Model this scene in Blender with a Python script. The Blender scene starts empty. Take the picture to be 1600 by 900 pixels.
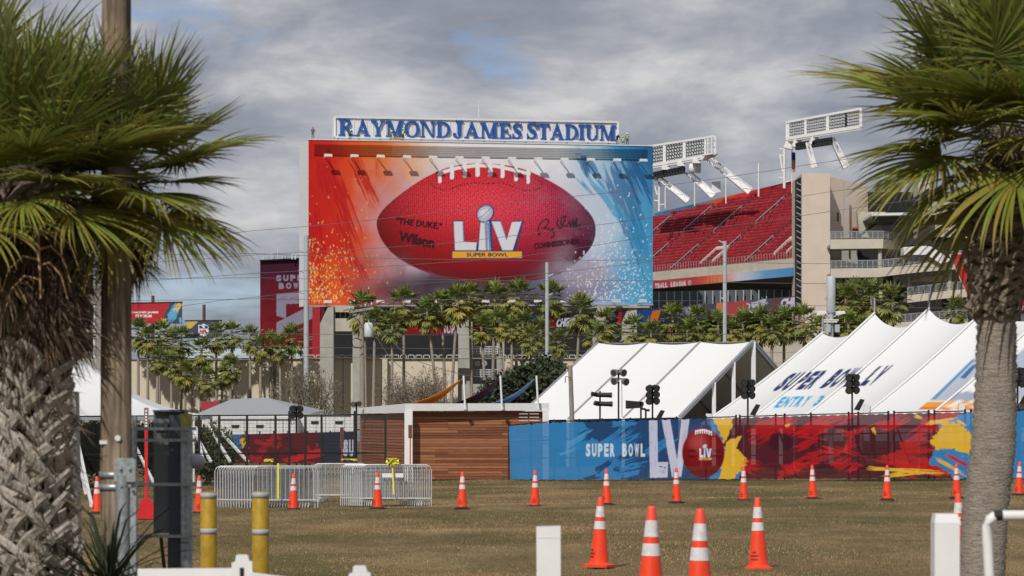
import bpy, math, random
import numpy as np
from mathutils import Vector, Matrix
random.seed(7); rng=np.random.default_rng(7)
sc=bpy.context.scene; COL=sc.collection
# ---------------------------------------------------------------- camera
F=4000.0; HY=688.0; CZ=1.67
cam_d=bpy.data.cameras.new('camera'); cam=bpy.data.objects.new('camera',cam_d); COL.objects.link(cam)
cam.location=(0,0,CZ); cam.rotation_euler=(math.radians(90),0,0)
cam_d.lens=90; cam_d.sensor_width=36; cam_d.shift_y=(HY-450)/1600
cam_d.clip_start=0.5; cam_d.clip_end=6000
cam_d.dof.use_dof=True; cam_d.dof.focus_distance=95; cam_d.dof.aperture_fstop=6.3
sc.camera=cam
# ---------------------------------------------------------------- sky and sun
SUN_AZ=math.radians(-22); SUN_EL=math.radians(41)      # light comes from behind-left of the camera
sdir=Vector((math.sin(-SUN_AZ)*math.cos(SUN_EL), math.cos(SUN_AZ)*math.cos(SUN_EL), -math.sin(SUN_EL)))
w=bpy.data.worlds.new('World'); sc.world=w; w.use_nodes=True
nt=w.node_tree; N=nt.nodes; L=nt.links; N.clear()
out=N.new('ShaderNodeOutputWorld'); bg=N.new('ShaderNodeBackground'); bg.inputs['Strength'].default_value=1.0
L.new(bg.outputs[0],out.inputs['Surface'])
sky=N.new('ShaderNodeTexSky'); sky.sky_type='NISHITA'; sky.sun_disc=False
sky.sun_elevation=SUN_EL; sky.sun_rotation=math.atan2(-sdir.x,-sdir.y); sky.air_density=1.0; sky.dust_density=0.3; sky.ozone_density=2.5
sk=N.new('ShaderNodeVectorMath'); sk.operation='SCALE'; L.new(sky.outputs[0],sk.inputs[0]); sk.inputs['Scale'].default_value=0.085
tc=N.new('ShaderNodeTexCoord')
def wmap(loc,scale):
    m=N.new('ShaderNodeMapping'); m.inputs['Location'].default_value=loc; m.inputs['Scale'].default_value=scale
    L.new(tc.outputs['Generated'],m.inputs['Vector']); return m
def wnoise(m,scale,det,rough=.55,dist=0.):
    n=N.new('ShaderNodeTexNoise'); n.inputs['Scale'].default_value=scale; n.inputs['Detail'].default_value=det
    n.inputs['Roughness'].default_value=rough; n.inputs['Distortion'].default_value=dist
    L.new(m.outputs[0],n.inputs['Vector']); return n
def wramp(src,stops):
    r=N.new('ShaderNodeValToRGB'); e=r.color_ramp.elements
    while len(e)<len(stops): e.new(0.5)
    for k,(p,c) in enumerate(stops):
        e[k].position=p; e[k].color=(c[0],c[1],c[2],1) if hasattr(c,'__len__') else (c,c,c,1)
    L.new(src,r.inputs[0]); return r
m1=wmap((3.1,1.7,0.35),(1,1,2.6)); cover=wnoise(m1,7.5,9,.56,.25)
m2=wmap((8.3,4.1,2.0),(1,1,2.7)); tone=wnoise(m2,7.5,10,.58,.15)
cov=wramp(cover.outputs['Fac'],[(0.29,0.0),(0.40,1.0)])
ton=wramp(tone.outputs['Fac'],[(0.36,(.215,.24,.295)),(0.47,(.295,.32,.38)),(0.55,(.42,.435,.475)),(0.64,(.64,.635,.64))])
mx=N.new('ShaderNodeMix'); mx.data_type='RGBA'
tn=N.new('ShaderNodeVectorMath'); tn.operation='MULTIPLY'; tn.inputs[1].default_value=(.82,.90,1.12); L.new(sk.outputs[0],tn.inputs[0])
L.new(cov.outputs[0],mx.inputs[0]); L.new(tn.outputs[0],mx.inputs[6]); L.new(ton.outputs[0],mx.inputs[7])
L.new(mx.outputs[2],bg.inputs['Color'])
sd=bpy.data.lights.new('sun','SUN'); sd.energy=3.5; sd.angle=math.radians(.5); sd.color=(1,.95,.87)
so=bpy.data.objects.new('sun',sd); COL.objects.link(so); so.rotation_euler=sdir.to_track_quat('-Z','Y').to_euler(); so.location=(-60,-80,90)
vs=sc.view_settings; vs.view_transform='Standard'; vs.look='None'; vs.exposure=0.0; vs.gamma=1
# ---------------------------------------------------------------- helpers
def P(u,v,Y): return Vector(((u-800)*Y/F, Y, CZ+(HY-v)*Y/F))
def proj(p): return 800+p[0]*F/p[1], HY-(p[2]-CZ)*F/p[1]
def gz(x,y):
    s=min(1,max(0,(y-15)/35)); xx=min(26,max(-26,x))
    q=min(1,max(0,(34-y)/12.)); return .0125*xx*s-.0009*min(60,max(0,y-60))+.2*q*q*(3-2*q)*(1 if y>-1 else 0)
def PG(u,Y): x=(u-800)*Y/F; return Vector((x,Y,gz(x,Y)))
def S(r,g,b,k=.86):
    f=lambda c:(c/255/12.92 if c<=10.3 else ((c/255+.055)/1.055)**2.4)*k
    return (f(r),f(g),f(b))
def lerp(a,b,t): return a+(b-a)*t
MATS={}
def M(name,col=(.5,.5,.5),rough=.7,metal=0.,var=.12,scale=4.,bump=0.,bscale=40.,attr=None,stretch=None,trans=0.,transl=0.,spec=.4,bdist=.01):
    if name in MATS: return MATS[name]
    m=bpy.data.materials.new(name); m.use_nodes=True; t=m.node_tree; n=t.nodes; l=t.links; n.clear()
    o=n.new('ShaderNodeOutputMaterial'); b=n.new('ShaderNodeBsdfPrincipled'); l.new(b.outputs[0],o.inputs[0])
    b.inputs['Roughness'].default_value=rough; b.inputs['Metallic'].default_value=metal
    b.inputs['Specular IOR Level'].default_value=spec
    c=n.new('ShaderNodeTexCoord'); mp=n.new('ShaderNodeMapping'); l.new(c.outputs['Object'],mp.inputs[0])
    if stretch: mp.inputs['Scale'].default_value=stretch
    base=None
    if attr:
        a=n.new('ShaderNodeAttribute'); a.attribute_name=attr; base=a.outputs['Color']
    nz=n.new('ShaderNodeTexNoise'); nz.inputs['Scale'].default_value=scale; nz.inputs['Detail'].default_value=6; nz.inputs['Roughness'].default_value=.62
    l.new(mp.outputs[0],nz.inputs['Vector'])
    mr=n.new('ShaderNodeMapRange'); mr.inputs[1].default_value=.3; mr.inputs[2].default_value=.7
    mr.inputs[3].default_value=1-var; mr.inputs[4].default_value=1+var; l.new(nz.outputs['Fac'],mr.inputs[0])
    vm=n.new('ShaderNodeVectorMath'); vm.operation='SCALE'; l.new(mr.outputs[0],vm.inputs['Scale'])
    if base: l.new(base,vm.inputs[0])
    else: vm.inputs[0].default_value=col
    l.new(vm.outputs[0],b.inputs['Base Color'])
    if bump:
        bn=n.new('ShaderNodeTexNoise'); bn.inputs['Scale'].default_value=bscale; bn.inputs['Detail'].default_value=4; l.new(mp.outputs[0],bn.inputs['Vector'])
        bp=n.new('ShaderNodeBump'); bp.inputs['Strength'].default_value=bump; bp.inputs['Distance'].default_value=bdist
        l.new(bn.outputs['Fac'],bp.inputs['Height']); l.new(bp.outputs[0],b.inputs['Normal'])
    if transl:
        tr=n.new('ShaderNodeBsdfTranslucent'); l.new(vm.outputs[0],tr.inputs[0]); mi=n.new('ShaderNodeMixShader'); mi.inputs[0].default_value=transl
        l.new(b.outputs[0],mi.inputs[1]); l.new(tr.outputs[0],mi.inputs[2]); l.new(mi.outputs[0],o.inputs[0])
    if trans:
        tr=n.new('ShaderNodeBsdfTransparent'); mi=n.new('ShaderNodeMixShader'); mi.inputs[0].default_value=trans
        l.new(b.outputs[0],mi.inputs[1]); l.new(tr.outputs[0],mi.inputs[2]); l.new(mi.outputs[0],o.inputs[0])
    MATS[name]=m; return m
def wloc(o):
    v=Vector((0,0,0))
    while o is not None: v=v+o.location; o=o.parent
    return v
def thing(name,label,cat,loc=(0,0,0),rz=0,group=None):
    o=bpy.data.objects.new(name,None); o.empty_display_size=.3; COL.objects.link(o); o.location=loc; o.rotation_euler=(0,0,rz)
    o['label']=label; o['category']=cat
    if group: o['group']=group
    return o
def tag(o,label,cat,group=None):
    o['label']=label; o['category']=cat
    if group: o['group']=group
    return o
def dup(root,loc,rz=0,label=None,group=None,scale=None):
    def rec(o,par):
        c=o.copy(); COL.objects.link(c)
        if par: c.parent=par
        for ch in o.children: rec(ch,c)
        return c
    r=rec(root,None); r.location=loc; r.rotation_euler=(0,0,rz)
    if label: r['label']=label
    if group: r['group']=group
    if scale is not None: r.scale=(scale,)*3 if not hasattr(scale,'__len__') else scale
    return r
class MB:
    def __init__(s): s.v=[]; s.f=[]; s.c=[]; s.col=None; s.sm=[]; s.smooth=False
    def add(s,vs,fs):
        k=len(s.v); s.v+= [tuple(p) for p in vs]
        s.f+=[tuple(i+k for i in f) for f in fs]; s.sm+=[s.smooth]*len(fs)
        if s.col is not None:
            s.c+= [s.col]*(len(s.v)-len(s.c))
        return s
    def hexa(s,a,b): # two matching quads (lists of 4 points)
        return s.add(list(a)+list(b),[(0,1,2,3),(7,6,5,4),(0,4,5,1),(1,5,6,2),(2,6,7,3),(3,7,4,0)])
    def box(s,x0,x1,y0,y1,z0,z1):
        return s.hexa([(x0,y0,z0),(x1,y0,z0),(x1,y0,z1),(x0,y0,z1)],[(x0,y1,z0),(x1,y1,z0),(x1,y1,z1),(x0,y1,z1)])
    def quad(s,a,b,c,d): return s.add([a,b,c,d],[(0,1,2,3)])
    def ext(s,pts,d): # polygon extruded by vector
        n=len(pts); d=Vector(d); q=[Vector(p)+d for p in pts]
        return s.add(list(pts)+q,[tuple(range(n))]+[tuple(reversed(range(n,2*n)))]+[(i,(i+1)%n+0,(i+1)%n+n,i+n) for i in range(n)])
    def qs(s,l,r,th,back=(0,1,0)): # l=(u,vt,vb,Y) r=(u,vt,vb,Y)
        a=[P(l[0],l[2],l[3]),P(r[0],r[2],r[3]),P(r[0],r[1],r[3]),P(l[0],l[1],l[3])]
        bk=Vector(back)*th
        return s.hexa(a,[p+bk for p in a])
    def slab(s,u0,u1,v0,v1,Y,th,Y1=None): return s.qs((u0,v0,v1,Y),(u1,v0,v1,Y1 or Y),th)
    def beam(s,a,b,w,h=None):
        a=Vector(a); b=Vector(b); d=(b-a).normalized(); h=h or w
        up=Vector((0,0,1)) if abs(d.z)<.95 else Vector((0,1,0))
        x=d.cross(up).normalized()*w/2; y=x.cross(d).normalized()*h/2
        return s.hexa([a-x-y,a+x-y,a+x+y,a-x+y],[b-x-y,b+x-y,b+x+y,b-x+y])
    def tube(s,pts,r,n=6,cap=True,r2=None):
        pts=[Vector(p) for p in pts]; m=len(pts); vs=[]; fs=[]
        prev=None
        for i,p in enumerate(pts):
            d=(pts[min(i+1,m-1)]-pts[max(i-1,0)]).normalized()
            up=Vector((0,0,1)) if abs(d.z)<.9 else Vector((0,1,0))
            x=d.cross(up).normalized(); y=x.cross(d).normalized()
            rr=r[i] if hasattr(r,'__len__') else (r if r2 is None else lerp(r,r2,i/(m-1)))
            for k in range(n):
                a=2*math.pi*k/n; vs.append(p+x*math.cos(a)*rr+y*math.sin(a)*rr)
        for i in range(m-1):
            for k in range(n): fs.append((i*n+k,i*n+(k+1)%n,(i+1)*n+(k+1)%n,(i+1)*n+k))
        sm=s.smooth; s.smooth=n>5; s.add(vs,fs); s.smooth=False
        if cap: s.add(vs[:n],[tuple(reversed(range(n)))]); s.add(vs[-n:],[tuple(range(n))])
        s.smooth=sm; return s
    def lathe(s,prof,c=(0,0,0),n=16,axis='z'):
        vs=[]; fs=[]; m=len(prof)
        for r,z in prof:
            for k in range(n):
                a=2*math.pi*k/n; q=(r*math.cos(a),r*math.sin(a),z)
                if axis=='y': q=(q[0],z,q[1])
                if axis=='x': q=(z,q[0],q[1])
                vs.append((q[0]+c[0],q[1]+c[1],q[2]+c[2]))
        for i in range(m-1):
            for k in range(n): fs.append((i*n+k,i*n+(k+1)%n,(i+1)*n+(k+1)%n,(i+1)*n+k))
        sm=s.smooth; s.smooth=True; s.add(vs,fs); s.smooth=False; s.add(vs[:n],[tuple(reversed(range(n)))]); s.add(vs[-n:],[tuple(range(n))]); s.smooth=sm; return s
    def build(s,name,mat,parent=None,local=False,label=None,kind=None,mesh_only=False):
        me=bpy.data.meshes.new(name)
        o0=Vector((0,0,0)) if (local or parent is None) else wloc(parent)
        me.from_pydata([(p[0]-o0.x,p[1]-o0.y,p[2]-o0.z) for p in s.v],[],s.f)
        me.polygons.foreach_set('use_smooth',s.sm)
        if s.c:
            a=me.color_attributes.new('Col','FLOAT_COLOR','POINT')
            arr=np.ones((len(s.v),4),dtype=np.float32); arr[:,:3]=np.array(s.c,dtype=np.float32); a.data.foreach_set('color',arr.ravel())
        me.materials.append(mat); me.update()
        if mesh_only: return me
        return link(name,me,parent,label,kind)
def link(name,me,parent=None,label=None,kind=None,loc=None,rot=None,scale=None):
    o=bpy.data.objects.new(name,me); COL.objects.link(o)
    if parent: o.parent=parent
    if label: o['label']=label
    if kind: o['kind']=kind
    if loc is not None: o.location=loc
    if rot is not None: o.rotation_euler=rot
    if scale is not None: o.scale=(scale,)*3 if not hasattr(scale,'__len__') else scale
    return o
ORD=['first','second','third','fourth','fifth','sixth','seventh','eighth','ninth','tenth','eleventh','twelfth','thirteenth','fourteenth','fifteenth','sixteenth','seventeenth','eighteenth','nineteenth','twentieth','twenty-first','twenty-second','twenty-third','twenty-fourth','twenty-fifth','twenty-sixth','twenty-seventh','twenty-eighth','twenty-ninth','thirtieth']
# ---------------------------------------------------------------- painter for flat print (turned into vertex colours)
def _h(ix,iy,s):
    h=(ix.astype(np.int64)*374761393+iy.astype(np.int64)*668265263+s*144269)&0x7fffffff
    h=((h^(h>>13))*1274126177)&0x7fffffff
    return ((h^(h>>16))&0xffff)/65535.0
def vn(x,y,s=0):
    ix=np.floor(x); iy=np.floor(y); fx=x-ix; fy=y-iy; fx=fx*fx*(3-2*fx); fy=fy*fy*(3-2*fy)
    a=_h(ix,iy,s); b=_h(ix+1,iy,s); c=_h(ix,iy+1,s); d=_h(ix+1,iy+1,s)
    return (a*(1-fx)+b*fx)*(1-fy)+(c*(1-fx)+d*fx)*fy
def fbm(x,y,s=0,o=4):
    t=0; a=.5; tot=0
    for k in range(o): t=t+a*vn(x,y,s+k*17); tot+=a; a*=.5; x=x*2.03; y=y*2.03
    return t/tot
def sstep(a,b,x):
    t=np.clip((x-a)/(b-a),0,1); return t*t*(3-2*t)
_tx={}
def text_tris(s,bold=.0):
    k=(s,bold)
    if k in _tx: return _tx[k]
    c=bpy.data.curves.new('t','FONT'); c.body=s; c.offset=bold; c.resolution_u=3
    o=bpy.data.objects.new('t',c); COL.objects.link(o); bpy.context.view_layer.update()
    dg=bpy.context.evaluated_depsgraph_get(); me=bpy.data.meshes.new_from_object(o.evaluated_get(dg))
    me.calc_loop_triangles()
    v=np.array([x.co[:2] for x in me.vertices]); t=np.array([x.vertices[:] for x in me.loop_triangles])
    bpy.data.objects.remove(o); bpy.data.curves.remove(c); bpy.data.meshes.remove(me)
    mn=v.min(0); mxx=v.max(0); v=(v-mn)/(mxx-mn)
    _tx[k]=(v,t); return _tx[k]
class Canvas:
    def __init__(s,u0,v0,u1,v1,res=3,col=(0,0,0)):
        s.u0,s.v0,s.res=u0,v0,res; s.W=int((u1-u0)*res); s.H=int((v1-v0)*res)
        s.U,s.V=np.meshgrid(u0+(np.arange(s.W)+.5)/res, v0+(np.arange(s.H)+.5)/res)
        s.a=np.ones((s.H,s.W,3))*np.array(col)
    def blend(s,m,col,win=None):
        col=np.array(col)
        if win is None: s.a=s.a*(1-m[...,None])+col*m[...,None]
        else:
            s._k=None; r0,r1,c0,c1=win; q=s.a[r0:r1,c0:c1]; s.a[r0:r1,c0:c1]=q*(1-m[...,None])+col*m[...,None]
    def win(s,pts,pad=0):
        p=np.array(pts,dtype=float)
        c0=max(0,int((p[:,0].min()-pad-s.u0)*s.res)-1); c1=min(s.W,int((p[:,0].max()+pad-s.u0)*s.res)+2)
        r0=max(0,int((p[:,1].min()-pad-s.v0)*s.res)-1); r1=min(s.H,int((p[:,1].max()+pad-s.v0)*s.res)+2)
        return r0,max(r1,r0),c0,max(c1,c0)
    def pmask(s,pts,wob=0,wf=.2,seed=3):
        r0,r1,c0,c1=s.win(pts,wob); U=s.U[r0:r1,c0:c1]; V=s.V[r0:r1,c0:c1]
        if wob:
            U=U+(fbm(U*wf,V*wf,seed)-.5)*2*wob; V=V+(fbm(U*wf,V*wf,seed+50)-.5)*2*wob
        ins=np.zeros(U.shape,bool); n=len(pts)
        for i in range(n):
            x0,y0=pts[i]; x1,y1=pts[(i+1)%n]
            if y0==y1: continue
            cr=((V>=min(y0,y1))&(V<max(y0,y1))&(U<(V-y0)*(x1-x0)/(y1-y0)+x0)); ins^=cr
        return ins.astype(float),(r0,r1,c0,c1)
    def poly(s,pts,col,al=1.,wob=0,wf=.2,seed=3):
        m,wn=s.pmask(pts,wob,wf,seed); s.blend(m*al,col,wn)
    def ell(s,cu,cv,ru,rv,col,al=1.,soft=.02,rot=0.):
        R=max(ru,rv)*(1+soft); wn=s.win([(cu-R,cv-R),(cu+R,cv+R)]); r0,r1,c0,c1=wn
        x=s.U[r0:r1,c0:c1]-cu; y=s.V[r0:r1,c0:c1]-cv; c,q=math.cos(rot),math.sin(rot)
        d=np.sqrt(((x*c+y*q)/ru)**2+((-x*q+y*c)/rv)**2); s.blend((1-sstep(1-soft,1+soft,d))*al,col,wn)
    def line(s,pts,wd,col,al=1.):
        for (x0,y0),(x1,y1) in zip(pts[:-1],pts[1:]):
            L_=math.hypot(x1-x0,y1-y0) or 1; nx,ny=-(y1-y0)/L_*wd/2,(x1-x0)/L_*wd/2
            s.poly([(x0+nx,y0+ny),(x1+nx,y1+ny),(x1-nx,y1-ny),(x0-nx,y0-ny)],col,al)
    def brush(s,p0,p1,wd,col,al=1.,rag=.35,seed=1,fr=.9,bend=0.):
        (x0,y0),(x1,y1)=p0,p1; L_=math.hypot(x1-x0,y1-y0); dx,dy=(x1-x0)/L_,(y1-y0)/L_
        wn=s.win([p0,p1],wd+abs(bend)); r0,r1,c0,c1=wn; U=s.U[r0:r1,c0:c1]-x0; V=s.V[r0:r1,c0:c1]-y0
        t=(U*dx+V*dy)/L_; d=-U*dy+V*dx-bend*4*t*(1-t)
        k=vn(d*fr,t*3,seed)*.6+vn(d*fr*2.7,t*7,seed+5)*.4
        a=(t>k*rag)&(t<1-rag*vn(d*fr*1.2,t*2+9,seed+9)*1.2)&(np.abs(d)<wd/2*(.65+.7*fbm(t*6,d*0+1,seed+2)))
        a&=(vn(d*fr*2,t*4+3,seed+7)>.18*(t*1.4))
        s.blend(a*al,col,wn)
    def text(s,txt,quad,col,al=1.,bold=0.): # quad BL BR TR TL
        v,t=text_tris(txt,bold); q=[np.array(p,dtype=float) for p in quad]
        X=v[:,:1]; Y=v[:,1:]
        p=(q[0]*(1-X)+q[1]*X)*(1-Y)+(q[3]*(1-X)+q[2]*X)*Y
        wn=s.win(p); r0,r1,c0,c1=wn
        if r1<=r0 or c1<=c0: return
        m=np.zeros((r1-r0,c1-c0),bool)
        for tri in t:
            a,b,c=p[tri]; w2=s.win([a,b,c]); R0,R1,C0,C1=w2
            if R1<=R0 or C1<=C0: continue
            U=s.U[R0:R1,C0:C1]; V=s.V[R0:R1,C0:C1]
            e=lambda a,b:(b[0]-a[0])*(V-a[1])-(b[1]-a[1])*(U-a[0])
            e1,e2,e3=e(a,b),e(b,c),e(c,a)
            m[R0-r0:R1-r0,C0-c0:C1-c0]|=((e1>=0)&(e2>=0)&(e3>=0))|((e1<=0)&(e2<=0)&(e3<=0))
        s.blend(m.astype(float)*al,col,wn)
    def ctext(s,txt,u0,u1,vt,vb,col,fill=.72,bold=.03,dv=0.):
        n=len(txt); w_=(u1-u0)/(n-1+fill)
        for i,ch in enumerate(txt):
            if ch==' ': continue
            a=u0+i*w_; f=.3 if ch=='I' else fill; a+=(fill-f)*w_/2; o=dv*i/n; s.text(ch,[(a,vb+o),(a+w_*f,vb+o),(a+w_*f,vt+o),(a,vt+o)],col,bold=bold)
    def qtext(s,txt,quad,col,fill=.82,bold=.05):
        q=[np.array(p,dtype=float) for p in quad]; n=len(txt)
        for i,ch in enumerate(txt):
            if ch==' ': continue
            f=.3 if ch=='I' else fill; a=(i+(fill-f)/2)/(n-1+fill); b=a+f/(n-1+fill)
            s.text(ch,[q[0]*(1-a)+q[1]*a,q[0]*(1-b)+q[1]*b,q[3]*(1-b)+q[2]*b,q[3]*(1-a)+q[2]*a],col,bold=bold)
    def rtext(s,txt,u0,u1,vt,vb,col,**k): s.text(txt,[(u0,vb),(u1,vb),(u1,vt),(u0,vt)],col,**k)
    def sample(s,u,v):
        if getattr(s,'_k',None) is not s.a:
            a=s.a; b=(a+np.roll(a,1,0)+np.roll(a,-1,0))/3; s._b=(b+np.roll(b,1,1)+np.roll(b,-1,1))/3; s._k=s.a
        b=s._b
        x=np.clip((u-s.u0)*s.res-.5,0,s.W-1.001); y=np.clip((v-s.v0)*s.res-.5,0,s.H-1.001)
        ix=x.astype(int); iy=y.astype(int); fx=(x-ix)[:,None]; fy=(y-iy)[:,None]
        return (b[iy,ix]*(1-fx)+b[iy,ix+1]*fx)*(1-fy)+(b[iy+1,ix]*(1-fx)+b[iy+1,ix+1]*fx)*fy
def gridmesh(name,pos,nx,ny,canvas,mat,parent,kind=None,smooth=True):
    """pos: (ny+1, nx+1, 3) world positions; colours = the print on the sheet"""
    V=pos.reshape(-1,3); u=800+V[:,0]*F/V[:,1]; v=HY-(V[:,2]-CZ)*F/V[:,1]
    i=np.arange(ny)[:,None]*(nx+1)+np.arange(nx)[None,:]; i=i.ravel()
    fc=np.stack([i+nx+1,i+nx+2,i+1,i],1)
    me=bpy.data.meshes.new(name); o0=np.array(wloc(parent)) if parent else np.zeros(3)
    me.vertices.add(len(V)); me.vertices.foreach_set('co',(V-o0).astype(np.float32).ravel())
    me.loops.add(fc.size); me.loops.foreach_set('vertex_index',fc.astype(np.int32).ravel())
    me.polygons.add(len(fc)); me.polygons.foreach_set('loop_start',np.arange(0,fc.size,4,dtype=np.int32))
    me.polygons.foreach_set('use_smooth',np.full(len(fc),smooth)); me.update(calc_edges=True)
    if canvas is not None:
        c=np.ones((len(V),4),np.float32); c[:,:3]=canvas.sample(u,v)
        a=me.color_attributes.new('Col','FLOAT_COLOR','POINT'); a.data.foreach_set('color',c.ravel())
    me.materials.append(mat); return link(name,me,parent,kind=kind)
def bil(TL,TR,BR,BL,nx,ny):
    s=np.linspace(0,1,nx+1)[None,:,None]; t=np.linspace(0,1,ny+1)[:,None,None]
    TL,TR,BR,BL=[np.array(p)[None,None,:] for p in (TL,TR,BR,BL)]
    return (TL*(1-s)+TR*s)*(1-t)+(BL*(1-s)+BR*s)*t
# ================================================================ materials
m_white=M('white_paint',(.70,.70,.70),.5,var=.05); m_wsteel=M('white_steel',(.64,.65,.67),.45,var=.06)
m_steel=M('galvanised_steel',(.42,.44,.46),.4,metal=.6,var=.18,scale=9,bump=.05)
m_gsteel=M('grey_painted_pole',(.36,.40,.43),.5,var=.08)
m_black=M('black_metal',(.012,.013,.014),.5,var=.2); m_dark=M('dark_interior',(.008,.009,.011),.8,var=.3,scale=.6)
m_conc=M('concrete',(.42,.385,.32),.85,var=.12,scale=.7,bump=.1,bscale=8)
m_concg=M('grey_concrete',(.34,.33,.30),.85,var=.14,scale=.8,bump=.1)
m_cream=M('cream_wall',(.58,.52,.41),.85,var=.07,scale=.35,bump=.05)
m_pink=M('pink_stucco',(.53,.445,.375),.85,var=.05,scale=.5)
m_print=M('printed_vinyl',rough=.55,var=.02,attr='Col',spec=.25)
m_mesh=M('printed_mesh_fabric',rough=.8,var=.03,attr='Col',trans=.09,spec=.1)
m_screen=M('led_screen',rough=.4,var=.02,attr='Col',spec=.3)
def _scr():
    t=m_screen.node_tree; b=[n for n in t.nodes if n.type=='BSDF_PRINCIPLED'][0]; a=[n for n in t.nodes if n.type=='ATTRIBUTE'][0]
    t.links.new(a.outputs['Color'],b.inputs['Emission Color']); b.inputs['Emission Strength'].default_value=.62
    l=b.inputs['Base Color'].links[0]; t.links.remove(l); b.inputs['Base Color'].default_value=(.03,.03,.03,1)
_scr()
m_canvas=M('white_tent_fabric',rough=.6,var=.015,attr='Col',spec=.2,transl=.02)
m_glass=M('dull_glass',(.05,.07,.09),.15,var=.3,scale=1.2)
m_dkglass=M('slate_cladding',(.07,.085,.10),.5,var=.2)
RED=S(205,32,40)
# ================================================================ billboard
BL_,BR_=370.,388.
def BP(u,v,out=0.):           # point on the board face; out = metres in front of it
    f=(u-482)/538.; Y=BL_*BR_/(BR_+(BL_-BR_)*f) if False else 1/(1/BL_*(1-f)+1/BR_*f)
    p=P(u,v,Y); return p+Vector((.334,-.942,0))*out
bb=thing('billboard','huge stadium end board printed with a red football between orange and blue','billboard',(PG(750,380).x,380,0))
cv=Canvas(478,214,1024,482,3)
U,V=cv.U,cv.V; n1=fbm(U*.02,V*.02,1,5); n2=fbm(U*.05,V*.03,9,5)
Uw=U+(n1-.5)*60
def hramp(x,st):
    xs=[a for a,_ in st]; c=np.array([b for _,b in st]); return np.stack([np.interp(x,xs,c[:,k]) for k in range(3)],-1)
top=hramp(Uw,[(482,S(200,28,24)),(530,S(214,45,25)),(565,S(226,82,30)),(605,S(238,135,65)),(650,S(242,205,175)),(700,S(245,238,240)),(880,S(238,243,248)),(925,S(175,213,235)),(960,S(70,150,205)),(990,S(45,125,185)),(1020,S(40,100,155))])
bot=hramp(Uw,[(482,S(232,80,25)),(520,S(238,95,30)),(545,S(222,75,42)),(575,S(180,85,80)),(610,S(160,105,115)),(650,S(135,100,118)),(720,S(105,85,100)),(850,S(120,110,140)),(900,S(150,155,200)),(940,S(175,185,225)),(975,S(110,175,218)),(1020,S(70,165,210))])
mid=hramp(Uw,[(482,S(205,30,25)),(530,S(212,42,25)),(562,S(222,85,50)),(588,S(212,150,150)),(640,S(205,180,200)),(900,S(215,215,235)),(950,S(190,215,238)),(985,S(90,170,215)),(1020,S(55,150,205))])
t=(V-225)/250; tt=t[...,None]+(n2[...,None]-.5)*.35
A=top*(1-sstep(0,.45,tt))+mid*sstep(0,.45,tt); A=A*(1-sstep(.6,.98,tt))+bot*sstep(.6,.98,tt); cv.a=A*(.93+.14*n1[...,None])
dr=S(190,22,28)
for k,(p0,p1,w_) in enumerate([((500,222),(575,420),26),((540,222),(590,330),18),((520,300),(560,440),20),((482,300),(500,440),30),((545,380),(577,460),9),((560,400),(580,455),5),((500,222),(520,330),26),((530,410),(545,475),8),((490,420),(520,475),7)]):
    cv.brush(p0,p1,w_,dr,.85,.55,k+3,.5)
for k,(p0,p1,w_) in enumerate([((555,222),(574,290),8),((586,228),(592,300),4)]): cv.brush(p0,p1,w_,S(214,80,40),.8,.5,k+40)
for k,(p0,p1,w_,c) in enumerate([((895,224),(945,300),22,S(60,120,170)),((945,224),(1015,420),34,S(45,110,165)),((905,250),(1000,380),15,S(70,160,210)),((970,224),(1018,330),26,S(35,85,140)),((900,275),(935,315),5,S(60,150,205)),((985,330),(1018,440),20,S(50,140,195)),((905,228),(925,290),9,S(45,95,150))]):
    cv.brush(p0,p1,w_,c,.8,.45,k+60,.6)
# shadow pool under the ball
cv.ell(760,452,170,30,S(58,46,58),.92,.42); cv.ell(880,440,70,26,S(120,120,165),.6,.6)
ball=[(108,420),(125,375),(160,330),(230,268),(300,215),(390,155),(480,110),(560,80),(660,62),(760,58),(860,63),(960,80),(1050,108),(1150,155),(1250,212),(1330,275),(1400,345),(1440,400),(1453,460),(1446,520),(1420,580),(1350,655),(1250,735),(1120,770),(1000,786),(800,792),(700,788),(600,772),(500,750),(400,722),(300,675),(220,625),(150,545),(118,480)]
ball=[(x/3.9125+560,y/3.9125+240) for x,y in ball]
# smooth the outline
bp=np.array(ball); 
for _ in range(2):
    q=np.roll(bp,-1,0); bp=np.stack([bp*.75+q*.25,bp*.25+q*.75],1).reshape(-1,2)
m,wn=cv.pmask([tuple(x) for x in bp]); r0,r1,c0,c1=wn; u=U[r0:r1,c0:c1]; v=V[r0:r1,c0:c1]
x=(u-760)/172; y=(v-348)/93
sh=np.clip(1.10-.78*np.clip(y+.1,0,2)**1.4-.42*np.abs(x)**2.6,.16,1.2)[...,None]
colb=hramp(u,[(588,S(158,16,22)),(650,S(205,24,32)),(760,S(212,28,42)),(850,S(188,28,66)),(900,S(130,30,80)),(931,S(75,30,75))])
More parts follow.
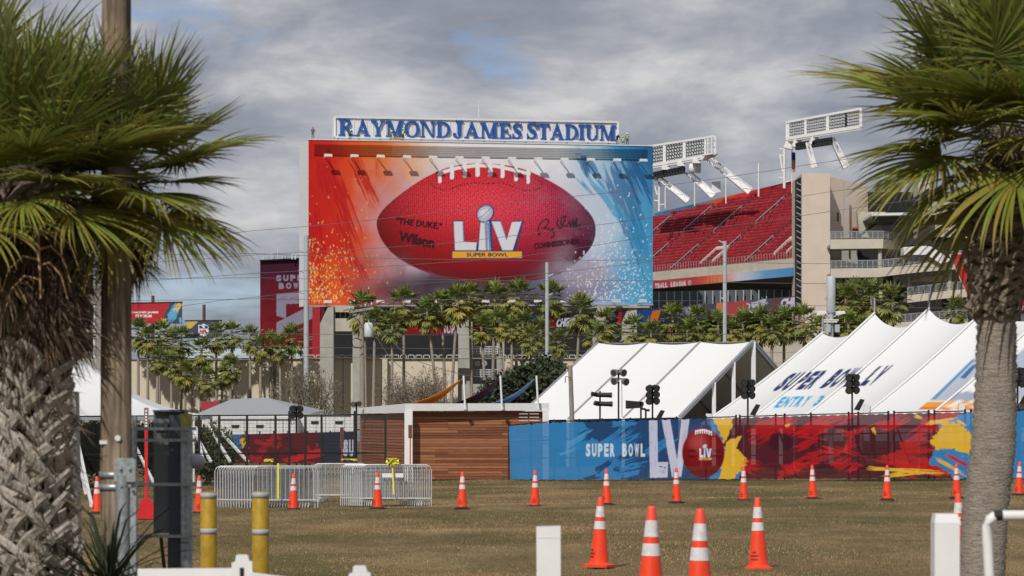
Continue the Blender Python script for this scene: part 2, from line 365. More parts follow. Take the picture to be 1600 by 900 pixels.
# pebbled leather print
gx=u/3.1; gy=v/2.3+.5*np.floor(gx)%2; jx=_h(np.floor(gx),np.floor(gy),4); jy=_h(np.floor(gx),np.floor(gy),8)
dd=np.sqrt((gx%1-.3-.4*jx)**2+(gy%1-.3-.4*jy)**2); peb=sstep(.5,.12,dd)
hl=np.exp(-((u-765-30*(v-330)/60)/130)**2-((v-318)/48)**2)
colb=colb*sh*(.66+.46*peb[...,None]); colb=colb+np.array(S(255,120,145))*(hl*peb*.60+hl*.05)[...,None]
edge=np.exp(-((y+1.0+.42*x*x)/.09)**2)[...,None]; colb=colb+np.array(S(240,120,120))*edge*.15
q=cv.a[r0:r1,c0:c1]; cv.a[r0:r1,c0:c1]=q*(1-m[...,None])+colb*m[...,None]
for d_,cc,al in ((0,S(60,10,20),.8),(2.2,S(210,40,60),.55)):   # lower seam
    cv.line([(608,390+d_),(640,412+d_),(690,429+d_),(750,437+d_),(810,436+d_),(860,428+d_)],1.3,cc,al)
# smoke
sm=fbm(U*.022,V*.03,77,5); s1=np.exp(-((U-905)/42)**2-((V-425)/26)**2); s2=np.exp(-((U-905)/30)**2-((V-385)/30)**2)*.5; s3=np.exp(-((U-620)/55)**2-((V-418)/22)**2)*.6; s4=np.exp(-((U-870)/40)**2-((V-300)/25)**2)*.35;s5=np.exp(-((U-700)/120)**2-((V-452)/14)**2)*.5
cv.blend(np.clip((s1+s2+s4)*sstep(.3,.75,sm)*1.3,0,.8),S(175,165,185)); cv.blend(np.clip((s3+s5)*sstep(.3,.7,sm),0,.6),S(110,95,108))
# laces
wl=S(242,242,245)
arc=[(684,271),(695,265),(715,259.5),(745,255.5),(775,256.5),(800,262),(818,266.5),(829,269)]
arc=[(a,b+3) for a,b in arc]
cv.line(arc,5.2,wl)
for a,b0,b1,w_ in ((687,268,286,5),(706,259,280,6),(726,256,277,6),(746,255,276,6.4),(766,256,276,6.4),(785,258,278,6),(806,262,283,5.5),(825,265,287,5)):
    cv.poly([(a-w_/2,b0-1),(a+w_/2,b0-1),(a+w_/2+.5,b1-2),(a+w_/2-1.5,b1),(a-w_/2+1.5,b1),(a-w_/2+.4,b1-2)],wl); cv.ell(a,b1-2,w_/2,2.2,wl)
st=[(674,286),(678,293),(692,296.5),(706,295),(724,288),(740,285.5),(760,286.5),(785,286),(800,291),(815,297),(832,298),(846,293),(848,286),(838,280)]
for (a,b) in zip(st[:-1],st[1:]):
    for k in range(3):
        f0,f1=k/3,(k+.6)/3; cv.line([(lerp(a[0],b[0],f0),lerp(a[1],b[1],f0)),(lerp(a[0],b[0],f1),lerp(a[1],b[1],f1))],1.3,S(40,20,28))
ink=S(52,18,28)
cv.text('"THE DUKE."',[(618,350),(690,359),(691,348.5),(619,339)],ink,bold=.05)
cv.text('Wilson',[(622,377),(678,389),(680,371),(624,361)],ink,.95,bold=.055)
cv.text('COMMISSIONER',[(834,390),(906,381),(906,371.5),(834,380)],ink,.9,bold=.07)
sg=[[(846,362),(842,368),(840,360),(845,348),(853,342),(858,345),(855,352),(848,357),(856,356),(860,362),(864,357),(866,369),(860,372)],[(872,341),(870,350),(876,358),(882,345),(884,338),(878,340),(876,350),(886,354),(890,345),(892,356),(896,342),(896,357),(901,340),(900,356),(908,350)]]
for l_ in sg: cv.line(l_,2.3,S(48,34,44),.95)
# numeral emblem
def emblem(cv,f,navy,wh,gold,deck=1): # f maps board px -> target px
    p=lambda *a:[f(x,y) for x,y in a]
    Lp=p((709,346),(722.5,346),(724,378),(745,379),(743.5,391),(711,391)); Ip=p((751,346),(764,346),(767,391),(747.5,391)); Vp=p((768,346),(781.5,346),(791.5,376),(800,347),(815,346),(801,391),(785,391))
    return Lp,Ip,Vp
def draw_emblem(cv,f,k=1.):
    navy=S(30,55,120); blue=S(60,130,200); wh=S(226,228,238); gold=S(244,178,44)
    for pl in emblem(cv,f,0,0,0):
        c_=np.mean(np.array(pl),0)
        for off,cc,g in (((2.2*k,-.2*k),navy,1.5*k),((1.4*k,0),blue,0),((0,0),navy,1.*k),((0,0),wh,0)):
            pts=[(x+off[0]+(g if x>c_[0] else -g),y+off[1]+(g if y>c_[1] else -g)) for x,y in pl]; cv.poly(pts,cc)
    a,b=f(758.5,333.5); 
    cv.ell(a,b,15.5*k,12.8*k,navy,1,.03,-.9); cv.ell(a-.5*k,b,13.6*k,11*k,S(190,195,215),1,.05,-.9); cv.ell(a-2*k,b-2*k,8.5*k,6.5*k,wh,1,.5,-.9)
    cv.line([f(748,341),f(756,336),f(766,326),f(768,322)],.8*k,navy); cv.line([f(750,328),f(760,325)],.6*k,S(120,125,150))
    cv.poly([f(757,346),f(762,346),f(762.5,391),f(759,391)],S(150,155,180)); cv.poly([f(762,348),f(765,348),f(766.5,391),f(764,391)],S(110,150,205))
    cv.poly([f(705.5,391.5),f(817,391.5),f(817,404.5),f(705.5,404.5)],navy); cv.poly([f(707,393),f(815.5,393),f(815.5,403),f(707,403)],gold)
    q=[f(729,401.2),f(794,401.2),f(794,394.8),f(729,394.8)]; cv.text('SUPER BOWL',q,S(30,40,90),bold=.035)
draw_emblem(cv,lambda x,y:(x,y))
# sparks
r2=np.random.default_rng(5)
for k in range(430):
    a=482+abs(r2.normal())*38; b=474-abs(r2.normal())*50
    if k%9==0: a=r2.uniform(485,650); b=r2.uniform(260,474)
    if a>640 or b<240 or ((a-760)/176)**2+((b-348)/95)**2<1: continue
    l_=r2.uniform(1,4.2); an=r2.normal()*.35+.15; cv.line([(a,b),(a-l_*math.sin(an),b-l_*math.cos(an))],r2.uniform(.7,1.3),[S(250,200,60),S(252,225,120),S(250,235,190)][k%3],.9)
for k in range(560):
    a=r2.normal()*42+955; b=474-abs(r2.normal())*62
    if a<880 or a>1018 or b<270 or (((a-760)/172)**2+((b-348)/92)**2<1 and k%6): continue
    l_=r2.uniform(.8,3.6); an=r2.normal()*.5-.4; cv.line([(a,b),(a-l_*math.sin(an),b-l_*math.cos(an))],r2.uniform(.8,1.5),S(245,248,252),.95)
nx,ny=600,288
s_=np.linspace(0,1,nx+1)[None,:,None]; t_=np.linspace(0,1,ny+1)[:,None,None]
TLb,TRb,BRb,BLb=BP(482,219),BP(1020,229),BP(1020,475),BP(482,477)
pos=bil(TLb,TRb,BRb,BLb,nx,ny); face=gridmesh('face_panel',pos,nx,ny,cv,m_print,bb)
back=Vector((-.334,.942,0))
b_=MB(); e_=.04
q=[p+back*.05 for p in (BLb,BRb,TRb,TLb)]; b_.hexa(q,[p+back*5.2 for p in q]); b_.build('casing',m_wsteel,bb)
b_=MB(); b_.beam(TLb+back*.5+Vector((0,0,.12)),TRb+back*.5+Vector((0,0,.12)),1.2,.16); b_.build('top_coping',m_wsteel,bb)
b_=MB(); b_.beam(BLb+Vector((0,0,-.12)),BRb+Vector((0,0,-.12)),.3,.16); b_.build('bottom_trim',m_gsteel,bb)
# louvre band: frame and slats
lm=M('louvre_paint',rough=.5,attr='Col',var=.05)
lv=MB()
nseg=60
for k in range(13):
    for j in range(nseg):
        f0,f1=j/nseg,(j+1)/nseg; 
        def pt(f,o,dz): 
            u=lerp(491,1011,f); v=lerp(lerp(225,233,f),lerp(242.5,250,f),(k+.5)/13); return BP(u,v+dz,o*.5)
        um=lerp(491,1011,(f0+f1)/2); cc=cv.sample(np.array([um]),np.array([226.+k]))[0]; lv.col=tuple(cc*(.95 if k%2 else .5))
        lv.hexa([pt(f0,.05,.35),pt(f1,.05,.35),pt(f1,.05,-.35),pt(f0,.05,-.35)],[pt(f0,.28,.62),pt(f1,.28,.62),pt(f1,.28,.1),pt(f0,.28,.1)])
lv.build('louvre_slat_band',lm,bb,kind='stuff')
# floodlight arms on the face
def arm_set(v_of,drop,length):
    for k in range(13):
        u=507+40.9*k-(0 if k==0 else 0); v=v_of(u)
        b_=MB(); a=BP(u,v,.05); e=BP(u,v,length)+Vector((0,0,.25)); b_.beam(a,e,.09); b_.beam(a+Vector((0,0,.45)),e,.05)
        fl=MB(); tv=Vector((.942,.334,0)); fl.hexa([e-tv*.62+Vector((0,0,-.28)),e+tv*.62+Vector((0,0,-.28)),e+tv*.55+Vector((0,0,.1)),e-tv*.55+Vector((0,0,.1))],[e-tv*.62+Vector((-.1,.35,-.2)),e+tv*.62+Vector((-.1,.35,-.2)),e+tv*.5+Vector((-.1,.3,.12)),e-tv*.5+Vector((-.1,.3,.12))])
        o=fl.build('floodlight',m_white,bb); b_.build('arm',m_wsteel,o)
arm_set(lambda u:lerp(246.5,254,(u-507)/490),0,2.1)
arm_set(lambda u:lerp(474,472.5,(u-507)/490),0,1.9)
# piers that carry the board
def pier(u0,u1,vt,hang,Y,lean):
    b_=MB(); b_.slab(u0,u1,vt+hang,668,Y,2.6); a=[P(u0,vt+hang,Y),P(u1,vt+hang,Y),P(u1,vt,Y),P(u0+lean,vt,Y)]
    b_.ext(a,(0,2.6,0)); b_.build('pier',m_concg,bb)
pier(500,521,478,28,369.6,13); pier(551,571,490,5,370,0); pier(716,738,478,50,378,0); pier(776,788,470,30,381,0); pier(926,947,478,22,383,9); pier(972,995,477,26,386,11)
b_=MB(); b_.slab(523,1015,478,481,379,5,386); b_.build('girder',m_concg,bb)
# ================================================================ serif letters of the rooftop sign
def R_(x0,y0,x1,y1): return [(x0,y0),(x1,y0),(x1,y1),(x0,y1)]
def ring(cx,cy,rx,ry,tx,ty,a0,a1,n=14):
    o=[]
    for k in range(n):
        A0=a0+(a1-a0)*k/n; A1=a0+(a1-a0)*(k+1)/n
        g=lambda a,i:(cx+math.cos(a)*(rx-tx*i),cy+math.sin(a)*(ry-ty*i)); o.append([g(A0,1),g(A1,1),g(A1,0),g(A0,0)])
    return o
def spath(pts,ws):
    o=[]
    for i in range(len(pts)-1):
        (x0,y0),(x1,y1)=pts[i],pts[i+1]
        def nr(j):
            a=pts[max(0,j-1)]; b=pts[min(len(pts)-1,j+1)]; l=math.hypot(b[0]-a[0],b[1]-a[1]); return -(b[1]-a[1])/l,(b[0]-a[0])/l
        n0,n1_=nr(i),nr(i+1); w0,w1=ws[i]/2,ws[i+1]/2
        o.append([(x0-n0[0]*w0,y0-n0[1]*w0),(x1-n1_[0]*w1,y1-n1_[1]*w1),(x1+n1_[0]*w1,y1+n1_[1]*w1),(x0+n0[0]*w0,y0+n0[1]*w0)])
    return o
pi=math.pi
GL={
'R':(.95,[R_(.12,0,.31,1),R_(.02,0,.41,.07),R_(.02,.93,.4,1)]+ring(.38,.735,.36,.265,.18,.07,-pi/2,pi/2)+[R_(.3,.93,.4,1),R_(.3,.47,.4,.54),[(.38,.5),(.55,.5),(.86,.03),(.64,.03)],R_(.66,0,.95,.07)]),
'A':(1.0,[[(.10,.04),(.17,.04),(.5,.9),(.45,1)],[(.42,1),(.55,1),(.92,.04),(.7,.04)],R_(.26,.3,.68,.37),R_(0,0,.28,.07),R_(.6,0,1.0,.07)]),
'Y':(.95,[R_(.37,0,.57,.5),R_(.26,0,.68,.07),[(.08,.96),(.3,.96),(.57,.46),(.37,.46)],[(.76,.96),(.83,.96),(.57,.46),(.48,.46)],R_(0,.93,.38,1),R_(.64,.93,.95,1)]),
'M':(1.2,[R_(.12,0,.19,1),R_(0,0,.32,.07),R_(0,.93,.24,1),[(.12,1),(.34,1),(.66,.1),(.55,.0)],[(.56,0),(.62,0),(.95,1),(.88,1)],R_(.86,0,1.06,1),R_(.76,0,1.2,.07),R_(.9,.93,1.2,1)]),
'O':(1.0,ring(.5,.5,.5,.52,.2,.08,0,2*pi,26)),
'N':(1.02,[R_(.12,0,.19,1),R_(0,0,.32,.07),R_(0,.93,.24,1),[(.1,1),(.33,1),(.9,0),(.78,0)],R_(.83,0,.9,1),R_(.7,.93,1.02,1)]),
'D':(.95,[R_(.12,0,.31,1),R_(.02,0,.4,.07),R_(.02,.93,.4,1)]+ring(.38,.5,.57,.5,.2,.07,-pi/2,pi/2,18)),
'J':(.62,[R_(.28,.2,.47,1),R_(.17,.93,.6,1)]+ring(.26,.2,.21,.24,.12,.09,pi,2*pi,12)+ring(.09,.2,.09,.09,.08,.08,0,2*pi,8)),
'E':(.82,[R_(.12,0,.31,1),R_(.02,0,.78,.07),R_(.02,.93,.74,1),R_(.3,.47,.56,.54),R_(.70,.06,.78,.28),R_(.67,.74,.74,.94),R_(.5,.38,.57,.63)]),
'S':(.66,spath([(.60,.72),(.55,.86),(.42,.955),(.27,.95),(.15,.86),(.13,.74),(.2,.62),(.35,.53),(.50,.43),(.56,.28),(.5,.14),(.36,.05),(.22,.06),(.1,.16),(.05,.3)],[.04,.06,.08,.1,.14,.17,.19,.2,.19,.17,.14,.1,.08,.06,.04])+[R_(.56,.68,.62,1),R_(.03,0,.09,.33)]),
'T':(.86,[R_(.33,0,.53,1),R_(.22,0,.64,.07),R_(0,.93,.86,1),R_(0,.72,.07,.94),R_(.79,.72,.86,.94)]),
'I':(.44,[R_(.12,0,.32,1),R_(.01,0,.43,.07),R_(.01,.93,.43,1)]),
'U':(.98,[R_(.12,.3,.31,1),R_(0,.93,.42,1),R_(.78,.3,.85,1),R_(.66,.93,.98,1)]+ring(.485,.32,.365,.33,.15,.08,pi,2*pi,14)),
}
sg=thing('rooftop_sign','long white lattice sign with blue serif capitals on top of the huge board','sign',(P(740,218,373).x,373,45.5))
SY0,SY1=376.,389.5
def SP(u,v,o=0.): f=(u-523)/442; Y=1/(1/SY0*(1-f)+1/SY1*f); return P(u,v,Y)+Vector((.27,-.96,0))*o
b_=MB(); q=[SP(523,214),SP(965,222),SP(965,191),SP(523,183)]; b_.hexa(q,[p+Vector((-.3,.95,0))*1.6 for p in q]); b_.build('backing_panel',M('perforated_white',(.66,.67,.68),.6,var=.05,scale=3,bump=.3,bscale=6),sg)
b_=MB()
for a,b in (((523,214),(965,222)),((965,222),(965,191)),((965,191),(523,183)),((523,183),(523,214))): b_.beam(SP(*a,.1),SP(*b,.1),.3)
b_.build('frame',m_wsteel,sg)
for k in range(14):
    u=530+k*32.5; v0=lerp(214,222,(u-523)/442); b_=MB(); b_.beam(SP(u,v0+6,-.5),SP(u,v0-2,-.5),.3); b_.build('support_post',m_gsteel,sg)
# thin lattice on the panel
b_=MB()
for k in range(1,44):
    u=523+k*10; f=(u-523)/442; b_.beam(SP(u,lerp(214,222,f),.06),SP(u,lerp(183,191,f),.06),.07)
b_.build('lattice_ribs',m_wsteel,sg,kind='stuff')
m_blue=M('sign_blue',S(35,85,165,.9),.45,var=.05); m_sil=M('letter_return',(.5,.5,.5),.4,var=.1)
words=[('RAYMOND',528,703),('JAMES',707,815),('STADIUM',822,962)]
for w_,ua,ub in words:
    tot=sum(GL[c][0]*(1.15 if i==0 else 1.) for i,c in enumerate(w_))+.05*(len(w_)-1); x=0
    for i,c in enumerate(w_):
        kx=1.15 if i==0 else 1.; wd=GL[c][0]*kx
        b_=MB(); hh=1.0 if i==0 or w_=='x' else .93; br=MB()
        for j,pl in enumerate(GL[c][1]):
            def mp(px,py,o):
                u=ua+(ub-ua)*(x+px*kx)/tot; f=(u-523)/442; vb=lerp(212.2,220.3,f); vt=lerp(185,194.5,f); return SP(u,vb+(vt-vb)*py*hh,o)
            o=.62+.012*(j%5); mcx=sum(p[0] for p in pl)/len(pl); pl=[(px+(.003 if px>mcx else -.003),py) for px,py in pl]; a=[mp(px,py,o*.6) for px,py in pl]; bk=[mp(px,py,.12) for px,py in pl]; n=len(pl)
            b_.add(a+bk,[tuple(range(n))]+[(q_,(q_+1)%n,(q_+1)%n+n,q_+n) for q_ in range(n)])
        b_.build('letter',m_blue,sg); x+=wd+.05
b_=MB(); b_.tube([P(748,184,385),P(748,156,385)],.05,5); tag(b_.build('lightning_rod',m_wsteel),'thin grey rod rising behind the middle of the blue letter sign','rod')
# ================================================================ concourse building below the board
cb=thing('stadium_concourse','lower stadium facade of beige panels and dark openings under the huge board','building',(0,392,0))
b_=MB(); b_.slab(480,1260,459,668,438,3,430); b_.build('rear_wall',m_dark,cb)  # near-black colour stands in for the shade inside the openings
b_=MB(); b_.slab(521.3,551,478.8,487.5,370.2,1.4); b_.build('upper_panel',m_conc,cb)
b_=MB(); b_.slab(521.3,551,497.5,517.5,370.2,1.4); b_.build('lower_panel',m_conc,cb)
b_=MB(); b_.slab(488,500,480,560,384,2); b_.build('side_wall',M('red_wall',S(170,30,40,.8),.7),cb)
for k,u in enumerate((523,531,539,546)):
    b_=MB(); b_.slab(u,u+1.,487.5,497.5,375.5,.3); b_.build('window_mullion',m_wsteel,cb)
b_=MB(); b_.slab(521,551,487.6,497.4,376,.2); b_.build('window_glass',m_glass,cb)
b_=MB(); b_.slab(571,716,490,508,388,.3); b_.build('glass_band',m_dkglass,cb)
for k in range(18):
    b_=MB(); b_.slab(575+k*8,576.2+k*8,490,508,387,.4); b_.build('mullion',m_gsteel,cb)
def sheet(name,parent,ql,qr,cv,mat,th=.12,dens=1.2,back=None,**k):
    TL,BL=P(ql[0],ql[1],ql[3]),P(ql[0],ql[2],ql[3]); TR,BR=P(qr[0],qr[1],qr[3]),P(qr[0],qr[2],qr[3])
    nx=max(2,int((qr[0]-ql[0])*dens)); ny=max(2,int((ql[2]-ql[1])*dens))
    o=gridmesh(name,bil(TL,TR,BR,BL,nx,ny),nx,ny,cv,mat,parent,**k)
    if back:
        b_=MB(); a=[p+Vector((0,.03,0)) for p in (BL,BR,TR,TL)]; b_.hexa(a,[p+Vector((0,th,0)) for p in a]); b_.build(back,m_gsteel,parent)
    return o
c_=Canvas(630,505,722,524,4,S(165,20,34)); c_.brush((640,508),(700,520),10,S(205,30,40),.9,.4,3); c_.ctext('SUPE',690.5,719,508.5,521,S(225,215,225),.85,.06)
sheet('red_ribbon_screen',cb,(634,508,522,386),(717,506,521,386),c_,m_screen,dens=2)
c_=Canvas(580,474,616,487,4,S(30,50,95)); c_.rtext('LASSIC II',586,611,478.5,482.5,S(210,220,240),bold=.03)
sheet('blue_name_strip',cb,(584,477.5,484.5,380.5),(613,477.5,484.5,380.5),c_,m_print,dens=2)
# red bay with pale trim and the stair bay with round fans
c_=Canvas(716,492,760,528,4,S(165,30,44)); 
for k in range(5): c_.line([(718,497+k*4.6),(760,498+k*4.6)],.8,S(235,225,225))
c_.line([(736,500),(733,506),(731,510),(733,514),(736,520)],1.6,S(235,225,225))
sheet('striped_red_panel',cb,(722,495,523,384),(758,497,523,384),c_,m_print,dens=2)
b_=MB(); b_.slab(716,790,484,491,384,3); b_.build('bay_lintel',m_conc,cb)
for fl,(va,vb) in enumerate(((524,553),(559,589),(592,612))):
    b_=MB(); b_.slab(738,778,vb,vb+4,381,3); b_.build('landing',m_concg,cb)
    b_=MB(); 
    for r_ in range(5): b_.slab(738,778,vb-12+r_*2.6,vb-11.2+r_*2.6,380.6,.08)
    for r_ in range(7): b_.slab(738+r_*6.5,738.7+r_*6.5,vb-12,vb,380.5,.08)
    b_.build('railing',m_wsteel,cb)
    if fl<2:
        for u in (746,757):
            c0=P(u,va+9,381.5); f_=MB(); f_.lathe([(.36,-.2),(.42,-.2),(.42,.2),(.36,.2)],c0,14,'y'); o=f_.build('round_fan',m_steel,cb); f_=MB(); f_.lathe([(.12,-.1),(.12,.1)],c0,8,'y'); f_.build('hub',m_black,o)
# chiefs ribbon
c_=Canvas(780,484,970,516,3,S(24,22,28)); c_.brush((820,490),(870,515),16,S(40,70,130),.9,.4,4); c_.poly([(848,490),(868,490),(868,512),(840,512)],S(135,24,32)); c_.brush((840,492),(862,510),8,S(190,30,38),.9,.3,8)
c_.text('CHIEFS',[(868,511.5),(898,509),(900,495.5),(871,498)],S(225,225,240),bold=.06); c_.brush((906,505),(920,512),6,S(190,40,40),.9,.3,2)
sheet('dark_ribbon_screen',cb,(792,496,515,393),(932,488,510,396),c_,m_screen,dens=2)
c_=Canvas(944,484,976,508,4,S(26,24,30)); c_.ell(957,494,5,6,S(70,90,120)); c_.poly([(966,486),(972,487),(971,505),(963,505),(967,496)],S(200,35,45))
sheet('helmet_screen',cb,(947,488.5,504,392),(972,487.5,504,392),c_,m_screen,dens=2)
b_=MB(); b_.slab(948,972,522,536,392,.3); b_.build('blue_grey_panel',M('bluegrey',(.16,.2,.3),.5),cb)
for k in range(26):
    b_=MB(); b_.slab(945+k*12,946.4+k*12,457-k*.2,486,410,.3); b_.build('mullion',m_gsteel,cb)
b_=MB(); b_.qs((944,457,488,411),(1256,451,487,411),.3); b_.build('glass_band',m_dkglass,cb)
for a,b in ((790,870),(870,932)):
    for k in range(7):
        u=a+(b-a)*(k+.5)/7; b_=MB(); b_.slab(u,u+1.1,478,494,392,.3); b_.build('mullion',m_gsteel,cb)
c_=Canvas(990,456,1256,508,3,S(30,36,82)); c_.poly([(990,480),(1030,480),(1022,510),(990,510)],S(30,75,150)); c_.poly([(1012,506),(1020,486),(1033,484),(1026,506),(1020,506),(1022,496),(1018,506)],S(230,125,30))
c_.text('SUPER BOWL LV',[(1053,494),(1095,489),(1095,477),(1053,482)],S(150,145,205),bold=.03); c_.poly([(1120,470),(1133,470),(1128,500),(1117,500)],S(225,120,30)); c_.poly([(1137,468),(1172,466),(1168,500),(1132,500)],S(185,28,36))
c_.poly([(1172,466),(1206,466),(1200,500),(1168,500)],S(60,40,80)); c_.brush((1172,478),(1200,470),9,S(215,215,230),.9,.2,4); c_.line([(1166,474),(1172,476),(1170,484),(1176,490)],2,S(225,225,235)); c_.poly([(1206,462),(1256,460),(1256,500),(1200,500)],S(80,20,36)); c_.text('CHIEFS',[(1218.5,482),(1257,478),(1260,461),(1221,467)],S(228,225,240),bold=.06)
sheet('long_ribbon_screen',cb,(995,485,507,404),(1250,462,487,398),c_,m_screen,dens=1.6)
# deck railing on top of the perimeter wall
pw=thing('perimeter_wall','long cream stadium wall with pilasters behind the palm trees','wall',(0,375,0))
for a,b in ((195,300),(300,415),(415,536),(536,596),(604,716),(788,862),(862,1010)):
    b_=MB(); b_.slab(a+.6,b-.6,562 if a<400 else 560,670,375,1.2); b_.build('wall_panel',m_cream,pw)
b_=MB(); b_.slab(195,1010,600,672,376.4,.6); b_.build('recess_wall',m_concg,pw)
for u,w_ in ((303,9),(412,14),(432,6),(597,8),(790,8),(862,5)):
    b_=MB(); b_.slab(u,u+w_,561,670,373.6,1.35); b_.build('pilaster',M('pilaster_beige',(.5,.46,.38),.85),pw)
b_=MB(); b_.slab(196,1010,559.2,560.6,374.6,1.9); b_.build('coping',m_conc,pw)
b_=MB(); b_.slab(1140,1262,532,585,360,1.); b_.build('low_wall',m_conc,pw)
b_=MB()
for k in range(44):
    u=470+k*12
    if 716<u<780: continue
    b_.tube([P(u,560,376),P(u,555.5,376),P(u+.6,555,376),P(u+8.4,555,376),P(u+9,555.5,376),P(u+9,560,376)],.05,4)
b_.build('guard_rail_hoops',m_wsteel,pw,kind='stuff')
b_=MB(); b_.slab(265,480,545,560,378,1.); tag(b_.build('pale_tarp_wall',M('pale_blue_tarp',S(205,222,235,.8),.6,var=.1,scale=.6)),'pale blue white screen wall standing above the left end of the cream wall','screen')
# ================================================================ seating stand
stand=thing('seating_stand','upper deck of empty red seats with aisle rails between board and pink wall','grandstand',(45,400,0))
B1=P(1252,418,400); A1=P(1021,440,430); dv=(A1-B1); dl=dv.length; dh=Vector((dv.x,dv.y,dv.z)).normalized()
perp=Vector((-dh.y,dh.x,0)); perp=perp if perp.x>0 else -perp; perp.normalize(); RK=.72
cl=(perp+Vector((0,0,RK)))          # one metre of run up the rake
nrm=dh.cross(cl).normalized()
def onplane(u,v):
    d=P(u,v,1)-Vector((0,0,CZ)); o=Vector((0,0,CZ)); p=o+d*((B1-o).dot(nrm)/d.dot(nrm)); r=p-B1
    # solve r = a*dh + b*cl
    b=r.dot(perp-dh*perp.dot(dh))/cl.dot(perp-dh*perp.dot(dh)); a=(r-cl*b).dot(dh); return a,b
ta=[onplane(u,lerp(345,292,(u-1021)/229)) for u in (1021,1080,1140,1200,1250)]
def rtop(a):
    xs=[t[0] for t in ta][::-1]; ys=[t[1] for t in ta][::-1]
    if a<xs[0]: return ys[0]
    if a>xs[-1]: return ys[-1]+(ys[-1]-ys[-2])/(xs[-1]-xs[-2])*(a-xs[-1])
    return float(np.interp(a,xs,ys))
def SPt(a,r,h=0): return B1+dh*a+cl*r+Vector((0,0,h))
amin=-4.; amax=61.; rows=30; m_step=M('stand_concrete',(.30,.27,.25),.9,var=.2,scale=1.5)
m_seat=M('red_seats',rough=.45,var=.08,attr='Col',scale=.3)
b_=MB(); se=MB(); RW=.82
rr=random.Random(3); aseg=[amin+(amax-amin)*k/30 for k in range(31)]; 
for i in range(38):
    r0=.8+i*RW
    for j in range(30):
        a0,a1=aseg[j],aseg[j+1]
        if r0>rtop((a0+a1)/2) or proj(SPt(a1,r0))[0]>1275: continue
        q=SPt(a0,r0),SPt(a1,r0),SPt(a1,r0+RW),SPt(a0,r0+RW); z0=q[0].z
        f0=[q[0]-Vector((0,0,.5)),q[1]-Vector((0,0,.5)),Vector((q[1].x,q[1].y,q[1].z+RW*RK*.5)),Vector((q[0].x,q[0].y,q[0].z+RW*RK*.5))]
        b_.hexa(f0,[p+perp*RW for p in f0])
    na=int((amax-amin)/.56)
    for j in range(na):
        a=amin+j*.56
        if r0>rtop(a)-.4 or (j%17) in (0,) or proj(SPt(a,r0))[0]>1262: continue
        g=rr.random(); se.col=(.29+.10*g,.018+.014*g,.030+.016*g)
        c=SPt(a,r0+.35,RK*RW*.5); h=.46
        x=dh*h/2; y=perp*.2
        p=c+Vector((0,0,.36)); 
        se.add([p-x-y,p+x-y,p+x+y,p-x+y,p-x+y*1.3+Vector((0,0,.46)),p+x+y*1.3+Vector((0,0,.46))],[(0,1,2,3),(3,2,5,4),(0,3,4),(1,5,2)])
b_.build('terrace_steps',m_step,stand,kind='stuff'); se.build('seat_rows',m_seat,stand,kind='stuff')
# aisle rails, in short flights
k=0; na=int((amax-amin)/.56)
for j in range(0,na,17):
    a=amin+j*.56+.28; r=1.5+(k%2)*1.2; k+=1
    while r<rtop(a)-2 and proj(SPt(a,r+5))[0]<1258:
        L_=6.2; h_=MB(); pts=[SPt(a,r,1.0),SPt(a,r+L_,1.0)]
        h_.tube(pts,.06,4)
        for q in range(5): h_.tube([SPt(a,r+L_*q/4,.3),SPt(a,r+L_*q/4,1.0)],.045,4); h_.beam(SPt(a-.22,r+L_*q/4,.55),SPt(a+.22,r+L_*q/4,.55),.12,.3); h_.box(*[c for ab in zip(SPt(a,r+L_*q/4-.25,.35),SPt(a,r+L_*q/4+.25,.75)) for c in (min(ab),max(ab))]) if False else None
        h_.build('aisle_rail',m_steel,stand); r+=L_+3.4
# back parapet with coloured strip
cvp=Canvas(1016,280,1256,360,3,S(90,40,55)); 
for u0,u1,c in ((1016,1040,S(45,120,185)),(1040,1075,S(50,110,160)),(1075,1092,S(60,100,125)),(1092,1112,S(100,120,150)),(1112,1120,S(160,110,70)),(1120,1150,S(190,85,35)),(1150,1185,S(200,50,35)),(1185,1205,S(150,30,38)),(1205,1256,S(95,28,40))): cvp.poly([(u0,280),(u1+2,280),(u1-2,360),(u0-4,360)],c)
cvp.text('337',[(1159,312),(1165,310.6),(1165,305.5),(1159,307)],S(225,210,210),bold=.06); cvp.text('338',[(1210,304.5),(1216,303.5),(1216,298),(1210,299)],S(225,210,210),bold=.06)
pa=[SPt(t[0],t[1]+.2,0) for t in ta]; n_=120
pp=np.zeros((7,n_+1,3))
for i in range(n_+1):
    f=i/n_*4; j=min(3,int(f)); p=pa[j].lerp(pa[j+1],f-j)
    for h in range(7): pp[h,i]=p+Vector((0,0,1.2-h*.27))
gridmesh('parapet_banner',pp,n_,6,cvp,m_print,stand)
b_=MB()
for j in range(4):
    a,b=pa[j],pa[j+1]; q=[a+Vector((0,0,-3)),b+Vector((0,0,-3)),b+Vector((0,0,1.2)),a+Vector((0,0,1.2))]; q=[p+perp*.06 for p in q]; b_.hexa(q,[p+perp*.5 for p in q])
b_.build('back_parapet',m_concg,stand)
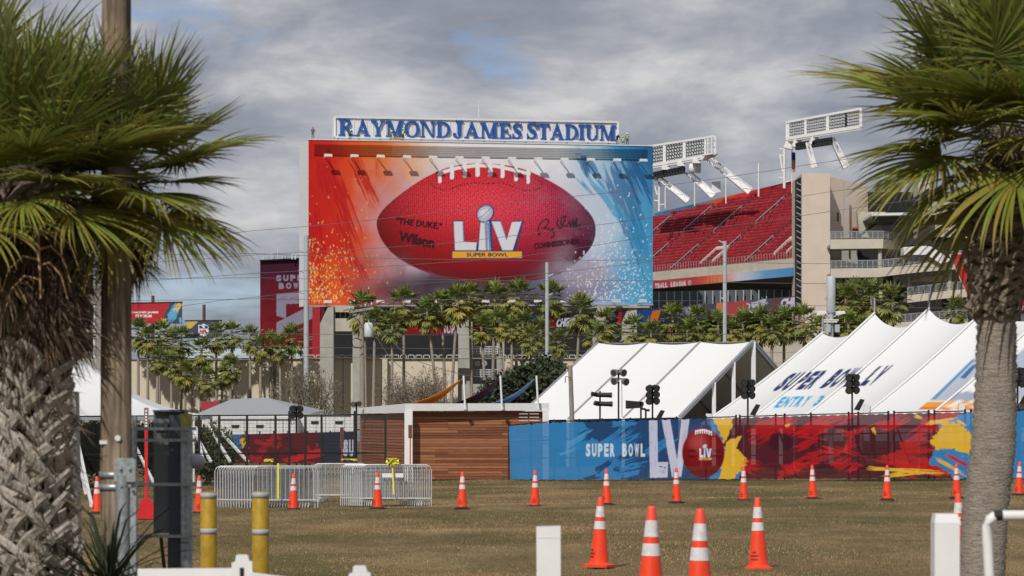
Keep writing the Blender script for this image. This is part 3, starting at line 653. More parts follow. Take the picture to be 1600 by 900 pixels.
# front: concrete nib wall, ribbon, soffit, glass
D0=A1+dh*8
def FR(u0,u1,va,vb,Y): pass
b_=MB(); q=[B1+Vector((0,0,-.1)),D0+Vector((0,0,-.1)),D0+Vector((0,0,1.6)),B1+Vector((0,0,1.6))]; b_.hexa(q,[p+perp*.4 for p in q]); b_.build('front_wall',m_conc,stand)
for k in range(34):
    p=B1+dh*(k*1.35)+Vector((0,0,1.6)); b_=MB(); b_.tube([p,p+Vector((0,0,1.1)),p+dh*.65+Vector((0,0,1.1)),p+dh*.65],.045,4,cap=False); b_.build('front_rail',m_steel,stand)
c_=Canvas(1016,408,1260,462,3,S(190,24,36)); 
c_.a=hramp(c_.U+(fbm(c_.U*.08,c_.V*.1,3)-.5)*14,[(1016,S(185,22,36)),(1085,S(200,26,34)),(1102,S(225,70,40)),(1132,S(240,130,80)),(1150,S(225,215,225)),(1172,S(190,205,230)),(1195,S(105,165,215)),(1255,S(50,140,200))])
c_.ctext('TBALL LEAGUE',1023.5,1071.5,443,450.8,S(240,235,235),.8,.06,-4.8)
c_.poly([(1075.5,438.6),(1079.5,438.2),(1079.8,443),(1077.6,446),(1075.3,443.4)],S(220,225,235)); c_.poly([(1076.3,441),(1079,440.7),(1079,442.6),(1077.6,444.5),(1076.2,443)],S(180,40,50))
for k in range(40): a=rr.uniform(1100,1140); c_.line([(a,rr.uniform(432,445)),(a+1,rr.uniform(432,445))],.5,S(250,200,120),.5)
q0,q1=B1+Vector((0,0,.1))-perp*.3,D0+Vector((0,0,.1))-perp*.3; n_=330
gridmesh('league_ribbon_screen',bil(q1,q0,q0-Vector((0,0,1.35)),q1-Vector((0,0,1.3)),n_,12),n_,12,c_,m_screen,stand)
b_=MB(); q=[q0-Vector((0,0,1.4))+perp*.4,q1-Vector((0,0,1.4))+perp*.4,q1+perp*14-Vector((0,0,4.4)),q0+perp*14-Vector((0,0,4.4))]; b_.hexa(q,[p+Vector((0,0,1.2)) for p in q]); b_.build('soffit',M('soffit_grey',(.10,.105,.11),.8),stand)
# vomitory portals
for u,v in ((1228,397),(1112,412)):
    a,r=onplane(u,v); b_=MB()
    for s_ in (-1.5,1.5):
        q=[SPt(a+s_,r-1.2,.2),SPt(a+s_,r+2.6,.2),SPt(a+s_,r+2.6,1.2),SPt(a+s_,r-1.,1.1)]; b_.ext(q,dh*.3)
    b_.hexa([SPt(a-1.5,r+2.2,.2),SPt(a+1.8,r+2.2,.2),SPt(a+1.8,r+2.2,1.2),SPt(a-1.5,r+2.2,1.2)],[SPt(a-1.5,r+2.6,.2),SPt(a+1.8,r+2.6,.2),SPt(a+1.8,r+2.6,1.2),SPt(a-1.5,r+2.6,1.2)])
    b_.build('entry_portal',M('pale_concrete',(.45,.42,.37),.8),stand)
# ================================================================ floodlight rigs
def rig(name,lab,c4,blocks,Y0,Y1,arms,under,extra=None):
    # c4: left u, right u, top v at left/right, bottom v at left/right
    ul,ur,tl,tr,bl,br=c4
    r_=thing(name,lab,'floodlight rig',(P((ul+ur)/2,250,Y0).x,Y0,0))
    def Q(u,f,o=0.):
        g=(u-ul)/(ur-ul); Y=1/((1-g)/Y0+g/Y1); return P(u,lerp(lerp(tl,tr,g),lerp(bl,br,g),f),Y-o)
    b_=MB()
    b_.beam(Q(ul,0),Q(ur,0),.35); b_.beam(Q(ul,1),Q(ur,1),.5); b_.beam(Q(ul,0),Q(ul,1),.3); b_.beam(Q(ur,0),Q(ur,1),.35)
    b_.beam(Q(ul,1.12),Q(ur,1.12),.3)
    for b0,b1 in blocks:
        b_.beam(Q(b0-2,0),Q(b0-2,1.1),.25); b_.beam(Q(b1+2,0),Q(b1+2,1.1),.25)
    b_.build('truss_frame',m_white,r_)
    m_lens=M('lamp_lens',(.5,.52,.54),.4,metal=.3); 
    for b0,b1 in blocks:
        dk=MB(); dk.hexa([Q(b0,.96,-.5),Q(b1,.96,-.5),Q(b1,.04,-.5),Q(b0,.04,-.5)],[Q(b0,.96,-.9),Q(b1,.96,-.9),Q(b1,.04,-.9),Q(b0,.04,-.9)])
        o=dk.build('lamp_block',m_black,r_); lp=MB(); n=max(3,int((b1-b0)/3.6))
        for i in range(6):
            for j in range(n):
                c=Q(lerp(b0,b1,(j+.5)/n)+(i%2)*.6,(i+.5)/6,.0); lp.lathe([(.07,.45),(.15,.25),(.2,0),(.18,-.05)],(c.x,c.y,c.z),7,'y')
                lp.beam(c+Vector((-.3,.2,-.3)),c+Vector((.3,.2,-.3)),.06)
        lp.build('lamp_grid',m_lens,o,kind='stuff')
    for (a,b,w0) in arms:
        A_,B_=P(*a),P(*b); ar=MB(); ax=(B_-A_).normalized(); side=Vector((0,1,0)); up=ax.cross(side).normalized()
        for s1 in (-1,1):
            for s2 in (-1,1): ar.beam(A_+up*w0*.22*s1+side*.5*s2,B_+up*w0*.36*s1+side*.5*s2,.16)
        n=int((B_-A_).length/1.3)
        for k in range(n):
            p,q=A_.lerp(B_,k/n),A_.lerp(B_,(k+1)/n); s=1 if k%2 else -1
            ar.beam(p+up*w0*.25*s-side*.5,q-up*w0*.3*s-side*.5,.1)
        q=[A_.lerp(B_,.5)-up*w0*.3-side*.45,B_-up*w0*.36-side*.45,B_+up*w0*.36-side*.45,A_.lerp(B_,.5)+up*w0*.28-side*.45]; ar.ext(q,(0,.8,0))
        ar.build('support_arm',m_white,r_)
    for (u0,u1,f0,f1) in under:
        n=int((u1-u0)/4.2); bar=MB(); bar.beam(Q(u0,f0-.06),Q(u1,f0-.06),.12); bar.beam(Q(u0,f0+.02),Q(u1,f0+.02),.3); bar.build('speaker_bar',m_black,r_)
        for k in range(n):
            u=lerp(u0,u1,(k+.5)/n); s_=MB(); c=Q(u,f0); s_.hexa([c+Vector((-.32,0,-1.0)),c+Vector((.32,0,-1.0)),c+Vector((.32,0,0)),c+Vector((-.32,0,0))],[c+Vector((-.32,.7,-.8)),c+Vector((.32,.7,-.8)),c+Vector((.32,.7,.2)),c+Vector((-.32,.7,.2))]); s_.build('hanging_speaker',m_black,r_)
    return r_,Q
r1,Q1=rig('floodlight_rig','white truss of floodlights behind the right edge of the board with a white dome below',(1000,1117,231,213,262,241),[(1003,1016),(1020,1035),(1041,1066),(1072,1100)],440,426,
   [((1022,272,438),(1075,314,434),1.3),((1074,268,434),(1115,306,430),1.6),((1104,245,430),(1172,299,428),1.6)],[(1004,1070,1.42,1.6)])
d_=MB(); c=P(1081,263,431); d_.lathe([(.05,.95),(.45,.85),(.75,.6),(.95,.15),(.92,-.2),(.6,-.5)],c,14,'x'); o=d_.build('satellite_dome',m_white,r1)
d_=MB(); d_.box(c.x+.3,c.x+1.5,c.y-.6,c.y+.6,c.z-.7,c.z+.75); d_.build('dome_housing',m_steel,r1)
for u,f in ((1040,1.25),(1064,1.2),(1088,1.2),(1100,1.1)):
    d_=MB(); p=Q1(u,f); d_.box(p.x-.7,p.x+.7,p.y-.5,p.y+.5,p.z-.35,p.z+.35); d_.build('ballast_box',m_white,r1)
d_=MB(); a,b=Q1(1103,.02,1),Q1(1117,.02,1); 
for f in (.0,.35,.7,1.): d_.beam(Q1(1101,f,1.2),Q1(1118,f,1.2),.12)
for u in (1101,1106,1112,1118): d_.beam(Q1(u,0,1.2),Q1(u,1,1.2),.14)
d_.beam(Q1(1101,.98,.6),Q1(1118,.98,.6),1.6,.2); d_.build('service_cage',m_white,r1)
d_=MB(); d_.hexa([P(1112,302,431),P(1126,300,431),P(1126,283,431),P(1112,284,431)],[P(1112,302,435),P(1126,300,435),P(1126,283,435),P(1112,284,435)]); d_.build('pivot_housing',m_wsteel,r1)
r2_,Q2=rig('floodlight_rig','white truss of floodlights above the pink wall partly hidden by the right palm',(1229,1345,191,170,217,198),[(1234,1256),(1261,1290),(1296,1320),(1324,1342)],405,392,
   [((1262,222,400),(1272,262,400),1.0),((1300,216,398),(1322,262,398),1.2)],[(1244,1300,1.4,1.6)])
for u in (1232,1245,1272):
    d_=MB(); p=Q2(u,1.3); d_.hexa([p+Vector((-.8,0,-.6)),p+Vector((.5,0,-.9)),p+Vector((.8,0,.3)),p+Vector((-.3,0,.6))],[p+Vector((-.8,1,-.6)),p+Vector((.5,1,-.9)),p+Vector((.8,1,.3)),p+Vector((-.3,1,.6))]); d_.build('ballast_box',m_white,r2_)
# masts on the rim
def mast(u,v0,v1,Y,r,lab,name='mast',brk=False):
    b_=MB(); b_.tube([P(u,v1,Y),P(u,v0,Y)],r,6); t=thing(name,lab,'mast',P(u,v1,Y)); b_.build('pole',m_white,t)
    if brk:
        for v,s in ((v0+2,-1),(v0+12,-1),(v1-16,-1),(v1-10,1)):
            b_=MB(); b_.beam(P(u,v,Y),P(u+s*8,v-1,Y),.18); b_.build('bracket',m_white,t)
        b_=MB(); b_.beam(P(u-7,v0+12,Y),P(u-3,v1-26,Y),.25); b_.build('strut',m_white,t)
mast(1185.3,255,307,420,.14,'thin white mast on the stand rim above the number 337')
mast(1134.3,277,318,428,.11,'short thin white mast beside the foot of the longest rig arm')
mast(1085.5,285,322,432,.11,'short thin white mast between the two left rig arms')
mast(1039.5,292,326,436,.11,'shortest thin white mast just right of the board edge')
mast(1030,280,330,438,.22,'white bracketed mast tight against the right edge of the board',brk=True)
mast(1225.5,231,294,410,.24,'tall white mast with side brackets left of the flagpole',brk=True)
fp=thing('flagpole','white flagpole with a limp striped flag beside the pink wall','flagpole',P(1237.5,302,408)); b_=MB(); b_.tube([P(1237.5,302,408),P(1237.5,226,408)],.11,6); b_.build('pole',m_white,fp)
fm=MB(); n=9
for k in range(n):
    for j in range(10):
        u0=1238+k*.0; x0=lerp(0,.62,k/n); x1=lerp(0,.62,(k+1)/n); z0=-j*.32; z1=-(j+1)*.32; wv=lambda k,j:.18*math.sin(k*1.7+j*.5)
        o=P(1236.7,238,407.8); fm.col=((.45,.03,.05) if k%2 else (.7,.68,.66)) if (j>3) else (.05,.07,.22)
        fm.quad(o+Vector((x0,wv(k,j),z0)),o+Vector((x1,wv(k+1,j),z0)),o+Vector((x1,wv(k+1,j+1),z1)),o+Vector((x0,wv(k,j+1),z1)))
fm.build('flag',M('flag_cloth',rough=.8,attr='Col',var=.08),fp)
# ================================================================ right end wall and ramps
rb=thing('ramp_building','pink walled concrete ramp building with sloping parapets right of the seats','building',(50,392,0))
b_=MB(); b_.slab(1253,1297,271,580,390,14,389); b_.build('end_wall',m_pink,rb)
b_=MB(); b_.qs((1243.5,281,490,392),(1252.5,276,490,391),1.5); b_.build('dark_edge_truss',m_black,rb)
for k in range(22):
    v=285+k*9.4; b_=MB(); b_.beam(P(1244.5,v,390.8),P(1251.5,v+4,390.8),.12); b_.build('truss_brace',m_steel,rb)
b_=MB(); b_.qs((1297.3,276,372,394),(1356,290,372,398),3); b_.build('side_wall',M('shaded_pink',(.52,.43,.36),.85,var=.06),rb)
b_=MB(); b_.slab(1308,1311,332,346,393,.3); b_.build('slot_window',m_black,rb)
b_=MB(); b_.slab(1332,1341,356,372,393,.4); o=b_.build('doorway',m_black,rb); b_=MB(); b_.slab(1332,1341,355,358,392.8,.3); b_.build('door_head',M('dull_red',(.3,.03,.04),.6),o)
b_=MB(); b_.slab(1318.5,1320.5,285,372,392.5,.3); b_.build('drain_pipe',m_steel,rb)
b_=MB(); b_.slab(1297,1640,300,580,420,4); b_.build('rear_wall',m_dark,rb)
m_ramp=M('ramp_concrete',(.50,.455,.375),.85,var=.09,scale=.6,bump=.08)
def parapet(seg,th=8.,rail=True,nm='ramp_parapet',under=10):
    for (l,r) in zip(seg[:-1],seg[1:]):
        b_=MB(); b_.qs(l,r,.5); b_.build(nm,m_ramp,rb)
        a=MB(); q=[P(l[0],l[2],l[3]),P(r[0],r[2],r[3]),P(r[0],l[2] if False else r[2],r[3])+Vector((0,th,0)),P(l[0],l[2],l[3])+Vector((0,th,0))]
        q=[p+Vector((0,.55,.35)) for p in q]; a.hexa(q,[p+Vector((0,0,.4)) for p in q]); a.build('ramp_slab',m_concg,rb)
        if rail:
            n=max(2,int((r[0]-l[0])/8)); 
            for k in range(n):
                f0,f1=k/n,(k+1)/n; t0=P(lerp(l[0],r[0],f0),lerp(l[1],r[1],f0),lerp(l[3],r[3],f0)); t1=P(lerp(l[0],r[0],f1),lerp(l[1],r[1],f1),lerp(l[3],r[3],f1))
                rl=MB(); hh=Vector((0,0,1.15)); rl.beam(t0,t0+hh,.1); rl.beam(t0+hh,t1+hh,.1); rl.beam(t0+hh*.15,t1+hh*.15,.06)
                for m in range(1,7): p=t0.lerp(t1,m/7); rl.beam(p+hh*.15,p+hh,.035)
                rl.build('railing_bay',m_steel,rb)
parapet([(1297.5,374,389,385),(1380,373,388,385),(1404,377,390,390)],rail=True)
parapet([(1298,419.5,434,384),(1372,418.5,433,384),(1420,414,427,384),(1484,405.5,421,384),(1510,403,420,384)])
parapet([(1418,461.5,473,384),(1480,454,466,384),(1512,451,464,384)])
parapet([(1388,505,516,384),(1450,500,512,384),(1512,496,508,384)],rail=True)
b_=MB(); b_.qs((1297.5,390,418,395),(1340,390,418,396),.5); b_.build('bay_back_wall',m_concg,rb)
for u,va,vb,w_,Y in ((1375,388,419,6.5,386),(1399,390,416,6,391),(1376,433,470,6.5,386),(1398,432,462,6,392),(1483.5,423,459,7,386),(1497.5,345,397,6,389),(1420,433,462,4,388),(1484,466,500,6,386)):
    b_=MB(); c0,c1=P(u,vb,Y),P(u,va,Y); b_.tube([c0,c1],w_/2*Y/F,14); b_.build('column',m_conc,rb)
b_=MB(); b_.qs((1362,333,337,384),(1503,330.5,334.5,384),10); b_.build('canopy_edge',m_wsteel,rb)
b_=MB(); b_.qs((1364,337.2,345,386),(1502,334.7,343,386),9); b_.build('canopy_fascia',M('dark_green_grey',(.06,.07,.065),.6),rb)
b_=MB(); b_.slab(1435,1454,272,372,396,5); b_.build('pier',m_conc,rb)
b_=MB(); b_.slab(1454.3,1512,343,378,399,2); b_.build('cream_wall',m_cream,rb)
b_=MB(); b_.slab(1454,1512,308,331,397,2); b_.build('upper_grey_wall',m_concg,rb)
b_=MB(); b_.ext([P(1343,370,394),P(1378,342,394),P(1378,372,394)],(0,2,0)); b_.ext([P(1340,331,394),P(1384,331,394),P(1376,343,394),P(1343,369,394)],(0,2,0)); b_.build('raking_wall',m_conc,rb)
b_=MB(); b_.beam(P(1420,318,392),P(1452,296,392),.5); b_.beam(P(1340,371,392),P(1378,341,392),.4); b_.build('raking_beam',m_black,rb)
# escalator housing
b_=MB(); b_.ext([P(1412,398,383),P(1448,398,383),P(1472,413,383),P(1486,406,383),P(1455,385,383),P(1448,384,383),P(1412,386,383)],(0,3,0)); b_.build('escalator_side',m_white,rb)
b_=MB(); b_.ext([P(1416,383.5,382.9),P(1447,383,382.9),P(1456,384.6,382.9),P(1484,404,382.9),P(1489,401,382.9),P(1452,374,382.9),P(1424,372,382.9)],(0,3.4,0)); b_.build('escalator_top',M('charcoal',(.03,.03,.032),.5),rb)
b_=MB(); b_.qs((1454,370,383,388),(1512,372,384,388),.3); b_.build('low_dark_wall',m_dark,rb)
for k in range(10):
    u=1454+k*5.6; rl=MB(); a,b=P(u,371,387.5),P(u+5.6,371.2,387.5); hh=Vector((0,0,1.0)); rl.beam(a,a+hh,.08); rl.beam(a+hh,b+hh,.08); rl.beam(a+hh*.5,b+hh*.5,.05); rl.build('railing_bay',m_steel,rb)
b_=MB(); b_.ext([P(1421,440,392),P(1446,432,392),P(1474,430,392),P(1488,440,392)],(0,1,0)); b_.build('pale_panel',m_cream,rb)
# ================================================================ red banner with player at the far right
c_=Canvas(1480,388,1640,500,3,S(190,34,46)); n=fbm(c_.U*.06,c_.V*.04,8); c_.blend(sstep(.45,.7,n)*.5,S(140,24,36))
for k,(a,b,w_) in enumerate([((1490,400),(1530,480),9),((1510,396),(1556,470),7),((1530,395),(1600,420),10)]): c_.brush(a,b,w_,S(215,60,70),.6,.5,k+20)
c_.poly([(1566,450),(1578,440),(1590,430),(1640,420),(1640,492),(1560,492)],S(175,26,40)); c_.poly([(1565,458),(1578,455),(1582,470),(1572,490),(1563,488)],S(225,110,40)); c_.ell(1574,466,7,4.5,S(235,225,220),1,.1); c_.ell(1574,466,4.5,2.4,S(175,26,40),1,.1)
c_.ell(1602,440,24,30,S(60,54,60),1,.05); c_.line([(1578,462),(1586,470),(1600,466),(1612,448)],3.5,S(205,205,212)); c_.line([(1582,452),(1596,458),(1606,440)],2.6,S(200,200,208)); c_.poly([(1572,482),(1640,478),(1640,492),(1572,492)],S(58,30,36))
c_.poly([(1593,478),(1599,478),(1599,483),(1596,486),(1593,483)],S(225,225,230))
def tri_sheet():
    TL,TR,BR,BLL=P(1484.5,398,300),P(1640,386,296),P(1640,490,296),P(1526,491.5,300)
    gridmesh('banner_face',bil(TL,TR,BR,BLL,150,105),150,105,c_,m_mesh,rbn)
    for k in range(9):
        f=k/8; a=TL.lerp(TR,f)+Vector((0,.3,0)); b=BLL.lerp(BR,f)+Vector((0,.3,0)); s_=MB(); s_.beam(a,b,.12); s_.build('back_frame_bar',m_wsteel,rbn)
    for k in range(6):
        f=k/5; a=TL.lerp(BLL,f)+Vector((0,.4,0)); b=TR.lerp(BR,f)+Vector((0,.4,0)); s_=MB(); s_.beam(a,b,.12); s_.build('back_frame_bar',m_wsteel,rbn)
    for u in (1540,1600): s_=MB(); s_.beam(P(u,492,301),P(u,690,301),.6); s_.build('leg',m_wsteel,rbn)
rbn=thing('slanted_banner','translucent red banner with slanted left edge and a helmeted player behind the right palm','banner',(P(1560,690,300).x,300,0)); tri_sheet()
# ================================================================ left end: dark red board, two small banners, tower
ls=thing('side_scoreboard','dark red and purple board with pale block lettering left of the huge board','scoreboard',(P(450,600,432).x,432,0))
c_=Canvas(400,398,510,566,3,S(110,22,36)); c_.a=hramp(c_.V*1.+(fbm(c_.U*.05,c_.V*.05,4)-.5)*40,[(405,S(62,26,52)),(430,S(72,24,48)),(455,S(110,22,38)),(500,S(125,24,38)),(560,S(150,32,38))])
c_.blend(sstep(.5,.7,fbm(c_.U*.05,c_.V*.12,6))*.35,S(90,16,30)); g=S(150,145,165)
c_.ctext('SUPER',431.5,484,430,439.5,g,.74,.06,-1.5); c_.ctext('BOWL',435.5,478,442,451.5,g,.74,.06,-1.)
for pl in ([(432,459),(500,455),(500,473),(447,475),(447,498),(432,493)],[(432,504),(500,470),(500,492),(432,524)]): c_.poly(pl,g,1,.6,.6)
for k in range(14): a=rr.uniform(434,470); c_.line([(a,rr.uniform(462,472)),(a+rr.uniform(3,12),rr.uniform(462,472))],.5,S(115,60,80))
sheet('printed_face',ls,(406.5,407,560,432),(506,402,560,436),c_,m_print,th=2.5,back='casing',dens=1.5)
b_=MB(); b_.qs((405.8,406,408.3,431.5),(506,401,403.3,435.5),3); b_.build('cap',m_black,ls)
for u,h_ in ((412,4),(425,12),(434,18),(457,8),(461,8)): b_=MB(); b_.tube([P(u,405.5,433),P(u,405.5-h_,433)],.07,4); b_.build('antenna',m_wsteel,ls)
for u in (425,440,444): b_=MB(); b_.box(*[x for p in zip(P(u,404,433),P(u+4,399,434)) for x in (min(p),max(p))]); b_.build('roof_box',m_gsteel,ls)
b_=MB(); 
for u in (456,462,468): b_.beam(P(u,405,433),P(u,396,433),.1)
b_.beam(P(455,397,433),P(469,397,433),.1); b_.build('roof_rail',m_wsteel,ls)
def tower_banner(lab,q,canv,pu,vt,Y):
    t=thing('banner_tower',lab,'banner',(P(pu,600,Y).x,Y+1,0)); sheet('banner',t,q[0]+(Y,),q[1]+(Y,),canv,m_print,th=.15,back='backing',dens=2.)
    b_=MB(); b_.tube([P(pu,600,Y+1),P(pu,vt,Y+1)],.25,6); b_.build('pole',M('rust_steel',(.12,.05,.045),.7),t)
    b_=MB(); b_.beam(P(q[0][0]-1,q[0][1]-.5,Y),P(q[1][0]+1,q[1][1]-.5,Y),.15); b_.build('top_bar',m_black,t)
    for k in range(6): b_=MB(); b_.beam(P(pu-4,508+k*7,Y+1),P(pu+4,514+k*7,Y+1),.12); b_.build('lattice_brace',M('red_steel',(.3,.04,.05),.6),t)
c_=Canvas(190,468,292,512,4,S(185,38,50)); c_.poly([(267,470),(292,470),(292,512),(248,512)],S(62,72,92)); c_.brush((280,470),(262,508),12,S(95,170,215),1,.3,3); c_.brush((284,472),(272,488),7,S(230,185,80),1,.3,5); c_.brush((250,502),(262,504),11,S(225,180,75),1,.3,6); c_.brush((281,495),(283,506),4,S(95,170,215),1,.2,7); c_.blend(sstep(.5,.8,fbm(c_.U*.15,c_.V*.04,2))*.25*(c_.U<250),S(150,28,40))
c_.rtext('RAYMOND JAMES',198,247.5,486.5,490.5,S(230,220,220),bold=.05); c_.rtext('STADIUM',211.5,237,491.5,496,S(230,220,220),bold=.05)
tower_banner('red banner with white lettering and blue and yellow strokes on a lattice pole',((196,474,505),(284.5,472.5,506)),c_,239,462,395)
c_=Canvas(286,496,350,532,4,S(64,72,92)); c_.poly([(286,496),(312,500),(300,512),(290,518)],S(205,170,85)); c_.poly([(286,500),(294,500),(291,512),(286,512)],S(120,175,205)); c_.line([(294,527),(301,522)],2.5,S(110,170,205)); c_.line([(338,514),(344,502)],2,S(200,210,220)); c_.line([(342,518),(346,506)],2,S(95,150,190))
sh=[(310,507.5),(314,508),(318,505.5),(322,508),(326,507.5),(326,519),(324,523),(318,525.5),(312,523),(310,519)]; c_.poly(sh,S(225,228,235)); c_.poly([(311.3,509),(324.8,509),(324.8,513.6),(311.3,513.6)],S(52,62,98)); c_.ell(318,510.8,2.6,1.4,S(225,228,235),1,.1,.5); c_.rtext('NFL',312,324.2,515,521.5,S(175,40,50),bold=.06)
tower_banner('smaller slate banner with a shield emblem on a lattice pole',((289.5,501.5,529),(346.5,501,526)),c_,318.8,476,400)
lt=thing('stair_tower','grey concrete stair tower with balconies seen between left palm and wooden pole','building',(P(110,600,300).x,300,0))
b_=MB(); b_.slab(-40,154,366,620,306,6); b_.build('rear_wall',M('shade_wall',(.30,.33,.36),.8),lt)
b_=MB(); b_.slab(150,160,366,640,299,8); b_.build('corner_pier',M('taupe',(.28,.25,.235),.85),lt)
for k,v in enumerate((414,460,509,560)):
    b_=MB(); b_.slab(-40,151,v,v+15,300,5); b_.build('balcony_slab',m_concg,lt)
    b_=MB(); b_.slab(145.5,149,v-33,v-1,300.2,.3); b_.build('white_post',m_white,lt)
    for j in range(12): b_=MB(); u=90+j*4.8; a=P(u,v,300); hh=Vector((0,0,.75)); b_.beam(a,a+hh,.05); b_.beam(a+hh,a+hh+Vector((.37,0,0)),.05); b_.beam(a+Vector((.18,0,0)),a+hh+Vector((.18,0,0)),.03); b_.build('railing_bay',m_steel,lt)
# distant sites and low blocks on the horizon line
b_=MB(); b_.slab(-60,470,585,700,392,8); tag(b_.build('low_arcade',m_conc),'low beige stadium wing behind the left palms','building')
b_=MB(); b_.slab(314,343,627,640,352,3); t_=thing('ticket_booth','small red roofed booth among the palms above the grey tent','booth',PG(328,353)); b_.build('roof',M('booth_red',(.32,.03,.05),.5),t_); b_=MB(); b_.slab(315.5,341,632.5,668,353,2.4); b_.build('body',m_white,t_)
# ================================================================ poles and cables
def spole(u,vt,w,Y,lab,davit=()):
    g=PG(u,Y); t=thing('utility_pole',lab,'pole',g); b_=MB(); r=w/2*Y/F; b_.tube([g,P(u,vt,Y)],r*1.15,12,r2=r); b_.build('shaft',m_gsteel,t)
    for v,du in davit:
        b_=MB(); a=P(u,v,Y); b_.tube([a,a+Vector((du*Y/F,0,.25))],.09,6,r2=.05); b_.build('davit_arm',m_gsteel,t)
    for k in range(10):
        b_=MB(); a=P(u+w*.4,vt+ (150+k*14 if k else 160),Y); b_.tube([a,a+Vector((.35,0,.12))],.03,4); b_.build('step_bolt',m_steel,t)
    return t
spole(478.5,368,7.5,210,'tall smooth grey steel pole in front of the left edge of the huge board',((395,-12),(427,-12),(460,-12)))
spole(854.8,410,5.8,205,'grey steel pole standing in front of the lower right of the football picture',((433,10),(463,9)))
spole(1132.5,377,6,195,'grey steel pole in front of the red seats',((381,-10),(469,-8)))
wp=thing('utility_pole','weathered wooden utility pole with crossarm and grey transformer among the middle palms','pole',PG(567,170))
m_wood=M('weathered_wood',(.26,.225,.19),.85,var=.3,scale=14,bump=.4,bscale=60,stretch=(1,1,.08))
b_=MB(); b_.tube([PG(567,170),P(565,483,170)],.2,10,r2=.14); b_.build('shaft',m_wood,wp)
b_=MB(); b_.beam(P(545,488,169.7),P(584,481,169.7),.14,.16); b_.build('crossarm',m_wood,wp)
b_=MB(); b_.lathe([(.26,-.45),(.3,-.4),(.3,.38),(.22,.5)],P(576,516,169.6),14); o=b_.build('transformer',M('transformer_grey',(.55,.58,.6),.45),wp); b_=MB(); b_.tube([P(576,505,169.6),P(576,499,169.6)],.05,6); b_.build('bushing',m_steel,o)
for u,v in ((546,485),(552,484),(571,480),(581,478)): b_=MB(); b_.lathe([(.03,0),(.09,.06),(.05,.1),(.09,.15),(.04,.22)],P(u,v,169.6),8); b_.build('insulator',m_steel,wp)
b_=MB(); b_.tube([P(546,485,169.6),P(548,494,169.4),P(560,500,169.3),P(566,510,169.3)],.03,4); b_.tube([P(571,482,169.6),P(574,492,169.4),P(577,500,169.4)],.03,4); b_.tube([P(565,532,169.5),P(556,528,169.2),P(549,532,169),P(552,542,169.2),P(565,544,169.5)],.035,4); b_.build('drop_cables',m_black,wp)
wp2=thing('utility_pole','short leaning wooden pole in front of the white frame tent','pole',PG(896,118)); b_=MB(); b_.tube([PG(897,118),P(891,571,118)],.12,8,r2=.1); b_.build('shaft',m_wood,wp2); b_=MB(); b_.tube([P(891,590,117.8),P(884,588,117.8),P(883,598,117.8)],.02,4); b_.build('hook_cable',m_black,wp2)
cell=thing('cell_tower','thick pale grey cylindrical antenna mast with floodlights behind the big tent','mast',PG(1298.5,165))
b_=MB(); b_.tube([P(1298.5,433,165),P(1298.5,432,165)],.2,8); b_.lathe([(.02,2.42),(.27,2.4),(.29,2.36),(.29,.12),(.2,0)],P(1298.5,490,165),18); b_.build('antenna_drum',M('drum_grey',(.43,.46,.48),.45),cell)
b_=MB(); b_.tube([PG(1298.5,165),P(1298.5,490,165)],.17,12); b_.build('shaft',m_gsteel,cell)
for s in (-1,1):
    b_=MB(); a=P(1298.5+s*4,495,164.8); b_.beam(a,P(1298.5+s*10,492,164.8),.08); o=b_.build('lamp_arm',m_gsteel,cell); c=P(1298.5+s*15,490,164.6); f_=MB(); f_.hexa([c+Vector((-.3,-.1,-.12)),c+Vector((.3,-.1,0)),c+Vector((.3,-.1,.08)),c+Vector((-.3,-.1,.05))],[c+Vector((-.3,.4,-.02)),c+Vector((.3,.4,.1)),c+Vector((.3,.4,.2)),c+Vector((-.3,.4,.17))]); f_.build('floodlight',m_wsteel,o)
for v,w_ in ((500,.6),(503,.5)): b_=MB(); a=P(1298.5,v,164.7); b_.box(a.x-w_,a.x+w_*.8,a.y-.1,a.y+.1,a.z-.04,a.z+.04); b_.build('bracket_bar',m_wsteel,cell)
for u in (1294,1308): b_=MB(); a=P(u,513,164.7); b_.box(a.x-.15,a.x+.15,a.y-.1,a.y+.1,a.z-.25,a.z+.25); b_.build('equipment_box',m_gsteel,cell)
wires=[('cable crossing the football just above the emblem',[(0,400),(400,360),(600,341.5),(830,313),(1020,292.5),(1264,257),(1600,205)],178),
('cable crossing the football through the emblem letters',[(0,425),(400,398),(700,380),(1020,340),(1300,299),(1600,262)],180),
('cable crossing the football below the emblem',[(0,452),(400,427),(800,403),(1020,368),(1300,330),(1600,285)],182),
('nearly level cable at the height of the side board lettering',[(0,398),(400,396),(700,405.5),(1020,406),(1300,412),(1600,420)],184),
('nearly level cable just under the football',[(0,434),(400,434),(700,437),(1020,438),(1300,443),(1600,452)],186),
('level cable along the bottom edge of the huge board',[(0,470),(400,467),(800,467.5),(1100,470),(1300,478),(1600,482)],188),
('level cable crossing the palm crowns in the middle',[(0,520),(400,521),(800,523),(1100,521),(1300,526),(1600,530)],190),
('thin cable through the dark openings under the board',[(0,540),(400,541),(800,545),(1100,552),(1300,548),(1600,552)],192),
('cable running along the top of the cream wall',[(0,552),(400,556),(800,560),(1100,565),(1600,570)],194),
('cable rising left to right under the side board lettering',[(200,488),(340,470),(470,455),(800,432),(1020,408)],179),
('dark guy cable sloping down from the transformer pole to the sail post',[(566,486),(640,560),(725,586),(776,590)],165),
('second dark cable sloping down from the transformer pole',[(575,505),(610,560),(660,600),(700,628)],165)]
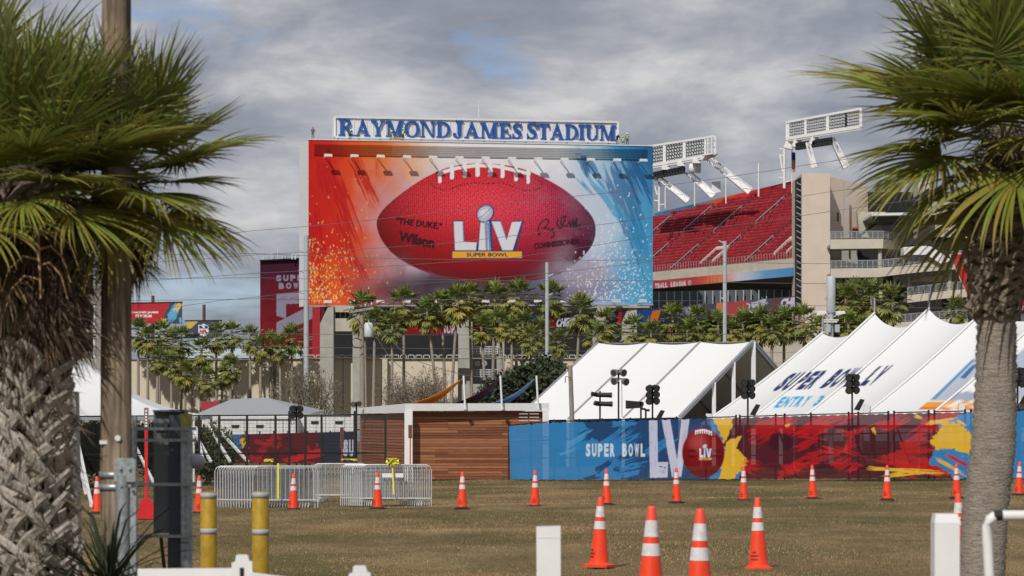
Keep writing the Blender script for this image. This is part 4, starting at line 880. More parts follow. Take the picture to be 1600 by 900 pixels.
for i,(lab,pts,Y) in enumerate(wires):
    b_=MB(); Q=[]
    for k in range(len(pts)-1):
        for j in range(6):
            f=j/6; u=lerp(pts[k][0],pts[k+1][0],f); v=lerp(pts[k][1],pts[k+1][1],f)+1.2*math.sin(math.pi*f); Q.append(P(u,v,Y))
    Q.append(P(*pts[-1],Y)); b_.tube(Q,.016 if i<10 else .02,4); tag(b_.build('power_cable',M('cable_grey',(.13,.13,.135),.5)),lab,'cable','overhead cables')
# ================================================================ vegetation
m_leaf=M('palm_leaf',rough=.42,attr='Col',var=.22,scale=1.6,transl=.30,spec=.45)
m_leafd=M('palm_leaf_far',rough=.5,attr='Col',var=.15,scale=.8,transl=.15,spec=.4)
m_trunk=M('palm_trunk_far',(.27,.235,.195),.9,var=.3,scale=3,bump=.3,stretch=(1,1,4))
m_dry=M('dry_frond',rough=.85,attr='Col',var=.25,scale=6)
def fan(mb,o,az,el,pet,L_,nl,ns,droop,wd,c0,c1,rn,spread=2.25,costa=.0,petw=.012,tipy=.3):
    """fan leaf: petiole, then leaflets radiating from the end of the petiole"""
    ca,sa=math.cos(az),math.sin(az); out=Vector((ca,sa,0)); side=Vector((-sa,ca,0)); up=Vector((0,0,1))
    d=(out*math.cos(el)+up*math.sin(el)).normalized(); nrm_=side.cross(d)*-1
    pts=[o]; p=Vector(o); dd=Vector(d)
    for k in range(4): p=p+dd*pet/4; dd=(dd-up*droop*.10).normalized(); pts.append(p)
    mb.col=tuple(a*.9+b*.1 for a,b in zip(c0,(.2,.18,.04)))
    for a,b in zip(pts[:-1],pts[1:]): mb.add([a-side*petw,a+side*petw,b+side*petw,b-side*petw],[(0,1,2,3)])
    d=dd; nrm_=d.cross(side)
    if nrm_.z<0: nrm_=-nrm_
    h=pts[-1]
    for i in range(nl):
        ph=(-1+2*(i+.5)/nl)*spread; ph+=rn.uniform(-.04,.04); l_=L_*(1-.30*(abs(ph)/2.25)**1.5)*rn.uniform(.88,1.08)
        v=(d*math.cos(ph)+side*math.sin(ph)+nrm_*(.16*abs(math.sin(ph))+.06*math.cos(ph))).normalized()
        hh=h-d*costa*0+d*costa*max(0,math.cos(ph))*.5
        g=droop*rn.uniform(.6,1.5); tb=rn.random()
        prev=None; q=hh; cc=tuple(lerp(a,b,rn.uniform(0,.45)) for a,b in zip(c0,c1))
        for k in range(ns+1):
            f=k/ns; w_=wd*(.32 if k==0 else (1.0 if f<.55 else max(.04,1.0-((f-.55)/.45)**1.3)))
            ws=v.cross(nrm_); 
            if ws.length<.05: ws=side
            ws=ws.normalized()*w_
            tw=nrm_*w_*(.5 if i%2 else -.5)
            fc=max(0.,(f-.6)/.4)**1.5*(tipy if tb<.6 else tipy*2.2)
            col=tuple(lerp(a,b,min(1,fc)) for a,b in zip(cc,(.30,.24,.07)))
            mb.v+= [tuple(q-ws-tw),tuple(q+ws+tw)]; mb.c+=[col,col]; n=len(mb.v)
            if k: mb.f.append((n-4,n-3,n-1,n-2)); mb.sm.append(True)
            if k<ns:
                v=(v-up*g*(.16+.55*f*f)).normalized(); q=q+v*l_/ns
# ---- distant fan palms: six crowns shared by all
def crown_mesh(seed,yel):
    rn=random.Random(seed); mb=MB(); mb.smooth=True
    tot=30
    for i in range(tot):
        f=i/tot; el=math.radians(lerp(82,-62,f**.85)); az=i*2.39996+rn.uniform(-.3,.3); g0=rn.random()
        c0=(.085+.06*g0,.125+.06*g0,.032) if f<.5 else (lerp(.14,.36,yel*g0),lerp(.17,.28,yel*g0),.04)
        c1=(.26,.31,.07)
        fan(mb,Vector((rn.uniform(-.12,.12),rn.uniform(-.12,.12),-f*.9)),az,el,rn.uniform(1.05,1.5)*(.75 if f<.15 else 1),rn.uniform(.85,1.2),13,3,lerp(.25,1.0,f),.085,c0,c1,rn,petw=.03)
    return mb.build('crown',m_leafd,mesh_only=True)
crowns=[crown_mesh(s,y) for s,y in ((1,.3),(2,.6),(3,1.),(4,.2),(5,.8),(6,.45))]
def skirt_mesh(seed):
    rn=random.Random(seed); mb=MB()
    for i in range(40):
        az=rn.uniform(0,6.28); z=-rn.uniform(.6,2.2); mb.col=tuple(c*rn.uniform(.6,1.2) for c in (.17,.10,.05))
        a=Vector((math.cos(az)*.22,math.sin(az)*.22,z)); b=a+Vector((math.cos(az)*.35,math.sin(az)*.35,-.65)); s_=Vector((-math.sin(az),math.cos(az),0))*.1
        mb.add([a-s_*.4,a+s_*.4,b+s_,b-s_],[(0,1,2,3)])
    return mb.build('dead_skirt',m_dry,mesh_only=True)
skirts=[skirt_mesh(11),skirt_mesh(12)]
def far_palm(u,v,r,Y,lab,grp,ub=None,k=0):
    g=PG(ub if ub is not None else u,Y); c=P(u,v,Y); sc_=r*Y/F/1.98
    t=thing('palm_tree',lab,'palm tree',g,0,grp); rn=random.Random(int(u*7+v))
    top=c-g; b_=MB(); n=8; pts=[]
    for i in range(n+1): f=i/n; pts.append(g+Vector((top.x*(f**1.6),top.y,0))+Vector((0,0,top.z*f)))
    rr_=[.22*(1.25-.5*(i/n)) for i in range(n+1)]
    b_.tube(pts,rr_,9,r2=rr_) ; b_.build('trunk',m_trunk,t)
    link('crown',crowns[(k+int(u))%6],t,loc=top+Vector((0,0,.2)),rot=(rn.uniform(-.1,.1),rn.uniform(-.1,.1),rn.uniform(0,6.28)),scale=sc_)
    link('dead_skirt',skirts[int(u)%2],t,loc=top,rot=(0,0,rn.uniform(0,6.28)),scale=sc_)
pl_left=[(216,518,27,349),(231,528,24,346),(249,524,28,350),(268,533,24,344),(283,531,26,351),(246,561,20,338),(268,566,21,336),(289,582,24,333),(315,548,26,345),(338,524,24,348),(363,521,22,350),(326,592,22,330),(360,573,24,334),(347,586,18,340),(391,527,23,348),(407,541,22,343),(423,534,20,349),(438,541,22,345),(456,527,26,347)]
for i,(u,v,r,Y) in enumerate(pl_left):
    Y=362+(Y-330)*.42; r*=.92
    ex={7:', low and dark',11:', lowest one',12:', stout trunk',18:', beside the grey pole'}.get(i,'')
    lab='fan palm before the cream wall, %s right of the wooden pole%s'%(ORD[i],ex)
    far_palm(u,v,r,Y,lab,'fan palms along the stadium wall',k=i)
pl_mid=[(569,482,31,343,572,'tall palm whose crown hides the lower left corner of the huge board'),(586,499,22,340,583,'palm close behind the transformer of the wooden pole'),(613,508,24,338,612,'palm with a drooping crown just right of the transformer'),(631,474,30,345,631,'tall straight palm before the left black opening'),(667,487,26,341,686,'palm whose trunk leans left, first of the three leaning trunks'),(690,477,27,344,697,'second of the three leaning trunk palms under the football'),(716,469,30,342,703,'third leaning palm, its trunk slanting the other way'),(733,462,26,347,738,'tall palm in front of the bare concrete pier and red striped panel'),(773,468,32,345,769,'tallest thick crowned palm centred under the emblem'),(811,461,29,343,804,'tall palm with pale trunk under the right half of the football'),(860,463,29,346,849,'tall palm directly behind the middle grey steel pole'),(907,484,30,342,897,'palm with a curved pale trunk left of the white frame tent ridge'),
(752,511,23,336,761,'low yellow green palm before the round fans'),(781,503,24,338,788,'low palm beside the wall camera'),(800,512,19,334,799,'small palm tucked between two tall pale trunks'),(817,505,22,340,815,'low palm left of the yellowish cluster'),(830,527,22,333,828,'lowest yellow fringed palm above the dark oak'),(845,516,22,338,841,'yellow fringed palm just left of the middle steel pole'),(873,534,22,335,871,'yellow skirted palm just right of the middle grey steel pole'),(933,524,24,337,927,'low palm whose fronds touch the left ridge end of the white frame tent'),(945,504,25,342,944,'palm in front of the fifth concrete pier under the board')]
for i,(u,v,r,Y,ub,lab) in enumerate(pl_mid): far_palm(u,v,r,Y+13,lab,'fan palms along the stadium wall',ub,k=i)
pl_r=[(989,516,26,330),(1017,521,25,326),(1051,500,30,332),(1074,516,22,329),(1091,502,29,333),(1122,508,27,328),(1142,516,20,326),(1161,507,27,331),(1190,502,29,329),(1206,512,22,326),(1225,503,27,331),(1256,500,27,329),(1281,514,24,325)]
for i,(u,v,r,Y) in enumerate(pl_r): far_palm(u,v,r,Y,'fan palm in the dense row above the frame tent ridge, %s from the left'%ORD[i],'fan palms along the stadium wall',k=i)
pl_rr=[(1322,467,29,300,'palm touching the right side of the thick antenna drum'),(1340,458,26,304,'palm between the antenna drum and the ramp column'),(1362,462,30,302,'tallest of the palms before the ramp parapets'),(1395,468,29,299,'rightmost palm of the clump before the ramp parapets'),(1326,505,22,296,'low palm beside the neck of the antenna mast'),(1346,512,19,297,'low dark palm behind the first big tent valley'),(1494,483,22,290,'lone palm behind the tent valley beside the slanted red banner')]
for i,(u,v,r,Y,lab) in enumerate(pl_rr): far_palm(u,v,r,Y,lab,'fan palms before the ramp building',k=i)
# ---- broadleaf trees
m_bark=M('grey_bark',(.17,.14,.115),.9,var=.3,scale=6,bump=.3)
def twig_tree(name,lab,cat,u0,u1,vt,Y,leafy,col,seed,leaf=.11,trunk_u=None,density=1.,wd=None):
    rn=random.Random(seed); uc=trunk_u or (u0+u1)/2; g=PG(uc,Y); W_=(u1-u0)/2*Y/F; H=P(uc,vt,Y).z-g.z
    t=thing(name,lab,cat,g); br=MB(); lf=MB(); tips=[]
    def grow(p,d,l,r,n):
        q=p; pts=[p]
        for k in range(3):
            d=(d+Vector((rn.uniform(-.22,.22),rn.uniform(-.22,.22),rn.uniform(-.05,.16)))).normalized(); q=q+d*l/3; pts.append(q)
        br.tube(pts,r,4 if n<3 else 6,cap=False,r2=r*.6)
        if n<=3: tips.extend(pts[1:])
        if n==0: return
        for k in range(3 if n>1 else 4):
            a=rn.uniform(0,6.28); s_=rn.uniform(.45,.95); x=d.orthogonal().normalized(); y=d.cross(x)
            nd=(d+x*math.cos(a)*s_+y*math.sin(a)*s_+Vector((0,0,.1))).normalized(); grow(q if k else pts[2],nd,l*rn.uniform(.62,.82),r*.58,n-1)
    for k in range(5):
        a=k*1.256+rn.uniform(-.3,.3); sp=rn.uniform(.3,.9)*W_/H*1.3; grow(g+Vector((math.cos(a)*.1,math.sin(a)*.1,0)),Vector((math.cos(a)*sp,math.sin(a)*sp,1)).normalized(),H*.34,.10*H/5,5 if leafy<1 else 4)
    mx_=max(p.z for p in tips)-g.z; fx=W_/max(abs(p.x-g.x) for p in tips); fz=H/mx_
    def fit(p): return (g.x+(p[0]-g.x)*fx,g.y+(p[1]-g.y)*fx,g.z+(p[2]-g.z)*fz)
    br.v=[fit(p) for p in br.v]
    br.build('branches',m_bark,t)
    n=int(leafy*len(tips)*density)
    for k in range(n):
        p=Vector(fit(tips[rn.randrange(len(tips))]))+Vector((rn.gauss(0,.3),rn.gauss(0,.3),rn.gauss(0,.28)))
        x=Vector((rn.uniform(-1,1),rn.uniform(-1,1),rn.uniform(-1,1))).normalized(); y=x.orthogonal().normalized(); s_=leaf*rn.uniform(.6,1.4); j=rn.uniform(.6,1.35)
        lf.col=(col[0]*j,col[1]*j,col[2]*j); lf.add([p-x*s_,p+y*s_*.6,p+x*s_,p-y*s_*.6],[(0,1,2,3)])
    if n: lf.build('crown',M('leaf_'+name,rough=.6,attr='Col',var=.1,transl=.1),t,kind='stuff')
twig_tree('winter_tree','sparse brown winter tree between grey tent and wood booth, left of the wooden pole','tree',425,552,573,150,1.3,(.14,.12,.06),3,.05,480)
twig_tree('bare_tree','bare grey branched tree behind the orange sail','tree',588,728,566,155,.35,(.17,.14,.09),8,.06,660)
twig_tree('bare_tree','small bare tree behind the wood booth, close to the wooden pole','tree',600,655,596,160,.4,(.16,.13,.08),12,.06,628)
twig_tree('oak_tree','dense dark green oak behind the blue sail','tree',792,905,563,175,9,(.038,.05,.022),21,.17,848)
twig_tree('oak_tree','lower dark green oak left of the dense one, behind the sail posts','tree',748,815,590,172,8,(.036,.048,.022),22,.15,782)
for i,(a,b,v,Y,lab) in enumerate(((96,215,668,112,'leafy green hedge behind the black fence left of the wooden pole'),(208,300,672,110,'leafy green hedge behind the grey cabinet'),(300,352,684,104,'small green bush behind the slanted white tent poles'))):
    twig_tree('hedge_bush',lab,'bush',a,b,v,Y,10,(.075,.095,.03),30+i,.07)
# ---- foreground cabbage palms
def near_frond(el,seed,L_,dead=False):
    rn=random.Random(seed); mb=MB(); mb.smooth=True
    if dead: c0,c1,tp=(.13,.085,.05),(.24,.17,.10),.2
    elif el>35: c0,c1,tp=(.14,.17,.036),(.29,.31,.07),.4
    elif el>-10: c0,c1,tp=(.16,.19,.038),(.36,.35,.07),.6
    else: c0,c1,tp=(.18,.20,.035),(.42,.38,.06),.75
    fan(mb,Vector((0,0,0)),0,math.radians(el),L_*.62,L_*rn.uniform(.95,1.1),50,7,(.09 if el>35 else .20 if el>-10 else .34)*(1.5 if dead else 1),.0118,c0,c1,rn,spread=2.1,costa=.12,petw=.012,tipy=tp)
    return mb.build('frond',m_dry if dead else m_leaf,mesh_only=True)
ELS=[84,70,57,44,31,18,4,-12,-32]
FR_=[[near_frond(e,100+i*3+j,.82) for j in range(2)] for i,e in enumerate(ELS)]
DEAD=[near_frond(e,300+i,.6,True) for i,e in enumerate((-50,-66,-78))]
def near_palm(t,c,R,n,seed,ratio=(0,1),deadn=10):
    """fronds in a spiral about the crown centre c (thing-local)"""
    rn=random.Random(seed)
    for i in range(n):
        f=i/n; k=min(8,int(f*9)); m_=FR_[k][i%2]; az=i*2.39996+rn.uniform(-.25,.25)
        link('frond',m_,t,loc=c+Vector((math.cos(az)*.06,math.sin(az)*.06,-f*.25)),rot=(rn.uniform(-.25,.25),rn.uniform(-.28,.24),az),scale=R*rn.uniform(.82,1.12))
    for i in range(deadn):
        az=rn.uniform(0,6.28); link('dead_frond',DEAD[i%3],t,loc=c+Vector((math.cos(az)*.1,math.sin(az)*.1,-.3-rn.uniform(0,.35))),rot=(0,rn.uniform(-.1,.2),az),scale=R*rn.uniform(.7,1.05))
m_boot=M('leaf_base_grey',(.36,.32,.275),.9,var=.6,scale=11,bump=.8,bscale=60,stretch=(1,1,.35),bdist=.02)
m_core=M('trunk_core',(.055,.042,.032),.95,var=.4,scale=14,bump=.8,bscale=40,bdist=.02)
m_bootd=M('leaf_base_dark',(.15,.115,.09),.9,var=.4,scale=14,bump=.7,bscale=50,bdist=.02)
def boot_mesh(seed,rad,mat,ln=.2,wd=.042,out=.12,half=0):
    """split leaf base: two straps that hug the trunk and join in a cut stub that stands off it"""
    rn=random.Random(seed); b=MB(); b.smooth=False
    for s_ in ((-1,1) if not half else (half,)):
        ring_=[]
        for k in range(6):
            f=k/5; ang=s_*(1-f)*(.085+.045)/rad*.95; z=-ln*(1-f)*.78; r_=rad+.012+.045*f+ .02*math.sin(f*3)
            c=Vector((math.cos(ang)*r_,math.sin(ang)*r_,z)); tn=Vector((-math.sin(ang),math.cos(ang),0)); o=Vector((math.cos(ang),math.sin(ang),0))
            w_=wd*(.72+.28*f)*(1+rn.uniform(-.1,.1)); d=(tn*(-s_)*.55+Vector((0,0,.83))); wv=d.cross(o).normalized()*w_; th=.016+.012*f
            ring_.append([c-wv,c-wv*.6+o*th*1.5,c+wv*.6+o*th*1.5,c+wv])
        n=4; vs=[p for r in ring_ for p in r]; fs=[(i*4+j,i*4+j+1,(i+1)*4+j+1,(i+1)*4+j) for i in range(5) for j in range(3)]
        b.add(vs,fs)
    # stub, leaning outwards, raggedly cut
    tilt=out; x0=rad+.04; L2=ln*rn.uniform(.3,.75); sd=rn.uniform(-.05,.05)-half*.06
    a=[Vector((x0-.02,-wd*1.05,-.03)),Vector((x0-.02,wd*1.05,-.03)),Vector((x0+.022,wd*.8,-.03)),Vector((x0+.022,-wd*.8,-.03))]
    q=[p+Vector((tilt,sd,L2)) for p in a]; q=[Vector((p.x+rn.uniform(-.008,.008),p.y*.82+rn.uniform(-.01,.01),p.z+rn.uniform(-.04,.04))) for p in q]; b.hexa(a,q)
    return b.build('leaf_base',mat,mesh_only=True)
# left palm
YL=16.0
gL=PG(50,YL); lp_=thing('cabbage_palm','big foreground palm at the left edge with criss-cross grey leaf bases on its trunk','palm tree',gL)
def tr_core(t,pts,rs,mat,nm='trunk'):
    b=MB(); b.tube(pts,rs,20,r2=rs); return b.build(nm,mat,t)
topL=P(42,262,YL); zt=topL.z-gL.z; rad=.150
cor=[gL+Vector(((topL.x-gL.x)*(f**3.5),0,zt*f)) for f in [k/10 for k in range(11)]]
tr_core(lp_,cor,[rad]*11,m_core)
def strap_mesh(seed,mat,sg):
    # one cut leaf stem: a long tapered strip running diagonally up the trunk, its squared end standing off
    rn=random.Random(seed); b=MB(); ln=rn.uniform(.25,.38); wd=rn.uniform(.028,.044); ang=sg*math.radians(rn.uniform(28,46)); rings=[]; n=6; sp=rn.uniform(.06,.16)
    for k in range(n):
        f=k/(n-1); l=ln*(f-.35); th=l*math.sin(ang)/rad; z=l*math.cos(ang); r_=rad-.01+.02+sp*max(0,f-.25)**1.5*1.3
        o=Vector((math.cos(th),math.sin(th),0)); tn=Vector((-math.sin(th),math.cos(th),0)); c=o*r_+Vector((0,0,z)); d=tn*math.sin(ang)+Vector((0,0,math.cos(ang))); wv=d.cross(o).normalized()*wd*(1.25-.35*f)*(1+rn.uniform(-.12,.12)); t_=.022*(1-.3*f)
        rings.append([c-wv,c-wv*.55+o*t_,c+wv*.55+o*t_*(1+rn.uniform(-.3,.3)),c+wv,c-o*.012])
    vs=[p for r in rings for p in r]; fs=[(i*5+j,i*5+(j+1)%5,(i+1)*5+(j+1)%5,(i+1)*5+j) for i in range(n-1) for j in range(5)]+[tuple(range((n-1)*5,n*5))]
    b.add(vs,fs); return b.build('leaf_base',mat,mesh_only=True)
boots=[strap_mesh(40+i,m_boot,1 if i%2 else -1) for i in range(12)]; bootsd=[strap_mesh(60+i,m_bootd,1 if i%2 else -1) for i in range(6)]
rn=random.Random(5); z=.0; row=0
while z<zt-.15:
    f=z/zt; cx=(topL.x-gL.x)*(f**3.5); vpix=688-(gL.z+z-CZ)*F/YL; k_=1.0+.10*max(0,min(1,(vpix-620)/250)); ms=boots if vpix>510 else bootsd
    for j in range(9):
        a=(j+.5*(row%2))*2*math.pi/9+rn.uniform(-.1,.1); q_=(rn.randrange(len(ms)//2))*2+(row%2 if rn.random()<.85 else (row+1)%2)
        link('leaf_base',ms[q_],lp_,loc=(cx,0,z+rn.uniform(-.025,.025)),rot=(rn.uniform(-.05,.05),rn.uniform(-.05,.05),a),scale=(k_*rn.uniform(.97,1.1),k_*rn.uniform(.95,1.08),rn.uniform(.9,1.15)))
    z+=.086; row+=1
near_palm(lp_,Vector((topL.x-gL.x,0,zt+.04)),.76,42,71,deadn=2)
# fibre and brown thatch at the top of the trunk
def thatch(t,c,R,H_,n,seed,nm='dead_fibre'):
    rn=random.Random(seed); mb=MB()
    for i in range(n):
        a=rn.uniform(0,6.28); z=rn.uniform(-H_,.1); r=R*rn.uniform(.5,1.15); p=c+Vector((math.cos(a)*r,math.sin(a)*r,z)); d=Vector((math.cos(a)*rn.uniform(-.2,.9),math.sin(a)*rn.uniform(-.2,.9),rn.uniform(-1,.3))).normalized()
        l=rn.uniform(.06,.26); s_=d.orthogonal().normalized()*rn.uniform(.002,.007); m=rn.uniform(.5,1.6); mb.col=(.12*m,.078*m,.048*m); q=p+d*l*.5+Vector((0,0,-.01)); e=p+d*l+Vector((0,0,-l*.35))
        mb.add([p-s_,p+s_,q+s_,q-s_,e],[(0,1,2,3),(3,2,4)])
    o=mb.build(nm,m_dry,t,local=True,kind='stuff'); return o
thatch(lp_,Vector((topL.x-gL.x+.08,0,zt-.35)),.23,.75,5500,3); thatch(lp_,Vector((.0,0,zt-.5)),.185,2.4,2600,33,'bark_fibre')
# seed stalk with pale curved branches
st_=MB(); p0=topL-gL+Vector((.13,-.34,-.42))
st_.tube([p0,p0+Vector((.02,-.05,-.2)),p0+Vector((.03,-.06,-.42))],.011,6,r2=.006)
for s_,z_,l in ((-1,-.02,.26),(1,-.03,.25),(1,-.12,.2),(-1,-.18,.22),(1,-.22,.18),(-1,-.3,.2),(1,-.02,.16)):
    a=p0+Vector((.01,-.03,z_)); st_.tube([a,a+Vector((s_*l*.4,-.02,.02)),a+Vector((s_*l*.8,-.02,-.06)),a+Vector((s_*l,-.02,-.2))],.008,5,r2=.003)
st_.build('seed_stalk',M('stalk',(.34,.21,.12),.7,var=.3),lp_,local=True)
# second palm crown left of frame edge
YB=17.6; gB=PG(-72,YB); lb=thing('cabbage_palm','palm mostly outside the left edge, only its raised fronds reach into view','palm tree',gB); tb=P(-55,235,YB)
tr_core(lb,[gB,gB.lerp(tb,.5),tb],[.17,.16,.17],m_trunk); near_palm(lb,tb-gB+Vector((0,0,.1)),.85,34,93,deadn=4)
# third palm: crown over the wooden pole
YD=20.0; gD=PG(232,YD)
# right palm
YR_=18.; gR=PG(1529,YR_); rp=thing('cabbage_palm','big foreground palm at the right edge with a ringed leaning trunk','palm tree',gR); tR=P(1566,190,YR_)
keys=[(0,0),(.25,.01),(.45,.06),(.7,.105),(.85,.12),(1,.15)]
pts=[]; rs=[]; N_=110; ht=tR.z-gR.z
vs=[]; fs=[]; nn=26; rn=random.Random(9); vj=lambda z:688-(gR.z+z-CZ)*F/YR_
ux=[(1080,1526),(900,1533),(800,1539),(700,1552),(600,1556),(520,1557),(470,1557),(400,1563),(300,1572),(190,1570)]
def cx_of(z): v=vj(z); return (float(np.interp(-v,[-a for a,_ in ux],[b for _,b in ux]))-800)*YR_/F-gR.x
def rad_of(z): v=vj(z); return float(np.interp(-v,[-1080,-900,-700,-600,-490,-470,-215],[.165,.162,.155,.142,.135,.115,.09]))
for i in range(N_+1):
    z=ht*i/N_; 
    for k in range(nn):
        a=2*math.pi*k/nn; rr_=rad_of(z)+(.006 if i%2 else -.003)*(.5+rn.random())+rn.uniform(-.002,.002); vs.append((cx_of(z)+rr_*math.cos(a),rr_*math.sin(a),z))
for i in range(N_):
    for k in range(nn): fs.append((i*nn+k,i*nn+(k+1)%nn,(i+1)*nn+(k+1)%nn,(i+1)*nn+k))
tb_=MB(); tb_.smooth=True; tb_.add(vs,fs); tb_.build('trunk',M('ringed_trunk',(.285,.245,.205),.95,var=.32,scale=9,bump=1.,bscale=24,stretch=(1,1,5.5),bdist=.02),rp,local=True)
fb=MB()
for i in range(1500):
    a=rn.uniform(0,6.28); z=rn.uniform(.5,ht*.75); r=rad_of(z)+.003; p=Vector((cx_of(z)+math.cos(a)*r,math.sin(a)*r,z)); d=Vector((math.cos(a)*.55-math.sin(a)*rn.uniform(-1,1),math.sin(a)*.55+math.cos(a)*rn.uniform(-1,1),rn.uniform(-.2,.5))).normalized(); l=rn.uniform(.006,.02); s_=Vector((0,0,.004)); m=rn.uniform(.5,1.5); fb.col=(.24*m,.19*m,.145*m)
    fb.add([p-s_,p+s_,p+d*l],[(0,1,2)])
fb.build('trunk_fibre',m_dry,rp,local=True,kind='stuff')
bR=[boot_mesh(80+i,.092,M('leaf_base_brown',(.19,.15,.115),.9,var=.5,scale=14,bump=.7,bscale=50,bdist=.02),.15,.030,.08) for i in range(4)]
row=0; z=0
for vv in range(478,270,-17):
    z=(688-vv)*YR_/F+CZ-gR.z
    for j in range(8):
        a=(j+.5*(row%2))*2*math.pi/8+rn.uniform(-.12,.12); s_=float(np.interp(vv,[300,420,478],[1.15,1.05,.9]))
        link('leaf_base',bR[rn.randrange(4)],rp,loc=(cx_of(z),0,z),rot=(rn.uniform(-.15,.15),rn.uniform(-.15,.15),a),scale=(s_*rn.uniform(.95,1.2),s_,rn.uniform(.9,1.3)))
    row+=1
thatch(rp,Vector((cx_of(ht-.3),0,ht-.1)),.14,.5,1000,4)
near_palm(rp,Vector((cx_of(ht),0,ht+.05)),.96,54,171,deadn=0)
mp_=thing('cabbage_palm','palm crown bursting around the wooden pole, its slim trunk hidden behind the pole','palm tree',PG(184,16.55)); tM=P(196,262,16.55)
tr_core(mp_,[PG(184,16.55),P(186,500,16.55),tM],[.07,.075,.085],m_core); near_palm(mp_,tM-PG(184,16.55)+Vector((0,-.08,.06)),.65,40,211,deadn=0)
thatch(mp_,tM-PG(184,16.55)+Vector((0,-.06,-.2)),.11,.45,1800,8)
# spiky dark plant at the foot of the pole
yu=thing('yucca_plant','dark spiky plant at the foot of the wooden pole','plant',PG(170,15.6)); rn=random.Random(4); mb=MB(); mb.smooth=True
ybase=Vector((0,0,.35))
yl=[]
for i in range(4):
    mb=MB(); mb.smooth=True; d=Vector((1,0,0)); s_=Vector((0,.012,0)); u_=Vector((0,0,.006)); m=.6+.25*i; mb.col=(.025*m,.035*m,.015*m)
    pts=[Vector((0,0,0)),Vector((.3,0,0)),Vector((.5,0,-.02)),Vector((.6,0,-.05-.02*i))]; ws=[.7,1,.7,.1]
    for p,q,w0,w1 in zip(pts[:-1],pts[1:],ws[:-1],ws[1:]): mb.add([p-s_*w0+u_,p,p+s_*w0+u_,q+s_*w1+u_,q,q-s_*w1+u_],[(0,1,4,5),(1,2,3,4)])
    yl.append(mb.build('leaf',M('yucca_leaf',rough=.5,attr='Col',var=.2),mesh_only=True))
for i in range(130):
    a=rn.uniform(0,6.28); el=rn.uniform(.0,1.35); link('leaf',yl[i%4],yu,loc=ybase+Vector((0,0,rn.uniform(-.2,.3))),rot=(0,-el,a),scale=rn.uniform(.6,1.0))
b_=MB(); b_.tube([(0,0,-.02),(0,0,.5)],.06,8); b_.build('stem',m_core,yu,local=True)
# ================================================================ ground
def mk_ground():
    xs=np.concatenate([np.array([-3000,-1000,-300,-120,-60]),np.linspace(-30,30,61),np.array([60,120,300,1000,3000])]); ys=np.concatenate([np.array([-300,-50,0]),np.linspace(6,130,125),np.array([150,200,300,600,1500,5000])])
    v=[]; 
    for y in ys:
        for x in xs: v.append((x,y,gz(x,y)+(.02*math.sin(x*.9+y*.31)+.015*math.sin(y*.7-x*.4) if 20<y<120 and abs(x)<31 else 0)*1.0))
    nx=len(xs); f=[(j*nx+i,j*nx+i+1,(j+1)*nx+i+1,(j+1)*nx+i) for j in range(len(ys)-1) for i in range(nx-1)]
    me=bpy.data.meshes.new('ground'); me.from_pydata(v,[],f); me.polygons.foreach_set('use_smooth',[True]*len(f))
    m=bpy.data.materials.new('dry_turf'); m.use_nodes=True; t=m.node_tree; n=t.nodes; l=t.links; b=n['Principled BSDF']; b.inputs['Roughness'].default_value=.95; b.inputs['Specular IOR Level'].default_value=.1
    tc=n.new('ShaderNodeTexCoord'); mp=n.new('ShaderNodeMapping'); mp.inputs['Scale'].default_value=(1,.45,1); l.new(tc.outputs['Object'],mp.inputs[0])
    a=n.new('ShaderNodeTexNoise'); a.inputs['Scale'].default_value=.22; a.inputs['Detail'].default_value=8; a.inputs['Roughness'].default_value=.65; l.new(mp.outputs[0],a.inputs[0])
    c=n.new('ShaderNodeTexNoise'); c.inputs['Scale'].default_value=9; c.inputs['Detail'].default_value=8; c.inputs['Roughness'].default_value=.75; l.new(tc.outputs['Object'],c.inputs[0])
    r=n.new('ShaderNodeValToRGB'); e=r.color_ramp.elements; e[0].position=.40; e[0].color=(.085,.078,.030,1); e[1].position=.60; e[1].color=(.22,.16,.08,1); k=e.new(.5); k.color=(.14,.10,.05,1); l.new(a.outputs[0],r.inputs[0])
    r2=n.new('ShaderNodeMapRange'); r2.inputs[1].default_value=.3; r2.inputs[2].default_value=.7; r2.inputs[3].default_value=.5; r2.inputs[4].default_value=1.6; l.new(c.outputs[0],r2.inputs[0])
    s=n.new('ShaderNodeVectorMath'); s.operation='SCALE'; l.new(r.outputs[0],s.inputs[0]); l.new(r2.outputs[0],s.inputs['Scale']); l.new(s.outputs[0],b.inputs['Base Color'])
    me.materials.append(m); o=link('ground',me,None,kind='structure')
mk_ground()
